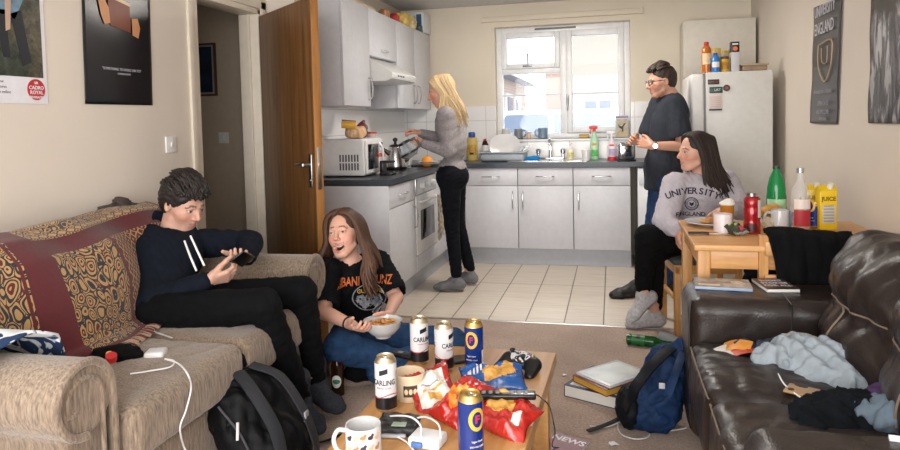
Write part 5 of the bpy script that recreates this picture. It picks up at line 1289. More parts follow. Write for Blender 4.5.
# ---------------------------------------------------------------- man in glasses standing by the fridge
def man_glasses():
    hip = V(.36, 5.16, .91); neck = V(.425, 5.20, 1.425); shR = V(.345, 5.33, 1.385); shL = V(.435, 5.03, 1.37)
    J = dict(hip=hip, mid=V(.40, 5.17, 1.16), neck=neck, shR=shR, shL=shL, hx=(.25, -1, 0))
    H = head_frame((.350, 5.185, 1.548), (-.97, -.28, -.16), (-.12, 0, 1)); sc = .99
    t = thing('person', 'man in glasses and a dark t-shirt standing against the fridge, hands clasped', 'person', (.36, 5.16, 0))
    s = Solid(.0042); add_head(s, H, sc); s.cone(neck, tuple(H @ V(0, -.028, -.055)), .058, .054, .03); torso(s, J, .38, fat=-.02)
    elN, wrN, elF, wrF = V(.475, 4.94, 1.075), V(.265, 4.88, 1.085), V(.24, 5.30, 1.09), V(.17, 5.05, 1.11)
    s.chain([shL, elN, wrN], (.048, .040, .026)); s.chain([shR, elF, wrF], (.048, .040, .026))
    kA, aA, kB, aB = V(.33, 5.08, .48), V(.37, 5.08, .085), V(.30, 5.28, .48), V(.36, 5.30, .085)
    s.chain([hip+V(0, -.08, 0), kA, aA], (.06, .045, .034)); s.chain([hip+V(0, .08, 0), kB, aB], (.06, .045, .034))
    hand(s, wrN, (-.85, .45, .25), (-.2, .8, 0), (.1, 0, 1), curl=(.35, .55, .45), thumb=(.8, .5, .3))
    hand(s, wrF, (-.55, -.75, .25), (.1, -.6, -.1), (.1, 0, 1), curl=(.45, .7, .5), thumb=(.8, .5, .3))
    skin_mesh(t, s, H, sc, (206, 156, 132), lip=(170, 104, 94), brow=(50, 36, 30), iris=(60, 50, 44), stubble=.15)
    s = Solid(.0065); torso(s, J, .36, fat=.010, hipw=.155, belly=.105, depth=.105, k=.035)
    for y in (-.045, .045): s.cone(V(J['mid'])+V(-.01, y, .06), hip+V(-.01, y, 0), .112, .112, .04)
    s.cone(hip+V(.0, -.04, .02), hip+V(-.01, -.04, -.14), .118, .122, .04); s.cone(hip+V(.0, .04, .02), hip+V(-.01, .04, -.14), .118, .122, .04)
    for a, e in ((shL, elN), (shR, elF)):
        s.cone(a, a.lerp(e, .72), .070, .078, .035); h = a.lerp(e, .72); dd = (e-a).normalized(); s.cone(h+dd*.085, h+dd*.17, .088, .088, .004, 's')
    s.cone(neck+V(0, 0, .015), tuple(H @ V(0, -.03, -.02)), .068, .075, .006, 's'); s.ell((hip.x, hip.y, hip.z-.30), (.38, .38, .155), None, .008, 's')
    obj('t_shirt', s.mesh('t_shirt', disp=wrinkle(.0035, 16, 31, (2, 2, .7))), fabric_mat('charcoal_tee', (50, 54, 62), var=.12), t, world=True, angle=180)
    s = Solid(.006); s.ell(hip+V(0, 0, -.05), (.105, .14, .12), None, .05)
    s.chain([hip+V(0, -.085, -.03), kA, aA+V(0, 0, .02)], (.085, .066, .055), k=.03); s.chain([hip+V(0, .085, -.03), kB, aB+V(0, 0, .02)], (.085, .066, .055), k=.03)
    obj('jeans', s.mesh('jeans', disp=wrinkle(.005, 22, 14)), fabric_mat('dark_denim', (38, 60, 96), var=.3, vs=18), t, world=True, angle=180)
    for a, d in ((aA, (-1, -.2, 0)), (aB, (-1, .1, 0))):
        s = Solid(.006); add_foot(s, a, d, fat=.010); obj('shoe', s.mesh('shoe'), mat('shoe_black', (20, 20, 22), rough=.5), t, world=True, angle=180)
    s = cap_mesh(H, sc, grow=.003, browline=.052); me = s.mesh('hair', disp=wrinkle(.003, 40, 25)); P = verts_np(me); col_attr(me, np.ones((len(P), 3))*np.array(lin((48, 35, 28))))
    base = obj('hair', me, hair_mat('dark_brown_hair', 0), t, world=True, angle=180)
    def path(i, r):
        a = r.uniform(-1.6, 1.6); e = r.uniform(.5, 1.5); x = .083*math.sin(a)*math.cos(e); y = -.02+.104*math.cos(a)*math.cos(e); z = .042+.092*math.sin(e)
        return [H @ p for p in (V(x*.72, y-.05, z*.95), V(x*.95, y-.01, z+.003+r.uniform(0, .008)), V(x*.97, y+.02, z-.002), V(x*.97, min(y+.035, .095), z-.014))]
    bm, cols = locks(H, sc, (54, 40, 32), 140, path, r=.0065, seed=14); hair_bm_to_obj(bm, cols, 'quiff', hair_mat('dark_brown_hair', 0), base)
    bm = B()
    for x in (-1, 1):
        tube(bm, [H @ V(x*.033+.021*math.cos(a*PI/7), .104-.02*abs(math.cos(a*PI/7))*(.3 if x*math.cos(a*PI/7) < 0 else 1), .001+.017*math.sin(a*PI/7)) for a in range(15)], .0024, 6, 2)
        tube(bm, [H @ V(x*.054, .098, .004), H @ V(x*.074, .06, .004), H @ V(x*.082, .0, .0)], .0024, 6, 3)
    tube(bm, [H @ V(-.013, .108, .004), H @ V(0, .113, .007), H @ V(.013, .108, .004)], .0022, 6, 2)
    gl = obj('glasses', bm, mat('spectacle_black', (18, 18, 20), rough=.3), t, world=True)
    bm = B()
    for x in (-1, 1): bm.faces.new([bm.verts.new(H @ V(x*.033+.019*math.cos(a*PI/8), .101-.006*abs(math.cos(a*PI/8)), .001+.015*math.sin(a*PI/8))) for a in range(16)])
    obj('lenses', bm, glass_mat('lens_glass'), gl, world=True) if False else obj('lenses', bm, glass_mat('lens_glass'), t, world=True)
    q = wrN.lerp(elN, .10); f = frame(q, (0, 0, 1), (wrN-elN)); bm = B(); tube(bm, [f @ V(.031*math.cos(a*PI/6), .031*math.sin(a*PI/6), 0) for a in range(13)], 1, 8, 2, flat=(.010, .003)) if False else tube(bm, [f @ V(.031*math.cos(a*PI/6), .031*math.sin(a*PI/6), 0) for a in range(13)], .0055, 6, 2)
    wt = obj('watch_strap', bm, mat('watch_strap_black', (24, 22, 22), rough=.6), t, world=True)
    bm = B(); cyl(bm, q+V(-.0, -.030, .0), q+V(-.0, -.040, .0), .018, 20); obj('watch_face', bm, mat('watch_face', (214, 216, 218), rough=.2, metal=.4), t, world=True)
man_glasses()

# ---------------------------------------------------------------- woman in the grey university sweatshirt, cross-legged at the table
def woman_table():
    hip = V(.47, 4.30, .52); neck = V(.515, 4.26, .925); shR = V(.355, 4.17, .875); shL = V(.665, 4.36, .875)
    J = dict(hip=hip, mid=V(.50, 4.29, .70), neck=neck, shR=shR, shL=shL)
    H = head_frame((.475, 4.225, 1.075), (-.90, -.42, -.02), (0, 0, 1)); sc = .97
    t = thing('person', 'woman in a pale grey UNIVERSITY sweatshirt sitting cross-legged at the wooden table', 'person', (.47, 4.30, .45))
    s = Solid(.0040); add_head(s, H, sc, fem=True); s.cone(neck, tuple(H @ V(0, -.028, -.055)), .048, .044, .03); torso(s, J, .33, fat=-.02)
    elR, wrR, elL, wrL = V(.285, 4.02, .68), V(.345, 3.93, .645), V(.74, 4.22, .70), V(.62, 3.98, .765)
    s.chain([shR, elR, wrR], (.042, .036, .022)); s.chain([shL, elL, wrL], (.042, .036, .022))
    kA, aA = V(.185, 3.97, .60), V(.165, 4.06, .235)     # crossed leg on top
    kB, aB = V(.225, 4.06, .50), V(.235, 4.20, .085)
    s.chain([hip+V(.05, -.07, .03), kA, aA], (.06, .045, .031)); s.chain([hip+V(-.07, .02, 0), kB, aB], (.06, .045, .031))
    hand(s, wrR, (.12, -.3, -.95), (.9, .2, 0), (0, -1, .1), curl=(.3, .4, .3), sc=.93)
    hand(s, wrL, (-.5, -.8, -.05), (-.1, 0, -1), (-.5, .2, 0), curl=(.3, .4, .3), sc=.93)
    skin_mesh(t, s, H, sc, (214, 164, 142), lip=(184, 104, 98), brow=(70, 48, 38), iris=(60, 50, 44))
    s = Solid(.006); torso(s, J, .34, fat=.016, hipw=.155, belly=.108, depth=.105, k=.035)
    s.chain([shR, elR, elR.lerp(wrR, .85)], (.072, .066, .046), k=.04); s.chain([shL, elL, elL.lerp(wrL, .85)], (.072, .066, .046), k=.04)
    s.cone(neck+V(0, 0, .015), tuple(H @ V(0, -.03, -.02)), .060, .066, .006, 's')
    sw = obj('sweatshirt', s.mesh('sweatshirt', disp=wrinkle(.004, 16, 41, (1.5, 1.5, 1))), fabric_mat('heather_sweatshirt', (186, 180, 188), var=.12, vs=180), t, world=True, angle=180)
    nv = mat('print_navy', (34, 36, 50), rough=.7); n = V(-.12, -.98, .1); x = V(1, -.12, 0)
    o = V((0.45, 4.106, 0.849))
    cu = .012
    def arch(txt, R, size, up=1):
        def f(bm, drop):
            W = [.072 if c in 'UNVRSTY' else .03 for c in txt]
            n_ = len(txt); tot = sum(W); a0 = -tot/2; k = size/.1
            for c, w in zip(txt, W):
                xc = (a0+w/2)*k; a0 += w; th = xc/R
                M = lambda v, th=th: drop(V(R*math.sin(th)+v.x*math.cos(th)+v.y*math.sin(th)*1.0, (R*math.cos(th)-R)-v.x*math.sin(th)+v.y*math.cos(th), v.z))
                text_bm(bm, c, size, None, wrap=M, bold=.025)
        return f
    project(sw, o, x, n, arch('UNIVERSITY', .32, .052), 0, nv, sw, off=.004)
    o2 = V((0.441, 4.1, 0.774))
    def seal(bm, drop):
        ring_drop(bm, drop, 0, 0, .034, .039); ring_drop(bm, drop, 0, 0, .021, .024)
        for a in range(24): shape_drop(bm, drop, [(.029*math.cos(a*PI/12)+.0026*math.cos(b*PI/3), .029*math.sin(a*PI/12)+.0026*math.sin(b*PI/3)) for b in range(6)])
        shape_drop(bm, drop, [(-.012, .012), (0, .004), (.012, .012), (.012, -.004), (0, -.014), (-.012, -.004)])
    project(sw, o2, x, n, seal, 0, nv, sw, name='printed_seal', off=.004)
    project(sw, V((0.437, 4.096, 0.713)), x, n, 'ENGLAND', .034, nv, sw, bold=.02, off=.004)
    s = Solid(.006); s.ell(hip+V(0, 0, -.02), (.16, .14, .10), None, .05)
    s.chain([hip+V(.05, -.07, .03), kA, aA+V(0, 0, .06)], (.092, .068, .048), k=.03); s.chain([hip+V(-.07, .02, 0), kB, aB+V(0, 0, .06)], (.092, .066, .046), k=.03)
    obj('leggings', s.mesh('leggings', disp=wrinkle(.003, 24, 4)), fabric_mat('black_leggings', (18, 19, 22)), t, world=True, angle=180)
    sm = fabric_mat('pale_grey_sock', (176, 174, 176), var=.2, vs=60); dm = fabric_mat('sole_grey', (112, 110, 112))
    for a, d, u in ((aA, (-.72, -.35, -.62), (-.6, -.25, .75)), (aB, (-.97, -.2, -.03), (0, 0, 1))):
        s = Solid(.005); s.cone(a+V(0, 0, .0), a, .038, .036, .02); add_foot(s, a, d, up=u, fat=.004, sc=.95); obj('sock', s.mesh('sock'), sm, t, world=True, angle=180)
    s = cap_mesh(H, sc, grow=.007, browline=.045, front=.108); me = s.mesh('hair', disp=wrinkle(.002, 35, 9)); P = verts_np(me); col_attr(me, np.ones((len(P), 3))*np.array(lin((40, 29, 25))))
    base = obj('hair', me, hair_mat('dark_long_hair', 0), t, world=True, angle=180); rt = H.to_3x3() @ V(1, 0, 0)
    def path(i, r):
        sd = -1 if r.random() < .5 else 1; y0 = r.uniform(-.105, .052)
        p0 = V(.004*sd, y0, .112-.9*(y0+.01)**2*4); p1 = V(sd*.052, y0*.9-.004, .098-.25*abs(y0)); p2 = V(sd*.080, y0*.75-.014, .03); p3 = V(sd*.083, y0*.7-.035, -.05)
        P = [H @ p for p in (p0, p1, p2, p3)]; L = r.uniform(.10, .24); q = P[-1]
        b = V(.10, .04, 0)*r.uniform(.1, 1)
        P.append(q+b*.4+V(0, 0, -L*.5)); P.append(q+b+V(0, 0, -L)); return P
    bm, cols = locks(H, sc, (44, 32, 28), 200, path, r=.009, seed=18, var=.25); hair_bm_to_obj(bm, cols, 'long_locks', hair_mat('dark_long_hair', 0), base)
woman_table()

# ================================================================ SMALL THINGS
def lettering(bm, s, size, r, z, ang=0, **kw):
    """bend lettering round a cylinder of radius r at height z, centred on angle ang (0 = towards -Y)"""
    def w(v):
        a = ang+v.x/r; rr = r+v.z+.0006; return V(rr*math.sin(a), -rr*math.cos(a), z+v.y)
    text_bm(bm, s, size, None, wrap=w, **kw)
def patch(bm, r, z0, z1, a0, a1, lift=.0004, n=12, poly=None, mi=0):
    A = []
    for i in range(n+1):
        a = a0+(a1-a0)*i/n; A.append([bm.verts.new(((r+lift)*math.sin(a), -(r+lift)*math.cos(a), z)) for z in (z0, z1)])
    for p, q in zip(A, A[1:]): bm.faces.new((p[0], q[0], q[1], p[1])).material_index = mi
def ellipse_patch(bm, r, zc, hw, hh, ang, lift, n=28, hole=0):
    pts = [(hw*math.cos(2*PI*i/n), hh*math.sin(2*PI*i/n)) for i in range(n)]
    f = lambda x, y: bm.verts.new(((r+lift)*math.sin(ang+x/r), -(r+lift)*math.cos(ang+x/r), zc+y))
    R = [[f(x*k, y*k) for x, y in pts] for k in ((hole, 1) if hole else (.02, .35, .7, 1))]
    for a, b in zip(R, R[1:]):
        for i in range(n): bm.faces.new((a[i], a[(i+1) % n], b[(i+1) % n], b[i]))
alu = mat('aluminium', (206, 204, 198), rough=.25, metal=1)
def yaw_to_cam(x, y): return math.atan2(x, -y)*0
def can(label, loc, kind, rz=0, group='drink cans on the coffee table', h=.168, tilt=None):
    t = thing('drink_can', label, 'can', loc, rz, group, rot=tilt); r = .033
    P = [(.024, 0), (.026, .002), (.031, .008), (r, .014), (r, h-.018), (.030, h-.010), (.0265, h-.004), (.0265, h-.001), (.0255, h), (.0245, h-.001), (.024, h-.006), (0, h-.006)]
    bm = B()
    if kind == 'white':
        lathe(bm, [(r, .014), (r, .05)], n=32, mi=1, close=False); lathe(bm, [(r, .05), (r, h-.018)], n=32, mi=0, close=False)
        ms = [mat('can_white', (216, 216, 218), rough=.28, coat=.3), mat('can_black', (26, 26, 30), rough=.3)]
    else:
        lathe(bm, [(r, .014), (r, h-.018)], n=32, mi=0, close=False); ms = [mat('can_blue', (22, 52, 130), rough=.25, coat=.4, metal=.2)]
    obj('body', bm, ms, t)
    bm = B(); lathe(bm, [(0, .003)]+P[:4], n=32, close=False); obj('base_rim', bm, alu, t)
    bm = B(); lathe(bm, P[4:], n=32, close=False)
    gold = mat('can_gold_rim', (196, 164, 98), rough=.3, metal=.8)
    lid = obj('lid', bm, gold if kind == 'blue' else mat('rim_pale_gold', (206, 194, 168), rough=.3, metal=.9), t)
    bm = B(); box(bm, -.006, .006, -.004, .014, h-.006, h-.003, .001); lathe(bm, [(.011, h-.0058), (.012, h-.005), (.010, h-.0045)], c=(0, -.010, 0), n=16); obj('ring_pull', bm, alu, lid)
    if kind == 'white':
        bm = B()
        for a in (0, PI): lettering(bm, 'CARLING', .0225, r, .094, a, bold=.02, sx=.78)
        obj('lettering', bm, mat('ink_black', (22, 22, 26), rough=.4), t)
        for a in (0, PI):
            bm = B(); A_ = [[bm.verts.new(((r+.0007)*math.sin(a+x/r), -(r+.0007)*math.cos(a+x/r), z+.3*x)) for z in (.119, .134)] for x in [-.013+.0026*k for k in range(11)]]
            for p_, q_ in zip(A_, A_[1:]): bm.faces.new((p_[0], q_[0], q_[1], p_[1]))
            obj('emblem', bm, mat('ink_black', (22, 22, 26)), t, smooth=False)
        bm = B()
        for i in range(32):
            z = lambda k: .052+.006*math.sin(k/32*4*PI)
            q = [bm.verts.new(((r+.0005)*math.sin(2*PI*k/32), -(r+.0005)*math.cos(2*PI*k/32), z(k)+d)) for k, d in ((i, 0), (i+1, 0), (i+1, .003), (i, .003))]; bm.faces.new(q)
        for a in (0, PI): lettering(bm, 'PREMIUM LAGER', .006, r, .078, a)
        obj('red_line', bm, mat('ink_red', (188, 44, 48), rough=.4), t, smooth=False)
        bm = B(); patch(bm, r, .058, .125, 1.25, 1.75); obj('grey_panel', bm, mat('panel_grey', (168, 170, 176), rough=.4), t, smooth=False)
    else:
        for a in (0, PI):
            bm = B(); ellipse_patch(bm, r, .108, .0235, .030, a, .0004); go = obj('gold_oval', bm, mat('oval_gold', (226, 176, 60), rough=.35), t, smooth=False)
            bm = B(); ellipse_patch(bm, r, .108, .0135, .020, a, .0009); obj('blue_oval', bm, mat('can_blue', (22, 52, 130)), go, smooth=False)
        bm = B()
        for a in (0, PI): lettering(bm, 'F', .028, r+.0006, .108, a, bold=.04)
        obj('initial', bm, mat('ink_can_red', (196, 44, 52), rough=.35), t, smooth=False)
        bm = B()
        for a in (0, PI): lettering(bm, 'lager beer', .008, r, .052, a); lettering(bm, 'BREWED COLD', .006, r, .038, a)
        obj('lettering', bm, mat('ink_white', (224, 224, 228)), t, smooth=False)
        bm = B(); patch(bm, r, .022, .07, 1.2, 1.65); obj('barcode_panel', bm, mat('ink_white', (224, 224, 228)), t, smooth=False)
    return t
can('white lager can standing alone left of the cream tub', (-0.672, 1.875, 0.42), 'white', .12)
can('white lager can behind the cream tub, left of the back pair', (-0.683, 2.273, 0.42), 'white', .75)
can('white lager can of the back pair standing nearer the blue can', (-0.579, 2.223, 0.42), 'white', 1.15)
can('blue and gold lager can at the far end of the coffee table', (-0.48, 2.259, 0.42), 'blue', -.1)
can('blue and gold lager can nearest the viewer beside the red crisp packets', (-0.364, 1.651, 0.42), 'blue', .75)
# mugs
def mug(name, label, loc, r=.041, h=.092, mt=None, rz=0, group=None, handle=True, taper=0, cat='mug'):
    t = thing(name, label, cat, loc, rz, group); mt = mt or china
    bm = B(); lathe(bm, [(0, 0), (r-.006-taper, 0), (r-taper, .004), (r, h-.003), (r-.001, h), (r-.004, h-.001), (r-.005-taper, .008), (0, .006)], n=32, close=False); obj('cup', bm, mt, t)
    if handle: bm = B(); tube(bm, [(r-.004, 0, h*.82), (r+.018, 0, h*.84), (r+.030, 0, h*.58), (r+.020, 0, h*.28), (r-.003, 0, h*.20)], .0058, 8, 5); obj('handle', bm, mt, t)
    return t
m = mug('mug', 'white mug printed with small dogs at the near end of the coffee table', (-0.631, 1.578, 0.42), .046, .096, rz=PI+.25)
rnd = random.Random(2); bmA, bmB, bmC = B(), B(), B(); loc = m.matrix_basis
for i in range(15):
    a = PI/2-.25+rnd.uniform(-1.5, 1.5)-PI; a = -PI/2+.1+(i % 5-2)*.42; z = .02+.028*(i//5)+rnd.uniform(-.003, .003)
    b_ = (bmA, bmB, bmC)[i % 3]; ellipse_patch(b_, .0465-.0003, z, .0075, .0055, a+PI/2+PI, .0006, 12); ellipse_patch(b_, .0465-.0003, z+.006, .004, .004, a+PI/2+PI+.12, .0006, 10)
for b_, c_, nm in ((bmA, (176, 128, 84), 'brown_print'), (bmB, (60, 60, 72), 'dark_print'), (bmC, (200, 176, 150), 'tan_print')): obj(nm, b_, mat(nm, c_, rough=.3), m, smooth=False)
# cream plastic tub
tb = thing('tub', 'cream plastic tub with a peeled lid beside the white can', 'tub', (-0.63, 1.972, 0.42))
cream = mat('tub_cream', (224, 208, 178), rough=.4)
bm = B(); lathe(bm, [(0, 0), (.038, 0), (.040, .003), (.047, .078), (.050, .080), (.050, .086), (.046, .085), (.0385, .006), (0, .004)], n=32, close=False); obj('body', bm, cream, tb)
bm = B(); patch(bm, .0445, .02, .055, -.1, .9); obj('label', bm, mat('label_dark', (70, 56, 44), rough=.5, var=.5, vscale=60), tb, smooth=False)
bm = B()
for a in (.1, .4, .7): ellipse_patch(bm, .0465, .037, .006, .009, a, .0006, 12)
obj('label_print', bm, mat('label_cream', (214, 196, 160)), tb, smooth=False)
# crisp packets: pillow shapes with crimped ends
def packet(name, label, c, size, rot, ms, seed, art=(), puff=.03, fold=0):
    w, l = size; t = thing(name, label, 'crisp packet', c, rot=rot); rs = random.Random(seed); ph = [rs.uniform(0, 6) for _ in range(6)]
    def pt(u, v, sgn):
        x = (u-.5)*w; y = (v-.5)*l; e = max(0, (1-(2*v-1)**6))*max(0, (1-(2*u-1)**4))
        z = .0025*math.sin(u*41+v*30)*math.sin(v*52-u*17)*e+sgn*puff*e*(1+.25*math.sin(u*7+ph[0])*math.sin(v*8+ph[1]))+.006*math.sin(u*16+v*9+ph[2])*e+.005*math.sin(v*23-u*7+ph[3])*e
        x *= 1-.10*(1-(2*v-1)**2)*math.sin(v*PI)-.03*math.sin(v*9+ph[4]); z += fold*(v-.5)**2*2+.010*math.sin(u*4+ph[5])*(abs(2*v-1))**3
        if v < .05 or v > .95: z += .003*math.sin(u*70)
        return (x, y, z)
    bm = B(); nu, nv = 34, 44
    def addside(sg):
        vs = [[bm.verts.new(pt(i/nu, j/nv, sg)) for j in range(nv+1)] for i in range(nu+1)]
        for i in range(nu):
            for j in range(nv):
                u, v = (i+.5)/nu, (j+.5)/nv; mi = 0
                for (fn, k) in art:
                    if sg > 0 and fn(u, v): mi = k
                if v < .05 or v > .95: mi = len(ms)-1
                q = (vs[i][j], vs[i+1][j], vs[i+1][j+1], vs[i][j+1])
                bm.faces.new(q if sg > 0 else q[::-1]).material_index = mi
    addside(1); addside(-1); bmesh.ops.remove_doubles(bm, verts=bm.verts, dist=.0004)
    lo = min(v.co.z for v in bm.verts)
    obj('packet', bm, ms, t, angle=180); return t
red = mat('crisp_red', (178, 38, 30), rough=.22, coat=.4, bmp=.3, bscale=40); blue = mat('crisp_blue', (20, 84, 158), rough=.22, coat=.4, bmp=.3, bscale=40)
white_f = mat('crisp_white', (226, 220, 212), rough=.3, coat=.3); goldf = mat('crisp_gold', (214, 160, 76), rough=.35, var=.3, vscale=50); orange = mat('crisp_orange', (228, 130, 40), rough=.3); silver = mat('foil_silver', (190, 190, 194), rough=.25, metal=.8)
blob = lambda cu, cv, ru, rv: (lambda u, v: ((u-cu)/ru)**2+((v-cv)/rv)**2 < 1+.12*math.sin(5*math.atan2(v-cv, u-cu)))
packet('crisp_packet', 'red and white crisp packet lying open against the cream tub', tuple(V((-0.549, 1.96, 0.45))), (.15, .21), (math.radians(24), math.radians(-14), math.radians(28)), [red, white_f, goldf, silver, red], 1,
       art=((lambda u, v: .14 < u < .86 and .2 < v < .82, 1), (lambda u, v: .36 < u < .66 and .3 < v < .42, 2), (lambda u, v: .25 < u < .75 and .46 < v < .50, 2), (lambda u, v: .25 < u < .75 and .56 < v < .59, 3)), puff=.022)
packet('crisp_packet', 'red crisp packet with yellow flames between the white one and the near blue can', tuple(V((-0.438, 1.877, 0.462))), (.13, .17), (math.radians(28), math.radians(12), math.radians(-30)), [red, orange, goldf, red], 2,
       art=((lambda u, v: .1 < u < .9 and abs(v-.42-.1*math.sin(u*9)) < .09, 1), (blob(.4, .62, .16, .12), 2)), puff=.03)
packet('crisp_packet', 'red crisp packet showing a golden crisp, right of the near blue can', tuple(V((-0.301, 1.829, 0.455))), (.17, .15), (math.radians(16), math.radians(8), math.radians(-18)), [red, goldf, white_f, red], 3,
       art=((blob(.36, .55, .26, .30), 1), (lambda u, v: u > .70 and .25 < v < .5 and u < .85, 2)), puff=.032)
packet('crisp_packet', 'blue crisp packet with golden crisps in the middle of the coffee table', tuple(V((-0.388, 2.096, 0.45))), (.22, .15), (math.radians(10), math.radians(-4), math.radians(12)), [blue, goldf, white_f, blue], 4,
       art=((blob(.55, .45, .20, .26), 1), (blob(.78, .62, .12, .2), 1), (lambda u, v: .12 < u < .34 and .55 < v < .72 and math.sin(u*120) > -.2, 2)), puff=.030)
# black remote unit, controller, phones, wallet, charger
rm = thing('games_console_remote', 'black flat remote lying on crisp packets near the controller', 'remote', tuple(V((-0.306, 1.866, 0.497))), math.radians(10))
bm = B(); box(bm, -.085, .085, -.02, .02, -.008, .008, .005, 3); obj('body', bm, mat('gloss_black', (16, 16, 18), rough=.2), rm)
bm = B()
for i in range(7): box(bm, -.07+.02*i, -.058+.02*i, -.010, .010, .008, .0095, .001)
obj('buttons', bm, mat('button_grey', (120, 120, 124), rough=.4), rm)
gc = thing('game_controller', 'black and white patterned game controller at the far right of the coffee table', 'game controller', tuple(V((-0.313, 2.289, 0.42))), math.radians(-24), rot=(math.radians(14), 0, math.radians(-28)))
s = Solid(.0035); s.ell((0, .0, .028), (.070, .036, .020), None, .01); s.cone((-.052, -.005, .024), (-.066, -.055, .016), .026, .018, .02); s.cone((.052, -.005, .024), (.066, -.055, .016), .026, .018, .02)
obj('shell', s.mesh('shell'), mat('controller_black', (20, 20, 22), rough=.35), gc, angle=180)
def splat():
    m, nt, b = new_mat('controller_splatter'); n = noise_tex(nt, coords(nt), 55, 3, .6, .5); nt.links.new(ramp(nt, n, [(.47, lin((24, 24, 26))), (.5, lin((214, 214, 216)))]), b.inputs['Base Color']); b.inputs['Roughness'].default_value = .4; return m
s = Solid(.0035); s.ell((0, .004, .0365), (.067, .032, .018), None, .01); obj('faceplate', s.mesh('faceplate'), splat(), gc, angle=180)
for x, y in ((-.040, .008), (.018, -.012)):
    bm = B(); lathe(bm, [(.007, .045), (.006, .056), (.010, .057), (.010, .060), (0, .059)], c=(x, y, 0), n=16, close=False); obj('thumbstick', bm, mat('stick_black', (14, 14, 16), rough=.6), gc)
for k, (dx, dy) in enumerate(((.008, 0), (-.008, 0), (0, .008), (0, -.008))): bm = B(); cyl(bm, (.042+dx, .010+dy, .048), (.042+dx, .010+dy, .0535), .004, 12); obj('button', bm, mat('button_'+'abcd'[k], ((60, 130, 70), (60, 90, 170), (200, 170, 60), (180, 50, 50))[k], rough=.3), gc)
bm = B(); tube(bm, [(-0.256, 1.971, 0.47), (-0.222, 1.982, 0.45), (-0.195, 1.98, 0.425), (-0.215, 2.317, 0.23), (-0.21, 2.33, 0.175), (-0.24, 2.532, 0.03), (-0.213, 2.57, 0.006)], .0022, 6, 6); tag(obj('cable', bm, black_m, None, world=True), 'thin black cable running over the right edge of the coffee table', 'cable')
def phone(label, loc, rz, col=(24, 24, 28), back=None, rot=None, name='mobile_phone'):
    t = thing(name, label, 'phone', loc, rz, rot=rot); bm = B(); box(bm, -.036, .036, -.073, .073, 0, .009, .006, 3); obj('body', bm, mat('phone_%d' % col[0], col, rough=.3), t)
    bm = B(); box(bm, -.032, .032, -.066, .066, .009, .0095); obj('screen', bm, mat('phone_glass', (20, 22, 28), rough=.08), t)
    return t
phone('black phone lying between the far cans on the coffee table', (-0.556, 2.316, 0.42), math.radians(-60))
rm = thing('remote_control', 'small black remote left of the back pair of white cans', 'remote', (-0.752, 2.313, 0.42), math.radians(70)); bm = B(); box(bm, -.02, .02, -.05, .05, 0, .018, .007, 3); obj('body', bm, mat('gloss_black', (16, 16, 18)), rm); bm = B(); box(bm, -.008, .008, .01, .03, .018, .020, .001); obj('buttons', bm, mat('button_grey', (120, 120, 124)), rm)
wl = thing('wallet', 'black leather wallet with a card showing, beside the printed mug', 'wallet', (-0.595, 1.75, 0.42), math.radians(8))
s = Solid(.004); s.rbox((0, 0, .014), (.058, .042, .013), rad=.008); s.rbox((.002, .004, .026), (.052, .036, .006), M=Euler((.1, .08, 0)).to_matrix(), rad=.004); obj('wallet_body', s.mesh('wallet', disp=wrinkle(.002, 30, 3)), mat('wallet_black', (22, 22, 24), rough=.5), wl, angle=180)
bm = B(); box(bm, -.012, .028, -.038, -.012, .030, .0325, .002); obj('card', bm, mat('card_green', (150, 170, 150), rough=.4), wl)
bm = B(); box(bm, -.055, .03, -.052, -.03, .003, .012, .003); obj('coin_flap', bm, mat('flap_grey', (170, 172, 176), rough=.4), wl)
cg = thing('phone_charger', 'white charger block with coiled cable at the near edge of the coffee table', 'charger', (-0.492, 1.692, 0.42), math.radians(-8))
wp = mat('white_plastic', (226, 226, 228), rough=.35)
bm = B(); box(bm, -.045, .045, -.035, .035, 0, .028, .008, 3); obj('block', bm, wp, cg)
bm = B(); box(bm, -.03, .0, -.045, -.033, .006, .02, .002); obj('plug_pin', bm, mat('pin_blue', (70, 110, 170), rough=.4), cg)
bm = B(); tube(bm, [(-0.505, 1.673, 0.45), (-0.513, 1.693, 0.47), (-0.547, 1.714, 0.48), (-0.61, 1.754, 0.46), (-0.661, 1.786, 0.43), (-0.629, 1.728, 0.43), (-0.555, 1.687, 0.425), (-0.511, 1.634, 0.425)], .0026, 6, 6)
tube(bm, [(-0.45, 1.672, 0.45), (-0.467, 1.708, 0.47), (-0.52, 1.764, 0.46), (-0.563, 1.782, 0.44)], .0026, 6, 6); obj('cable', bm, wp, cg, world=True)
# ---------------------------------------------------------------- on the beige sofa
cg = thing('phone_charger', 'white square charger on the beige seat cushion', 'charger', (-1.528, 1.952, 0.5), math.radians(20))
bm = B(); box(bm, -.032, .032, -.032, .032, 0, .028, .008, 3); obj('block', bm, wp, cg)
bm = B(); tube(bm, [(-1.443, 1.887, 0.525), (-1.41, 1.888, 0.52), (-1.391, 1.842, 0.518), (-1.433, 1.799, 0.518), (-1.475, 1.761, 0.52)], .0026, 6, 6); tube(bm, [(-1.433, 1.874, 0.53), (-1.357, 1.841, 0.53), (-1.283, 1.781, 0.522), (-1.297, 1.813, 0.467), (-1.29, 1.774, 0.414), (-1.295, 1.748, 0.369), (-1.32, 1.797, 0.283), (-1.3, 1.797, 0.256)], .0028, 6, 6); obj('cable', bm, wp, cg, world=True)
s = Solid(.006); c0 = V((-1.612, 1.88, 0.5)); s.chain([c0+V(-.06, -.02, .02), c0+V(0, 0, .03), c0+V(.03, .03, .02)], (.035, .034, .028), k=.03)
bk = obj('sock_ball', s.mesh('beanie', disp=wrinkle(.006, 30, 5)), fabric_mat('black_knit', (20, 20, 22)), None, world=True, angle=180); bk.name = 'beanie'; tag(bk, 'black woollen hat with a red and yellow badge between arm and seat', 'hat')
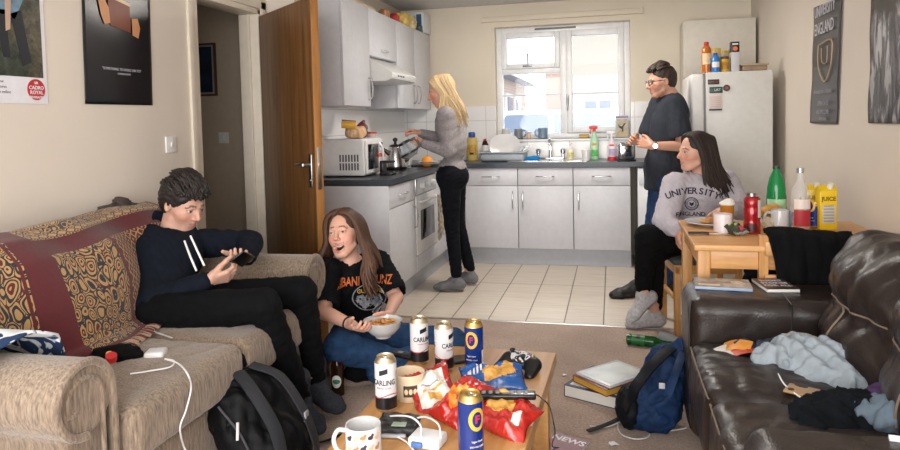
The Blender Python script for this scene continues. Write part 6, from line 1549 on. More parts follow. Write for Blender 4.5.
bm = B(); c1 = V((-1.563, 1.785, 0.56)); cyl(bm, c1+V(.0, -.0, -.01), c1+V(.006, -.006, .008), .017, 16); bo = obj('badge', bm, mat('badge_red2', (190, 40, 44), rough=.5), bk); bo.data.transform(Matrix.Translation(-bk.location))
bm = B(); cyl(bm, c1+V(-.012, .006, -.004), c1+V(-.006, .0, .012), .010, 12); bo = obj('badge_centre', bm, mat('badge_yellow', (214, 180, 90), rough=.5), bk); bo.data.transform(Matrix.Translation(-bk.location))
bm = B(); tube(bm, [(-1.785, 2.213, 0.515), (-1.725, 2.188, 0.51), (-1.656, 2.166, 0.505), (-1.602, 2.14, 0.505)], 1, 6, 5, flat=(.005, .0015)); tag(obj('lanyard', bm, wp, None, world=True), 'thin white strap on the sofa seat behind the young man', 'strap')
# ---------------------------------------------------------------- backpack by the sofa
bp = thing('backpack', 'black backpack slumped against the front of the beige sofa', 'backpack', (-1.20, 2.16, 0)); bkm = fabric_mat('black_nylon', (20, 21, 25), rough=.55, var=.3)
R = Euler((math.radians(6), math.radians(-20), math.radians(-18))).to_matrix()
s = Solid(.008); c0 = V(-1.24, 2.13, .185); s.rbox(c0, (.09, .165, .185), M=R, rad=.09, k=.02); s.ell(c0+R @ V(.05, 0, -.05), (.085, .13, .13), R, .04); s.ell(c0+R @ V(0, 0, .14), (.085, .13, .09), R, .04)
obj('body', s.mesh('body', disp=wrinkle(.009, 16, 6)), bkm, bp, world=True, angle=180)
f = Matrix.Translation(c0) @ R.to_4x4()
for y in (-.06, .07): bm = B(); tube(bm, [f @ V(.03, y*.5, .235), f @ V(.11, y, .16), f @ V(.155, y*1.1, .02), f @ V(.14, y*1.3, -.10), f @ V(.10, y*1.5, -.17)], 1, 8, 6, flat=(.026, .007)); obj('shoulder_strap', bm, mat('strap_black', (32, 34, 40), rough=.7, bmp=.5, bscale=200), bp, world=True)
bm = B(); tube(bm, [f @ V(-.01, -.04, .235), f @ V(.0, -.03, .275), f @ V(.0, .03, .275), f @ V(-.01, .04, .235)], 1, 6, 5, flat=(.012, .004)); obj('haul_loop', bm, bkm, bp, world=True)
bm = B(); tube(bm, [f @ V(.05, -.165, .17), f @ V(.09, -.150, .05), f @ V(.095, -.145, -.08)], .004, 6, 5); obj('zip', bm, mat('zip_grey', (70, 72, 78), rough=.4), bp, world=True)
for q in ((.10, -.152, .10), (.115, -.150, -.02)): bm = B(); a = f @ V(*q); cyl(bm, a, a+V(.004, -.012, -.055), .005, 8); obj('zip_pull', bm, mat('zip_pull_white', (214, 214, 216), rough=.4), bp, world=True)
bm = B(); a = f @ V(.160, .072, -.0); box(bm, a.x-.002, a.x+.006, a.y-.014, a.y+.014, a.z-.018, a.z+.018, .003); obj('buckle', bm, mat('buckle_grey', (150, 152, 156), rough=.4), bp, world=True)
bm = B(); tube(bm, [f @ V(.10, .12, -.17), (-1.214, 2.366, 0.02), (-1.14, 2.439, 0.012), (-1.098, 2.513, 0.01)], 1, 6, 6, flat=(.016, .003)); obj('loose_strap', bm, bkm, bp, world=True)
# beer bottle and bag
def bottle(name, label, loc, prof, mt, cap=None, lab=None, group=None, rot=None, cat='bottle', liquid=None, n=28):
    t = thing(name, label, cat, loc, rot=rot, group=group); bm = B(); lathe(bm, prof, n=n, close=False); obj('glass' if 'plastic' not in name else 'body', bm, mt, t)
    H = prof[-1][1]; r1 = prof[-1][0]
    if cap: bm = B(); lathe(bm, [(cap[1], H-cap[2]), (cap[1], H+.004), (0, H+.004)], n=20, close=False); obj('cap', bm, cap[0], t)
    for k, (mt2, r, z0, z1, a0, a1) in enumerate(lab or []): bm = B(); patch(bm, r, z0, z1, a0, a1, .0008, 20); obj('label', bm, mt2, t, smooth=True)
    if liquid: bm = B(); lathe(bm, [(0, .004)]+[(max(.001, r-.003), z) for r, z in prof if .004 < z < liquid[1]]+[(0, liquid[1])], n=n, close=False); obj('contents', bm, liquid[0], t)
    return t
BEER = [(0, .004), (.026, 0), (.0305, .004), (.0305, .14), (.028, .158), (.016, .185), (.0135, .20), (.013, .235), (.0145, .237), (.0145, .243)]
brown_g = bottle_mat('brown_glass', (44, 24, 12), .9)
bb = bottle('beer_bottle', 'brown beer bottle with a white label on the carpet by the sofa', (-1.283, 2.905, 0), BEER, brown_g, cap=None)
bm = B(); ellipse_patch(bm, .0305, .075, .024, .030, .2, .0008); obj('label', bm, mat('label_white', (222, 226, 226), rough=.5), bb)
bm = B(); ellipse_patch(bm, .0305, .075, .018, .011, .2, .0014); obj('label_band', bm, mat('label_green', (60, 120, 90), rough=.5), bb)
bm = B(); lathe(bm, [(.0142, .195), (.0142, .225)], n=20, close=False); obj('neck_label', bm, mat('neck_green', (180, 186, 190), rough=.5), bb)
s = Solid(.008); c0 = V((-1.48, 3.089, 0.05)); s.rbox(c0, (.05, .045, .06), rad=.02); s.ell(c0+V(.02, 0, .06), (.03, .03, .03), None, .02)
tag(obj('paper_bag', s.mesh('paper_bag', disp=wrinkle(.012, 26, 7)), mat('bag_brown', (132, 100, 76), rough=.6, var=.5, vscale=30), None, world=True, angle=180), 'crumpled brown paper bag behind the beer bottle on the carpet', 'bag')
# ---------------------------------------------------------------- floor on the right: books, navy bag, bottles, cable
def book(name, label, loc, rz, w, l, h, cover, pages, rot=None, spine=None, group=None, cat='book', art=None):
    t = thing(name, label, cat, loc, rz, group, rot=rot); bm = B(); box(bm, -w/2, w/2, -l/2, l/2, 0, .003, .001); box(bm, -w/2, w/2, -l/2, l/2, h-.003, h, .001); box(bm, -w/2, -w/2+.003, -l/2, l/2, 0, h, .001); obj('cover', bm, cover, t)
    bm = B(); box(bm, -w/2+.003, w/2-.004, -l/2+.004, l/2-.004, .003, h-.003); obj('pages', bm, pages, t)
    if art: bm = B(); box(bm, -w/2+.02, w/2-.02, -l/2+.02, l/2-.02, h, h+.0006); obj('cover_print', bm, art, t)
    return t
paper = mat('page_white', (222, 220, 214), rough=.8, stretch=(1, 1, 60), var=.1)
navy_c = mat('binder_navy', (38, 48, 76), rough=.4); white_c = mat('cover_white', (206, 210, 216), rough=.3, var=.06)
g = 'books piled on the carpet'
book('ring_binder', 'navy edged white lever file at the bottom of the pile on the carpet', (-.04, 3.16, 0), math.radians(-24), .29, .30, .055, navy_c, paper, group=g, cat='file', art=white_c)
bm = B(); 
t = book('book', 'thick paperback with yellow page edges on top of the white file', (-.015, 3.15, .056), math.radians(-45), .22, .29, .032, mat('book_red', (120, 50, 44), rough=.4), mat('page_yellow', (206, 160, 62), rough=.8), group=g)
book('notebook', 'pale notebook lying on the yellow edged paperback', (-.01, 3.155, .089), math.radians(-43), .21, .27, .012, white_c, paper, group=g, art=mat('cover_photo', (196, 202, 198), rough=.25, var=.25, vscale=7))

nb = thing('backpack', 'navy backpack leaning on the arm of the leather sofa', 'backpack', (.16, 2.86, 0)); nvm = fabric_mat('navy_nylon', (26, 48, 82), rough=.6, var=.35, vs=12)
dkm = fabric_mat('dark_nylon', (20, 26, 38), rough=.6)
R = Euler((math.radians(-8), math.radians(24), math.radians(6))).to_matrix(); c0 = V(.15, 2.86, .15)
s = Solid(.008); s.rbox(c0+V(.03, .02, 0), (.075, .10, .165), M=R, rad=.05, k=.02); s.ell(c0+V(-.02, -.03, -.075), (.125, .10, .075), None, .03); s.cone(c0+V(.09, .03, .10), c0+V(.125, .02, .19), .055, .03, .04); s.ell(c0+V(.06, -.03, .02), (.06, .07, .09), None, .02)
obj('body', s.mesh('body', disp=wrinkle(.010, 18, 16)), nvm, nb, world=True, angle=180)
s = Solid(.008); s.ell(c0+V(-.09, -.03, -.07), (.06, .10, .085), None, .02); obj('side_pocket', s.mesh('side_pocket', disp=wrinkle(.006, 20, 17)), dkm, nb, world=True, angle=180)
bm = B(); tube(bm, [(0.273, 3.005, 0.309), (0.18, 2.737, 0.336), (0.111, 2.656, 0.289), (0.053, 2.597, 0.221), (0.029, 2.86, 0.03)], 1, 8, 6, flat=(.026, .007)); obj('shoulder_strap', bm, dkm, nb, world=True)
bm = B(); tube(bm, [(0.274, 2.852, 0.326), (0.228, 2.684, 0.294), (0.195, 2.652, 0.214)], 1, 8, 6, flat=(.018, .005)); obj('shoulder_strap', bm, nvm, nb, world=True)
bm = B(); tube(bm, [(0.033, 2.851, 0.03), (-0.033, 2.802, 0.012), (-0.112, 2.727, 0.01)], 1, 6, 5, flat=(.014, .003)); obj('loose_strap', bm, dkm, nb, world=True)
bm = B(); q = V((0.18, 2.751, 0.209)); box(bm, q.x-.012, q.x+.012, q.y-.004, q.y+.004, q.z-.012, q.z+.012, .003, M=None); obj('logo_patch', bm, mat('patch_white', (200, 204, 210), rough=.6), nb, world=True)
bm = B(); CP = [(-0.106, 2.783, 0.006), (-0.041, 2.786, 0.006), (0.008, 2.833, 0.006), (0.041, 2.868, 0.006), (0.098, 2.869, 0.006), (0.135, 2.81, 0.006), (0.123, 2.727, 0.006), (0.069, 2.7, 0.006), (0.019, 2.734, 0.006), (0.008, 2.823, 0.006), (0.05, 2.889, 0.006), (0.117, 2.844, 0.006), (0.173, 2.79, 0.006), (0.237, 2.811, 0.006), (0.279, 2.837, 0.006)]
tube(bm, CP, .0028, 6, 6); tag(obj('cable', bm, mat('cable_grey', (214, 212, 208), rough=.5), None, world=True), 'white cable coiled on the carpet in front of the navy backpack', 'cable')
green_g = bottle_mat('green_glass', (16, 92, 40), .8)
bt = bottle('beer_bottle', 'green beer bottle lying on the carpet near the grey sock', (0.066, 3.868, 0.031), BEER, green_g, rot=(0, PI/2, math.radians(-12)))
bm = B(); lathe(bm, [(.031, .03), (.031, .10)], n=24, close=False); obj('label', bm, mat('label_green2', (30, 110, 50), rough=.4), bt)
bm = B(); patch(bm, .031, .055, .075, -2.6, -.6, .001, 16); patch(bm, .031, .055, .075, .5, 2.4, .001, 16); obj('label_band', bm, mat('ink_black', (22, 22, 26)), bt)
bt = bottle('glass_bottle', 'clear glass bottle lying beside the green bottle on the carpet', (0.256, 3.953, 0.031), BEER, bottle_mat('clear_glass', (200, 210, 212), .45), rot=(0, PI/2, math.radians(-50)))
mg = thing('magazine', 'red and white magazine lying by the coffee table leg', 'magazine', (-0.206, 2.576, 0), math.radians(-22)); bm = B(); box(bm, -.075, .075, -.10, .10, 0, .008, .001); obj('pages', bm, paper, mg)
bm = B(); box(bm, -.075, .075, -.10, .10, .008, .0088); obj('cover', bm, mat('mag_red', (112, 24, 32), rough=.3, var=.3, vscale=20), mg); bm = B(); text_bm(bm, 'NEWS', .05, frame((0, .06, .0092), (1, 0, 0), (0, 0, 1)), bold=.02); obj('lettering', bm, paper_w, mg)
for k, (px, lb, sz) in enumerate((((-0.251, 3.331, 0), 'small white paper scrap on the carpet beside the book pile', .012), ((-0.017, 2.645, 0), 'white paper tear on the carpet near the bottom edge', .02))):
    bm = B(); c = V(px); v0 = [bm.verts.new(c+V(sz*math.cos(a)*(1.4 if a < 1 else .7), sz*math.sin(a), .003+.004*(a % 2))) for a in (0, 1.1, 2.3, 3.4, 4.6, 5.5)]; fc = bm.faces.new(v0); r = bmesh.ops.extrude_face_region(bm, geom=[fc]); bmesh.ops.translate(bm, vec=(0, 0, .001), verts=[q for q in r['geom'] if isinstance(q, bmesh.types.BMVert)])
    tag(obj('paper_scrap', bm, paper_w, None, world=True), lb, 'paper')
s = Solid(.006); c0 = V((0.149, 4.923, 0.05)); add_foot(s, c0+V(0, 0, .03), (-1, -.3, 0), fat=.008); tag(obj('slipper', s.mesh('slipper'), mat('shoe_black', (20, 20, 22)), None, world=True, angle=180), 'black slipper lying on the kitchen tiles behind the crossed leg', 'shoe')
# ---------------------------------------------------------------- on the leather sofa
LA = .602
t = thing('magazine', 'silver blue glossy magazine on the leather sofa arm, nearer its corner', 'magazine', (0.418, 2.83, 0.602), math.radians(-4)); bm = B(); box(bm, -.105, .105, -.075, .075, 0, .012, .002); obj('pages', bm, mat('mag_edge', (150, 170, 196), rough=.4), t)
bm = B(); box(bm, -.105, .105, -.075, .075, .012, .013); obj('cover', bm, mat('mag_silver', (150, 150, 150), rough=.25, var=.6, vscale=22), t)
bm = B(); cyl(bm, (.055, .02, .013), (.055, .02, .014), .022, 20); box(bm, -.09, -.01, -.05, -.03, .013, .014); obj('cover_print', bm, mat('mag_cream', (206, 196, 172), rough=.3), t)
t = thing('paperback', 'dark covered paperback on the leather sofa arm, beside the magazine', 'book', (0.616, 2.842, 0.602), math.radians(8)); bm = B(); box(bm, -.06, .06, -.085, .085, 0, .012, .001); obj('pages', bm, paper, t)
bm = B(); box(bm, -.061, .061, -.086, .086, .012, .0135); obj('cover', bm, mat('cover_brown', (64, 48, 46), rough=.35, var=.4, vscale=20), t)
bm = B()
for k, s_ in enumerate(('SHORT', 'STORIES', 'FOR ALL')): text_bm(bm, s_, .034, frame((0, .05-.04*k, .0137), (1, 0, 0), (0, 0, 1)), sx=.8)
obj('lettering', bm, paper_w, t)
SZ = .455
def leaflet(label, loc, rz, w, l, col, nm, tilt=(0, 0)):
    t = thing('leaflet', label, 'leaflet', loc, rot=(tilt[0], tilt[1], rz), group='papers on the leather seat'); me = grid_mesh('sheet', 8, 8, lambda u, v: ((u-.5)*w, (v-.5)*l, .012*math.sin(u*3)+.003), .0015); obj('sheet', me, mat(nm, col, rough=.4, var=.15, vscale=20), t); return t
t = leaflet('white sheet under the other papers on the leather seat', (0.414, 2.476, 0.455), .5, .13, .09, (220, 216, 210), 'leaf_white')
t = leaflet('orange and yellow leaflet folded open on the leather seat', (0.415, 2.483, 0.467), -.4, .10, .07, (224, 150, 60), 'leaf_orange', (.2, -.2))
t = leaflet('red striped leaflet at the right of the papers on the leather seat', (0.443, 2.438, 0.463), .2, .10, .05, (196, 76, 56), 'leaf_red')
t = leaflet('dark blue leaflet behind the orange one on the leather seat', (0.456, 2.511, 0.467), .9, .10, .06, (40, 52, 92), 'leaf_blue', (.3, .1))
def heap(name, label, cat, chains, m, seed, amp=.012, f=22, res=.006, flat=.5):
    s = Solid(res)
    for pts, r in chains:
        for a, b in zip(pts, pts[1:]):
            a, b = V(a), V(b); n_ = max(2, int((b-a).length/.03))
            for i in range(n_+1):
                p = a.lerp(b, i/n_); s.ell(p, (r, r, r*flat), None, .03)
    return tag(obj(name, s.mesh(name, disp=wrinkle(amp, f, seed, (1, 1, .6))), m, None, world=True, angle=180), label, cat)
lg = fabric_mat('pale_grey_jersey', (152, 162, 170), var=.08); 
heap('t_shirt', 'pale grey t-shirt crumpled in a heap on the leather seat', 't-shirt', [([(0.485, 2.381, 0.465), (0.57, 2.416, 0.485), (0.628, 2.382, 0.5)], .045), ([(0.571, 2.358, 0.505), (0.648, 2.315, 0.505), (0.698, 2.317, 0.475)], .06), ([(0.575, 2.313, 0.475), (0.667, 2.253, 0.465), (0.716, 2.231, 0.455)], .055), ([(0.618, 2.311, 0.485), (0.707, 2.228, 0.465)], .05)], lg, 3, amp=.015, f=17, flat=.62)
heap('vest', 'white and grey vest bunched at the back of the leather seat', 'vest', [([(0.582, 2.496, 0.49), (0.647, 2.502, 0.495)], .035)], fabric_mat('off_white', (186, 184, 190)), 5, amp=.010)
heap('glove', 'dark slate glove between the papers and the grey t-shirt', 'glove', [([(0.513, 2.516, 0.465), (0.572, 2.522, 0.47)], .03)], fabric_mat('slate_knit', (62, 70, 82), var=.3), 6, amp=.010)
ph = phone('phone in a tan case lying on the leather seat beside the clothes', (0.564, 2.128, 0.455), math.radians(62), col=(176, 142, 100)); 
for c in ph.children:
    if c.name.startswith('screen'): bpy.data.objects.remove(c)
bm = B(); cyl(bm, (-.018, .055, .009), (-.018, .055, .0105), .009, 14); obj('camera_lens', bm, black_m, ph)
bm = B(); tube(bm, [(0.497, 2.251, 0.467), (0.498, 2.18, 0.463), (0.511, 2.118, 0.461), (0.531, 2.053, 0.463)], .0025, 6, 6); tag(obj('cable', bm, wp, None, world=True), 'white charging cable beside the tan phone on the leather seat', 'cable')
heap('jumper', 'dark navy jumper piled by the near arm of the leather sofa', 'jumper', [([(0.531, 1.957, 0.47), (0.615, 1.975, 0.48), (0.691, 1.987, 0.47)], .06), ([(0.513, 1.914, 0.46), (0.652, 1.94, 0.46)], .05)], fabric_mat('dark_teal_knit', (24, 32, 40), var=.3), 8, amp=.013, f=22)
heap('scarf', 'plum scarf at the right end of the clothes on the leather sofa', 'scarf', [([(0.712, 2.013, 0.51), (0.791, 2.033, 0.53)], .04)], fabric_mat('plum', (74, 54, 90)), 9, amp=.010)
heap('t_shirt', 'blue grey t-shirt at the right edge on top of the navy jumper', 't-shirt', [([(0.678, 1.915, 0.5), (0.754, 1.906, 0.5)], .06)], fabric_mat('blue_grey_jersey', (104, 120, 134)), 10, amp=.014, f=18)
bm = B(); c = V((0.558, 1.533, 0.6)); cyl(bm, c+V(-.008, 0, .006), c+V(.06, -.01, .006), .007, 10); tag(obj('lighter', bm, wp, None, world=True), 'small white plastic lighter on the near arm of the leather sofa', 'lighter')

# ================================================================ THINGS ON THE WORKTOP, SILL, FRIDGE AND CUPBOARDS
WT = .91
# microwave with things on top: front faces +X
mw = thing('microwave', 'white microwave oven at the near end of the worktop', 'microwave', (-1.835, 4.60, WT), PI/2)
mwm = mat('microwave_white', (226, 226, 226), rough=.3)
bm = B(); box(bm, -.19, .19, -.14, .20, .01, .27, .012, 3); obj('body', bm, mwm, mw)
bm = B(); box(bm, -.175, .10, -.155, -.14, .022, .258, .01, 3); d = obj('door', bm, mwm, mw)
bm = B(); box(bm, -.145, .065, -.158, -.154, .05, .23, .02, 3); obj('door_glass', bm, mat('microwave_glass', (22, 24, 28), rough=.1), d)
bm = B(); tube(bm, [(.083, -.155, .235), (.088, -.180, .20), (.09, -.184, .14), (.088, -.180, .08), (.083, -.155, .045)], .009, 8, 4); obj('handle', bm, mwm, d)
bm = B(); box(bm, .105, .187, -.150, -.139, .022, .258, .005); cp = obj('control_panel', bm, mwm, mw)
bm = B(); box(bm, .115, .178, -.153, -.150, .20, .235, .002); obj('display', bm, mat('display_dark', (40, 50, 50), rough=.2), cp)
for k in range(12): bm = B(); x = .116+.022*(k % 3); z = .165-.022*(k//3); box(bm, x, x+.014, -.153, -.150, z, z+.012, .002); obj('button', bm, mat('button_pale', (196, 200, 206), rough=.4), cp)
bm = B()
for k in range(7):
    for j in range(2): box(bm, -.1915, -.1895, -.10+.022*k, -.088+.022*k, .05+.06*j, .10+.06*j)
obj('side_vents', bm, mat('vent_dark', (90, 90, 92)), mw)
bm = B(); [cyl(bm, (x, y, 0), (x, y, .012), .012) for x in (-.15, .15) for y in (-.11, .16)]; obj('rubber_feet', bm, black_m, mw)
zt = WT+.272
s = Solid(.006); c0 = V(-1.80, 4.54, zt+.045); s.rbox(c0, (.07, .11, .04), M=Euler((0, 0, .3)).to_matrix(), rad=.035, k=.02); tag(obj('bread_loaf', s.mesh('bread_loaf', disp=wrinkle(.005, 26, 3)), mat('bread_wrap', (214, 176, 136), rough=.35, var=.35, vscale=16), None, world=True, angle=180), 'wrapped loaf of bread on top of the microwave', 'bread')
t = thing('cereal_box', 'yellow and red box lying on the bread on the microwave', 'box', (-1.84, 4.50, zt+.085), rot=(.15, .1, .4)); bm = B(); box(bm, -.05, .05, -.09, .09, 0, .035, .003); obj('carton', bm, mat('box_yellow', (222, 170, 50), rough=.4), t); bm = B(); box(bm, -.051, .051, .04, .091, -.001, .036, .003); obj('red_end', bm, mat('box_red', (150, 48, 44), rough=.4), t)
s = Solid(.006); c0 = V(-1.82, 4.70, zt+.05); s.rbox(c0, (.04, .05, .05), rad=.03, k=.02); s.cone(c0+V(0, 0, .04), c0+V(.01, .02, .075), .02, .01, .02); tag(obj('snack_bag', s.mesh('snack_bag', disp=wrinkle(.006, 30, 4)), mat('bag_maroon', (110, 40, 46), rough=.4, var=.6, vscale=30), None, world=True, angle=180), 'maroon and white snack bag standing on the microwave', 'bag')
t = thing('food_tub', 'small red lidded tub at the far end of the microwave top', 'tub', (-1.78, 4.80, zt)); bm = B(); lathe(bm, [(0, 0), (.035, 0), (.04, .03), (0, .03)], n=20, close=False); obj('body', bm, mat('tub_pale', (200, 190, 180), rough=.4), t); bm = B(); lathe(bm, [(.043, .028), (.043, .040), (0, .042)], n=20, close=False); obj('lid', bm, mat('tub_red', (190, 50, 48), rough=.35), t)
# travel cup, kettle on its base, coffee things
t = thing('travel_cup', 'white travel cup with a red lid beside the microwave', 'cup', (-1.687, 4.711, 0.91)); bm = B(); lathe(bm, [(0, 0), (.032, 0), (.040, .13), (.040, .135), (0, .135)], n=28, close=False); obj('cup', bm, mat('cup_white', (222, 216, 210), rough=.35), t); bm = B(); lathe(bm, [(.044, .130), (.044, .148), (.036, .156), (0, .156)], n=28, close=False); obj('lid', bm, mat('lid_red', (206, 74, 62), rough=.35), t)
bm = B(); ellipse_patch(bm, .0375, .05, .016, .035, 1.0, .0008); obj('print', bm, mat('cup_brown', (176, 96, 70), rough=.5), t)
kt = thing('kettle', 'brushed steel kettle with a black handle on its base', 'kettle', (-1.70, 5.13, WT)); bm = B(); lathe(bm, [(0, 0), (.085, 0), (.088, .02), (.03, .026), (0, .026)], n=28, close=False); obj('power_base', bm, black_m, kt)
bm = B(); lathe(bm, [(0, .027), (.078, .027), (.078, .05), (.066, .13), (.056, .175), (.050, .185), (0, .187)], n=32, close=False); obj('body', bm, steel_m, kt)
bm = B(); lathe(bm, [(.050, .186), (.046, .20), (.012, .207), (.010, .225), (.020, .235), (.020, .25), (0, .262)], n=24, close=False); obj('lid', bm, black_m, kt)
bm = B(); tube(bm, [(.03, .035, .195), (.06, .07, .205), (.085, .10, .16), (.08, .095, .09), (.055, .065, .06)], .012, 8, 5); obj('handle', bm, black_m, kt)
bm = B(); tube(bm, [(-.035, -.04, .13), (-.06, -.065, .155), (-.075, -.085, .175)], [.022, .016, .011], 8, 4); obj('spout', bm, steel_m, kt)
cm = thing('coffee_stand', 'black coffee maker base beside the steel kettle', 'coffee maker', (-1.591, 4.615, 0.91)); bm = B(); box(bm, -.05, .05, -.05, .05, 0, .02, .006); box(bm, -.05, -.02, -.04, .04, .02, .10, .006); box(bm, -.05, .05, -.035, .035, .09, .105, .005); obj('body', bm, black_m, cm)
for px, lb in (((-1.95, 5.542, 1.072), 'small yellow and blue packet against the tiles behind the travel cup'),):
    s = Solid(.006); s.rbox((-1.93, 5.02, WT+.08), (.05, .04, .08), rad=.02); tag(obj('food_packet', s.mesh('food_packet', disp=wrinkle(.004, 30, 2)), mat('packet_yellow', (214, 176, 90), rough=.4, var=.5, vscale=22), None, world=True, angle=180), lb, 'packet')
mug('mug', 'white mug being filled beside the kettle under the glass jug', (-1.683, 5.333, 0.91), .045, .095, rz=-.6)
t = thing('orange', 'orange in the corner of the worktop behind the mug', 'fruit', (-1.52, 5.42, WT)); bm = B(); bmesh.ops.create_uvsphere(bm, u_segments=24, v_segments=14, radius=.048, matrix=Matrix.Translation((0, 0, .046))); obj('fruit', bm, mat('orange_skin', (236, 150, 30), rough=.5, bmp=.3, bscale=200), t); bm = B(); cyl(bm, (0, 0, .091), (0, 0, .096), .005, 8); obj('stem', bm, mat('stem_green', (90, 100, 50)), t)
t = thing('bread_board', 'dark chopping board with pale plates by the hob', 'board', (-1.579, 5.563, 0.91), .1); bm = B(); box(bm, -.12, .14, -.10, .14, 0, .015, .005); obj('board', bm, mat('board_dark', (60, 60, 64), rough=.5), t)
for k in range(2): t = thing('plate', ('white plate lying on the dark board by the hob', 'upper white plate stacked on the board by the hob')[k], 'plate', (-1.52, 5.448, 0.926), 0, 'plates by the hob'); t.location.z += k*.014; bm = B(); lathe(bm, [(0, 0), (.05, 0), (.055, .004), (.095, .016), (.096, .019), (.055, .008), (0, .006)], n=32, close=False); obj('plate', bm, china, t)
# glass jug held by the blonde woman
jl = V((-1.462, 4.704, 1.086)); jg = thing('glass_jug', 'round glass coffee jug with a black handle held over the mug', 'jug', jl, rot=(0, math.radians(-28), .3))
bm = B(); lathe(bm, [(0, -.06), (.045, -.06), (.068, -.035), (.072, -.005), (.060, .035), (.045, .055), (.048, .062)], n=32, close=False); obj('jug', bm, bottle_mat('jug_glass', (196, 200, 204), .35), jg)
bm = B(); lathe(bm, [(.046, .05), (.050, .05), (.050, .068), (0, .074)], n=28, close=False); obj('lid', bm, black_m, jg)
bm = B(); lathe(bm, [(.0705, -.030), (.0735, -.028), (.0735, -.018), (.0715, -.016)], n=32, close=False); tube(bm, [(.045, 0, .055), (.080, 0, .052), (.092, 0, .025), (.088, 0, -.012), (.072, 0, -.022)], .009, 8, 5); obj('handle', bm, black_m, jg)
bm = B(); lathe(bm, [(0, -.056), (.043, -.056), (.065, -.034), (.069, -.012), (0, -.012)], n=28, close=False); obj('coffee', bm, mat('coffee', (40, 24, 16), rough=.2), jg)
t = thing('wall_socket', 'white double socket on the tiles over the oven run', 'socket', (XK+.012, 5.05, 1.14)); bm = B(); box(bm, 0, .008, -.073, .073, -.043, .043, .003); obj('plate', bm, white_m, t)
for y in (-.036, .036): bm = B(); box(bm, .008, .011, y-.012, y+.012, .012, .026, .001); obj('switch', bm, white_m, t)
# back run
SQ = [(0, 0), (.034, 0), (.036, .004), (.036, .14), (.022, .17), (.014, .18), (.014, .19)]
pm = mat('pale_plastic', (228, 226, 222), rough=.35)
def plastic(name, label, cat, loc, prof, m, capm=None, capp=None, labs=(), rz=0, sx=1, group=None):
    t = thing(name, label, cat, loc, rz, group); bm = B(); lathe(bm, prof, n=24, close=False); bmesh.ops.scale(bm, vec=(1, sx, 1), verts=bm.verts); obj('body', bm, m, t)
    if capp: bm = B(); lathe(bm, capp, n=20, close=False); obj('cap', bm, capm, t)
    for (mt, r, z0, z1, a0, a1) in labs: bm = B(); patch(bm, r, z0, z1, a0, a1, .001, 16); bmesh.ops.scale(bm, vec=(1, sx, 1), verts=bm.verts); obj('label', bm, mt, t)
    return t
ink = mat('ink_black', (22, 22, 26))
plastic('squash_bottle', 'yellow bottle with a blue cap left of the dish rack', 'bottle', (-1.325, 6.35, WT), [(0, 0), (.050, 0), (.054, .01), (.054, .19), (.046, .215), (.026, .225), (.026, .23)], mat('squash_yellow', (206, 178, 104), rough=.35), mat('cap_blue', (34, 80, 156), rough=.35), [(.034, .225), (.034, .262), (.026, .272), (0, .272)], [(mat('squash_label', (190, 150, 60), rough=.5, var=.4, vscale=40), .054, .05, .15, -1, 1), (ink, .0545, .055, .075, -.3, .4)], sx=.7)
# dish rack
dr = thing('dish_rack', 'grey plastic dish rack left of the sink', 'dish rack', (-.98, 6.14, WT)); gr_m = mat('rack_grey', (156, 164, 172), rough=.4)
s = Solid(.006); s.rbox((0, 0, .045), (.205, .14, .04), rad=.03, k=.01); s.rbox((0, 0, .075), (.19, .125, .055), rad=.02, k=.01, op='s'); s.rbox((0, 0, .085), (.215, .15, .006), rad=.006, k=.01); s.rbox((0, 0, .10), (.185, .12, .06), rad=.02, k=.004, op='s'); obj('tray', s.mesh('tray'), gr_m, dr, angle=180)
bm = B(); [tube(bm, [(-.17+.034*k, -.10, .03), (-.17+.034*k, -.10, .085), (-.17+.034*k, .0, .09), (-.17+.034*k, .10, .085), (-.17+.034*k, .10, .03)], .003, 6, 3) for k in range(11)]; obj('plate_slots', bm, gr_m, dr)
for k in range(4):
    x = -1.01+.034*k+.0; t = thing('dinner_plate', ('white plate nearest the viewer leaning in the dish rack', 'second white plate in the dish rack', 'third white plate in the dish rack', 'rearmost white plate leaning in the dish rack')[k], 'plate', (-.985+.012*k, 6.06+.040*k, WT+.035+.105), 0, 'white plates in the dish rack', rot=(math.radians(72), 0, math.radians(8)))
    bm = B(); lathe(bm, [(0, 0), (.06, 0), (.065, .004), (.112, .016), (.113, .019), (.065, .009), (0, .006)], n=36, close=False); obj('plate', bm, china, t)
bm = B(); 
for k, (dx, a) in enumerate(((.15, .6), (.165, .9), (.175, .4))):
    t = thing('cutlery', ('steel fork sticking out of the dish rack, leftmost of the cutlery', 'steel spoon between the fork and knife in the dish rack', 'steel knife at the right end of the dish rack')[k], 'cutlery', (-.98+dx-.01, 6.08+.03*k, WT+.05), 0, 'cutlery in the dish rack'); bm = B(); tube(bm, [(0, 0, 0), (.035*a, 0, .05), (.09*a, 0, .085)], [.004, .004, .006], 6, 3); box(bm, .09*a-.01, .09*a+.03, -.010, .010, .082, .088, .002); obj('cutlery', bm, steel_m, t)
bm.free() if False else None
bottle('soft_drink_bottle', 'small dark cola bottle with a red cap behind the dish rack', (-1.19, 6.32, WT), [(0, 0), (.030, 0), (.032, .01), (.032, .09), (.028, .12), (.032, .15), (.014, .19), (.012, .20)], bottle_mat('cola', (40, 20, 16), .9), cap=(mat('cap_red', (190, 30, 40), rough=.4), .015, .012), lab=[(mat('label_pale', (224, 220, 220), rough=.5), .032, .085, .145, -1.5, 1.5)])
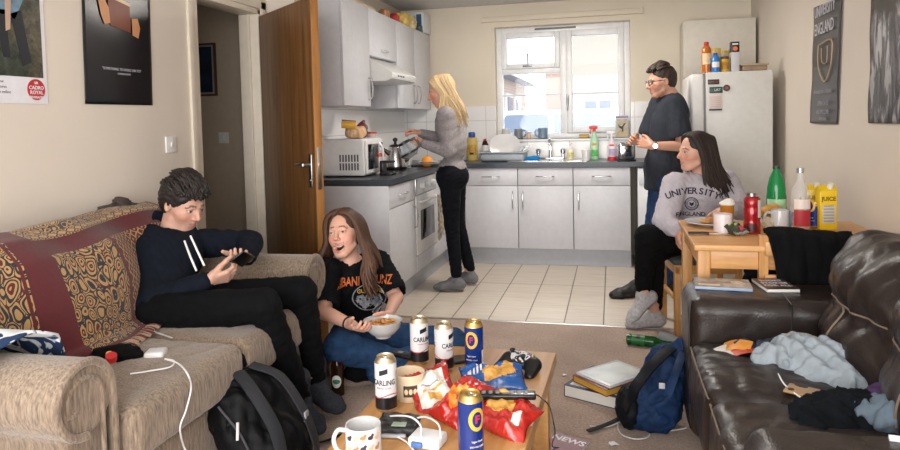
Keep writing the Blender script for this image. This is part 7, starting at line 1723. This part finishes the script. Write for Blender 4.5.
s = Solid(.006); s.ell((-.725, 6.10, WT+.02), (.075, .045, .022), None, .01); s.ell((-.69, 6.12, WT+.03), (.04, .04, .016), None, .01); tag(obj('dish_cloth', s.mesh('dish_cloth', disp=wrinkle(.005, 30, 8)), fabric_mat('bright_blue_cloth', (20, 120, 184)), None, world=True, angle=180), 'bright blue dish cloth between the rack and the taps', 'cloth')
# sink + taps
sk = thing('sink', 'stainless steel sink and drainer under the kitchen window', 'sink', (-.50, 6.10, WT)); bm = B(); box(bm, -.42, .28, -.20, .20, -.0, .006, .003); obj('drainer', bm, steel_m, sk)
bm = B()
for k in range(8): box(bm, -.38, -.16, -.16+.042*k, -.145+.042*k, .006, .009, .001)
obj('drainer_ribs', bm, steel_m, sk)
tp = thing('mixer_tap', 'chrome two-handled bridge tap behind the sink', 'tap', (-.57, 6.34, WT)); ch = mat('chrome', (214, 216, 220), rough=.12, metal=1)
bm = B(); box(bm, -.13, .13, -.02, .02, .0, .022, .008, 3); cyl(bm, (0, 0, .02), (0, 0, .09), .016); tube(bm, [(0, 0, .06), (0, -.0, .15), (0, -.03, .19), (0, -.09, .19), (0, -.12, .16), (0, -.12, .14)], .012, 8, 5); obj('spout', bm, ch, tp)
for x in (-.115, .115): bm = B(); cyl(bm, (x, 0, .02), (x, 0, .055), .014); lathe(bm, [(.016, .055), (.024, .065), (.024, .092), (.014, .10), (0, .10)], c=(x, 0, 0), n=12, close=False); obj('tap_handle', bm, ch, tp)
plastic('soap_dispenser', 'cream hand soap pump bottle right of the taps', 'soap dispenser', (-0.379, 6.229, 0.91), [(0, 0), (.032, 0), (.035, .01), (.035, .08), (.024, .10), (.012, .105)], mat('soap_cream', (226, 222, 196), rough=.3), pm, [(.013, .10), (.013, .118), (.005, .12), (.005, .145), (.016, .147), (.016, .155), (0, .157)], [(mat('soap_label', (206, 196, 140), rough=.5, var=.3, vscale=60), .035, .02, .07, -1, 1)])
mug('beaker', 'plain white beaker on the worktop right of the soap', (-0.229, 6.057, 0.91), .043, .10, handle=False, taper=.01, cat='cup')
def spray(label, loc, body, liquid, trig, labs, rz=0, group=None, h=.20):
    t = thing('spray_bottle', label, 'spray bottle', loc, rz, group); bm = B(); lathe(bm, [(0, 0), (.034, 0), (.038, .008), (.038, h*.62), (.022, h*.85), (.014, h), (.014, h+.01)], n=24, close=False); bmesh.ops.scale(bm, vec=(1, .65, 1), verts=bm.verts); obj('body', bm, body, t)
    bm = B(); cyl(bm, (0, 0, h+.005), (0, 0, h+.035), .015, 14); box(bm, -.045, .03, -.012, .012, h+.03, h+.058, .006, 3); tube(bm, [(-.025, 0, h+.03), (-.035, 0, h+.01), (-.032, 0, h-.015)], .005, 6, 3); obj('trigger', bm, trig, t)
    for (mt, r, z0, z1, a0, a1) in labs: bm = B(); patch(bm, r, z0, z1, a0, a1, .0015, 16); bmesh.ops.scale(bm, vec=(1, .65, 1), verts=bm.verts); obj('label', bm, mt, t)
    return t
trig_r = mat('trigger_red', (216, 50, 40), rough=.35)
spray('pale green kitchen spray with a red trigger standing on the worktop', (-0.165, 6.27, 0.91), mat('spray_green', (176, 222, 184), rough=.25), None, trig_r, [(mat('spray_label', (96, 190, 96), rough=.4, var=.3, vscale=40), .038, .03, .09, -.9, .9), (mat('spray_orange', (232, 150, 50), rough=.4, var=.3, vscale=50), .037, .13, .15, -.6, .6)], h=.25)
spray('white and red spray bottle right of the green spray', (-0.009, 6.169, 0.91), mat('spray_pink', (226, 214, 220), rough=.3), None, mat('trigger_white', (226, 226, 230), rough=.35), [(mat('spray_red', (200, 40, 52), rough=.4), .038, .0, .03, -1.4, 1.4), (mat('spray_lilac', (176, 160, 190), rough=.4, var=.3, vscale=40), .038, .04, .10, -.8, .8), (trig_r, .036, .125, .14, -.6, .6)], h=.20)
ts_ = thing('toaster', 'chrome two-slice toaster at the right end of the worktop', 'toaster', (0.107, 6.077, 0.91), .1)
bm = B(); box(bm, -.075, .075, -.10, .10, .01, .155, .03, 4); obj('body', bm, ch, ts_); bm = B(); box(bm, -.04, -.012, -.08, .08, .150, .158, .003); box(bm, .012, .04, -.08, .08, .150, .158, .003); obj('slots', bm, black_m, ts_); bm = B(); box(bm, -.078, .078, -.103, .103, 0, .014, .006); obj('base', bm, black_m, ts_); bm = B(); box(bm, -.012, .012, -.118, -.10, .08, .10, .004); obj('lever', bm, black_m, ts_)
# window sill
SY, SZZ = 6.49, 1.105
mug('mug', 'white mug on the window sill, furthest left', (-1.01, SY, SZZ), .042, .10, rz=PI, handle=False)
mug('mug', 'dark grey mug on the window sill beside the white one', (-.89, SY, SZZ), .042, .095, mt=mat('mug_grey', (120, 124, 132), rough=.3), rz=.3)
plastic('spice_jar', 'small glass jar with an orange content on the sill by the grey mug', 'jar', (-.79, SY, SZZ), [(0, 0), (.018, 0), (.020, .004), (.020, .045), (.014, .052)], mat('jar_peach', (226, 196, 170), rough=.3), mat('cap_tan', (206, 160, 110), rough=.4), [(.017, .048), (.017, .062), (0, .062)])
mug('mug', 'slate blue mug in the middle of the window sill', (-.655, SY, SZZ), .045, .10, mt=mat('mug_blue', (112, 134, 156), rough=.3), rz=PI)
s = Solid(.004); s.rbox((-.265, SY, SZZ+.012), (.045, .028, .012), rad=.006); sp_ = obj('sponge', s.mesh('sponge'), mat('sponge_yellow', (222, 180, 80), rough=.9, bmp=.6, bscale=300), None, world=True, angle=180); tag(sp_, 'yellow and brown scouring sponge on the window sill', 'sponge')
bm = B(); box(bm, -.045, .045, -.028, .028, .0245, .031, .003); obj('scourer', bm, mat('scourer_brown', (120, 84, 50), rough=.95), sp_)
bx = thing('picture_card', 'small framed bird picture card leaning at the right end of the sill', 'card', (.085, 6.47, SZZ-.0)); bm = B(); box(bm, -.058, .058, -.006, .006, 0, .20, .002); obj('card', bm, mat('card_white', (206, 206, 212), rough=.4), bx)
bm = B(); box(bm, -.05, .05, -.0075, -.006, .03, .17); obj('picture', bm, mat('card_sepia', (180, 168, 140), rough=.4, var=.3, vscale=22), bx)
bm = B(); prism(bm, [(-.03, .09), (0, .075), (.035, .13), (.02, .13), (0, .10), (-.02, .105), (-.035, .12)], -.0085, -.0075, 'Y'); box(bm, .0, .012, -.0085, -.0075, .05, .09); obj('bird_print', bm, ink, bx); bm = B(); box(bm, -.058, .058, -.0075, -.006, .18, .195); obj('lilac_band', bm, mat('card_lilac', (130, 120, 170), rough=.4), bx); bm = B(); box(bm, -.05, .05, -.0078, -.006, .015, .03); obj('yellow_band', bm, mat('card_yellow', (220, 180, 80), rough=.4), bx)
# on the fridge
FT = 1.60
g = 'jars and bottles on top of the fridge'
amber = bottle_mat('amber_juice', (196, 110, 40), .85)
plastic('vinegar_bottle', 'tall amber bottle with a red cap, leftmost on the fridge', 'bottle', (.675, 5.26, FT), [(0, 0), (.032, 0), (.034, .01), (.034, .17), (.022, .195), (.013, .20), (.013, .205)], amber, mat('cap_red', (190, 30, 40)), [(.017, .20), (.017, .225), (0, .227)], [(mat('label_cream2', (226, 200, 160), rough=.5, var=.2, vscale=30), .034, .06, .14, -1, 1)], group=g)
plastic('storage_jar', 'pale yellow lidded jar behind the blue bottle on the fridge', 'jar', (.735, 5.36, FT), [(0, 0), (.05, 0), (.052, .01), (.052, .17), (0, .17)], mat('jar_custard', (224, 206, 160), rough=.4), mat('lid_yellow', (226, 190, 70), rough=.4), [(.054, .165), (.054, .182), (0, .182)], [(mat('label_brown', (140, 70, 50), rough=.5, var=.3, vscale=30), .052, .02, .07, -1, 1)], group=g)
plastic('storage_jar', 'second cream jar with a yellow lid behind the black box on the fridge', 'jar', (.805, 5.38, FT), [(0, 0), (.045, 0), (.047, .01), (.047, .155), (0, .155)], mat('jar_custard2', (206, 190, 156), rough=.4), mat('lid_yellow', (226, 190, 70)), [(.049, .15), (.049, .166), (0, .166)], group=g)
plastic('washing_up_bottle', 'bright blue bottle with a white label on the fridge', 'bottle', (.735, 5.24, FT), [(0, 0), (.027, 0), (.029, .008), (.029, .10), (.016, .12), (.012, .125)], mat('bottle_blue', (40, 120, 196), rough=.3), mat('cap_blue', (34, 80, 156)), [(.015, .12), (.015, .14), (0, .142)], [(pm, .029, .035, .075, -1, 1)], group=g)
plastic('mustard_jar', 'small mustard jar with a brown lid on the fridge', 'jar', (.80, 5.25, FT), [(0, 0), (.028, 0), (.030, .006), (.030, .09), (.026, .095)], mat('mustard', (200, 160, 40), rough=.4), mat('lid_brown', (90, 50, 40), rough=.4), [(.028, .092), (.028, .112), (0, .113)], [(mat('mustard_label', (170, 120, 40), rough=.5, var=.4, vscale=50), .030, .02, .07, -1, 1)], group=g)
t = thing('slim_carton', 'tall narrow white and black carton on the fridge', 'box', (.868, 5.26, FT), .0); bm = B(); box(bm, -.028, .028, -.03, .03, 0, .14, .002); obj('carton', bm, mat('carton_grey', (196, 196, 200), rough=.4), t); bm = B(); box(bm, -.029, .029, -.031, .031, .14, .215, .002); obj('black_top', bm, ink, t); bm = B(); cyl(bm, (0, -.031, .165), (0, -.0325, .165), .016, 18); obj('orange_mark', bm, mat('mark_orange', (220, 110, 50)), t); bm = B(); box(bm, -.02, .02, -.0325, -.031, .193, .203); obj('white_line', bm, pm, t)
t = thing('food_container', 'brown takeaway tray with a lid on the right of the fridge top', 'container', (1.0, 5.30, FT)); s = Solid(.005); s.rbox((0, 0, .022), (.085, .07, .022), rad=.012); obj('tray', s.mesh('tray'), mat('tray_kraft', (150, 128, 104), rough=.6, var=.2, vscale=30), t, angle=180); bm = B(); box(bm, -.095, .095, -.08, .08, .040, .052, .006, 3); obj('lid', bm, mat('tray_lid', (176, 158, 134), rough=.5), t)
# on the wall cabinets
CT = 2.142
g = 'food packets on top of the wall cabinets'
def topbag(label, x, y, r, h, col, seed, cat='packet'):
    s = Solid(.008); s.rbox((x, y, CT+h/2), (r, r*1.3, h/2), rad=min(r, h/2)*.6, k=.02); o = obj('food_packet', s.mesh('food_packet', disp=wrinkle(.008, 24, seed)), mat('pk_%d_%d' % (seed, col[0]), col, rough=.4, var=.35, vscale=20), None, world=True, angle=180); tag(o, label, cat, g)
topbag('small brown packet, nearest on top of the wall cabinets', -1.80, 5.25, .035, .07, (170, 120, 80), 1); topbag('small red packet on top of the wall cabinets', -1.80, 5.50, .035, .07, (180, 44, 48), 2)
topbag('yellow packet in the middle of the wall cabinet tops', -1.80, 5.72, .06, .11, (216, 186, 96), 3); topbag('pale yellow pasta bag on the wall cabinet tops beside the white box', -1.82, 5.93, .07, .12, (222, 204, 150), 4); topbag('dark green packet in front of the white box on the wall cabinets', -1.78, 6.15, .04, .06, (60, 80, 80), 5)
t = thing('appliance_box', 'white and blue appliance box at the far end of the wall cabinets', 'box', (-1.86, 6.29, CT)); bm = B(); box(bm, -.12, .13, -.12, .12, 0, .19, .003); obj('box', bm, mat('box_white', (220, 224, 226), rough=.5), t); bm = B(); box(bm, -.08, .05, -.1215, -.12, .12, .15); box(bm, .06, .11, -.1215, -.12, .02, .17); obj('blue_print', bm, mat('box_blue_print', (50, 90, 130), rough=.5), t)
t = thing('rolled_blind', 'pale rolled blind lying on the near wall cabinet', 'blind', (-1.83, 4.75, CT)); bm = B(); tube(bm, [(0, -.5, .03), (0, 0, .03), (.0, .3, .03)], .028, 10, 3); obj('roll', bm, mat('blind_cream', (214, 200, 176), rough=.7), t)
# ================================================================ ON THE DINING TABLE
DZ_ = .741
t = thing('dinner_plate', 'white plate with leftover food at the left of the dining table', 'plate', (.47, 3.52, DZ_)); bm = B(); lathe(bm, [(0, 0), (.07, 0), (.075, .004), (.125, .018), (.126, .022), (.075, .010), (0, .007)], n=36, close=False); obj('plate', bm, china, t)
s = Solid(.004); s.rbox((.05, .02, .02), (.03, .02, .010), rad=.006); s.ell((-.02, .0, .018), (.035, .02, .010), None, .01); s.rbox((.02, .05, .022), (.04, .012, .008), rad=.004); obj('leftovers', s.mesh('leftovers', disp=wrinkle(.002, 60, 3)), mat('toast', (196, 140, 84), rough=.8, var=.5, vscale=50), t, angle=180)
m = mug('mug', 'white pink-tinged mug in front of the plate at the left of the dining table', (0.492, 3.298, 0.741), .041, .088, rz=.5, mt=mat('mug_blush', (222, 210, 210), rough=.3, var=.12, vscale=20), handle=False)
t = thing('milkshake_glass', 'amber drink glass topped with foam behind the blush mug', 'glass', (.545, 3.52, DZ_)); bm = B(); lathe(bm, [(0, 0), (.026, 0), (.034, .10), (0, .10)], n=24, close=False); obj('drink', bm, bottle_mat('amber_drink', (190, 120, 40), .85), t); s = Solid(.004); s.ell((0, 0, .108), (.036, .036, .016), None, .01); s.ell((.01, 0, .12), (.02, .02, .014), None, .01); obj('foam', s.mesh('foam', disp=wrinkle(.002, 60, 2)), mat('foam', (232, 226, 214), rough=.7), t, angle=180)
t = thing('table_knife', 'black handled knife lying on the dining table edge beside the mug', 'knife', (0.392, 3.227, 0.742), -.05); bm = B(); tube(bm, [(-.06, 0, .006), (0, 0, .007), (.03, 0, .006)], 1, 8, 4, flat=(.010, .006)); obj('handle', bm, ink, t); bm = B(); box(bm, .03, .13, -.008, .008, .005, .0065, .001); obj('blade', bm, steel_m, t)
packet('snack_packet', 'small green and pink sweet packet behind the red bottle', (0.537, 3.255, 0.765), (.09, .10), (.2, .1, .5), [mat('pk_dark', (60, 66, 50), rough=.3, var=.3), mat('pk_lime', (168, 190, 70), rough=.3), mat('pk_pink', (190, 60, 90), rough=.3), silver], 9, art=((blob(.4, .6, .25, .2), 1), (blob(.65, .3, .2, .15), 2)), puff=.018)
plastic('drinks_bottle', 'red metallic drinks bottle on the near edge of the dining table', 'bottle', (0.617, 3.296, 0.741), [(0, 0), (.034, 0), (.037, .006), (.037, .05), (.034, .06), (.037, .07), (.037, .11), (.034, .12), (.037, .13), (.035, .16), (.026, .17)], mat('bottle_crimson', (160, 26, 34), rough=.22, coat=.4, metal=.3), steel_m, [(.026, .168), (.027, .185), (.022, .188), (0, .186)], [(mat('lbl_pale', (196, 190, 190), rough=.4), .0375, .075, .155, .5, 1.1), (mat('lbl_dark', (70, 20, 26), rough=.4), .0375, .01, .05, -.8, .4)])
m = mug('mug', 'white mug with a small grey picture beside the black coat', (0.77, 3.455, 0.741), .040, .088, rz=PI+.1); bm = B(); ellipse_patch(bm, .040, .05, .012, .018, .5, .0008); obj('picture', bm, mat('pic_grey', (110, 110, 116), rough=.5), m)
bottle('soft_drink_bottle', 'large green soft drink bottle at the back of the dining table', (.795, 3.64, DZ_), [(0, 0), (.040, 0), (.046, .01), (.046, .13), (.043, .15), (.043, .17), (.032, .225), (.015, .262), (.014, .28)], bottle_mat('green_plastic', (20, 140, 74), .85), cap=(mat('cap_green', (14, 70, 44), rough=.4), .017, .012), lab=[(mat('label_leaf', (170, 210, 170), rough=.5, var=.3, vscale=30), .046, .04, .12, -1.3, 1.3)])
bottle('spirit_bottle', 'clear spirit bottle half full with a red and white label', (.85, 3.42, DZ_), [(0, 0), (.038, 0), (.042, .006), (.042, .165), (.036, .195), (.016, .23), (.0145, .24), (.0145, .285)], bottle_mat('clear_glass2', (226, 226, 226), .25), cap=(mat('cap_silver', (190, 190, 190), rough=.3, metal=.8), .016, .018), lab=[(mat('label_ivory', (226, 214, 206), rough=.5), .042, .10, .145, -.9, 1.1), (mat('label_scarlet', (176, 44, 54), rough=.5), .042, .02, .095, -.9, 1.1)], liquid=(mat('whisky', (200, 140, 70), rough=.15), .16))
can('slim blue drink can between the spirit bottle and the yellow carton', (0.926, 3.468, 0.741), 'blue', 2.2, group=None, h=.125)
plastic('glass_tumbler', 'small blue grey tumbler left of the spirit bottle', 'glass', (.80, 3.47, DZ_), [(0, 0), (.030, 0), (.034, .075), (.031, .075), (.027, .005), (0, .005)], mat('tumbler_blue', (110, 130, 150), rough=.2))
def carton(label, loc, rz, h, w):
    t = thing('juice_carton', label, 'carton', loc, rz, 'yellow cartons on the dining table'); ym = mat('carton_yellow', (226, 190, 30), rough=.35)
    bm = B(); box(bm, -w, w, -w*.7, w*.7, 0, h, .003); prism(bm, [(-w*.7, h), (w*.7, h), (.002, h+.022), (-.002, h+.022)], -w, w, 'X'); obj('carton', bm, ym, t)
    bm = B(); cyl(bm, (w*.3, -.012, h+.008), (w*.3, -.020, h+.03), .012, 14); obj('cap', bm, pm, t)
    bm = B(); box(bm, -w*.75, w*.75, -w*.7-.001, -w*.7, .03, h*.62, .0004); lb = obj('label', bm, mat('label_silver', (196, 192, 180), rough=.4), t)
    bm = B(); [box(bm, -w*.6, w*.6, -w*.7-.0018, -w*.7-.001, .04+.014*k, .043+.014*k) for k in range(6)]; obj('small_print', bm, mat('ink_grey', (90, 90, 100)), t)
    bm = B(); text_bm(bm, 'JUICE', .026, frame((0, -w*.7-.0012, h*.78), (1, 0, 0), (0, -1, 0)), bold=.03); obj('lettering', bm, mat('ink_brown', (110, 80, 30), rough=.4), t)
    return t
carton('tall yellow juice carton at the right end of the dining table', (.965, 3.44, DZ_), .15, .185, .038); carton('second yellow carton standing behind the tall one on the dining table', (.945, 3.56, DZ_), -.1, .175, .035)
t = thing('snack_box', 'open snack box with pastry behind the second mug on the dining table', 'box', (.745, 3.56, DZ_), .5); bm = B(); box(bm, -.07, .07, -.05, .05, 0, .05, .002); obj('box', bm, mat('box_kraft', (150, 120, 80), rough=.6, var=.3, vscale=40), t); s = Solid(.005); s.ell((.0, 0, .07), (.05, .03, .022), None, .02); s.ell((.03, .01, .08), (.035, .03, .015), None, .02); obj('pastry', s.mesh('pastry', disp=wrinkle(.003, 40, 3)), mat('pastry_gold', (214, 160, 80), rough=.6, var=.3, vscale=30), t, angle=180)
s = Solid(.005); s.rbox((.70, 3.42, DZ_+.022), (.045, .03, .012), M=Euler((.3, .5, .4)).to_matrix(), rad=.005); s.ell((.72, 3.45, DZ_+.03), (.03, .02, .02), None, .01); tag(obj('paper_napkin', s.mesh('paper_napkin', disp=wrinkle(.005, 36, 3)), mat('napkin', (206, 190, 166), rough=.8), None, world=True, angle=180), 'crumpled paper napkin between the red bottle and the second mug', 'napkin')
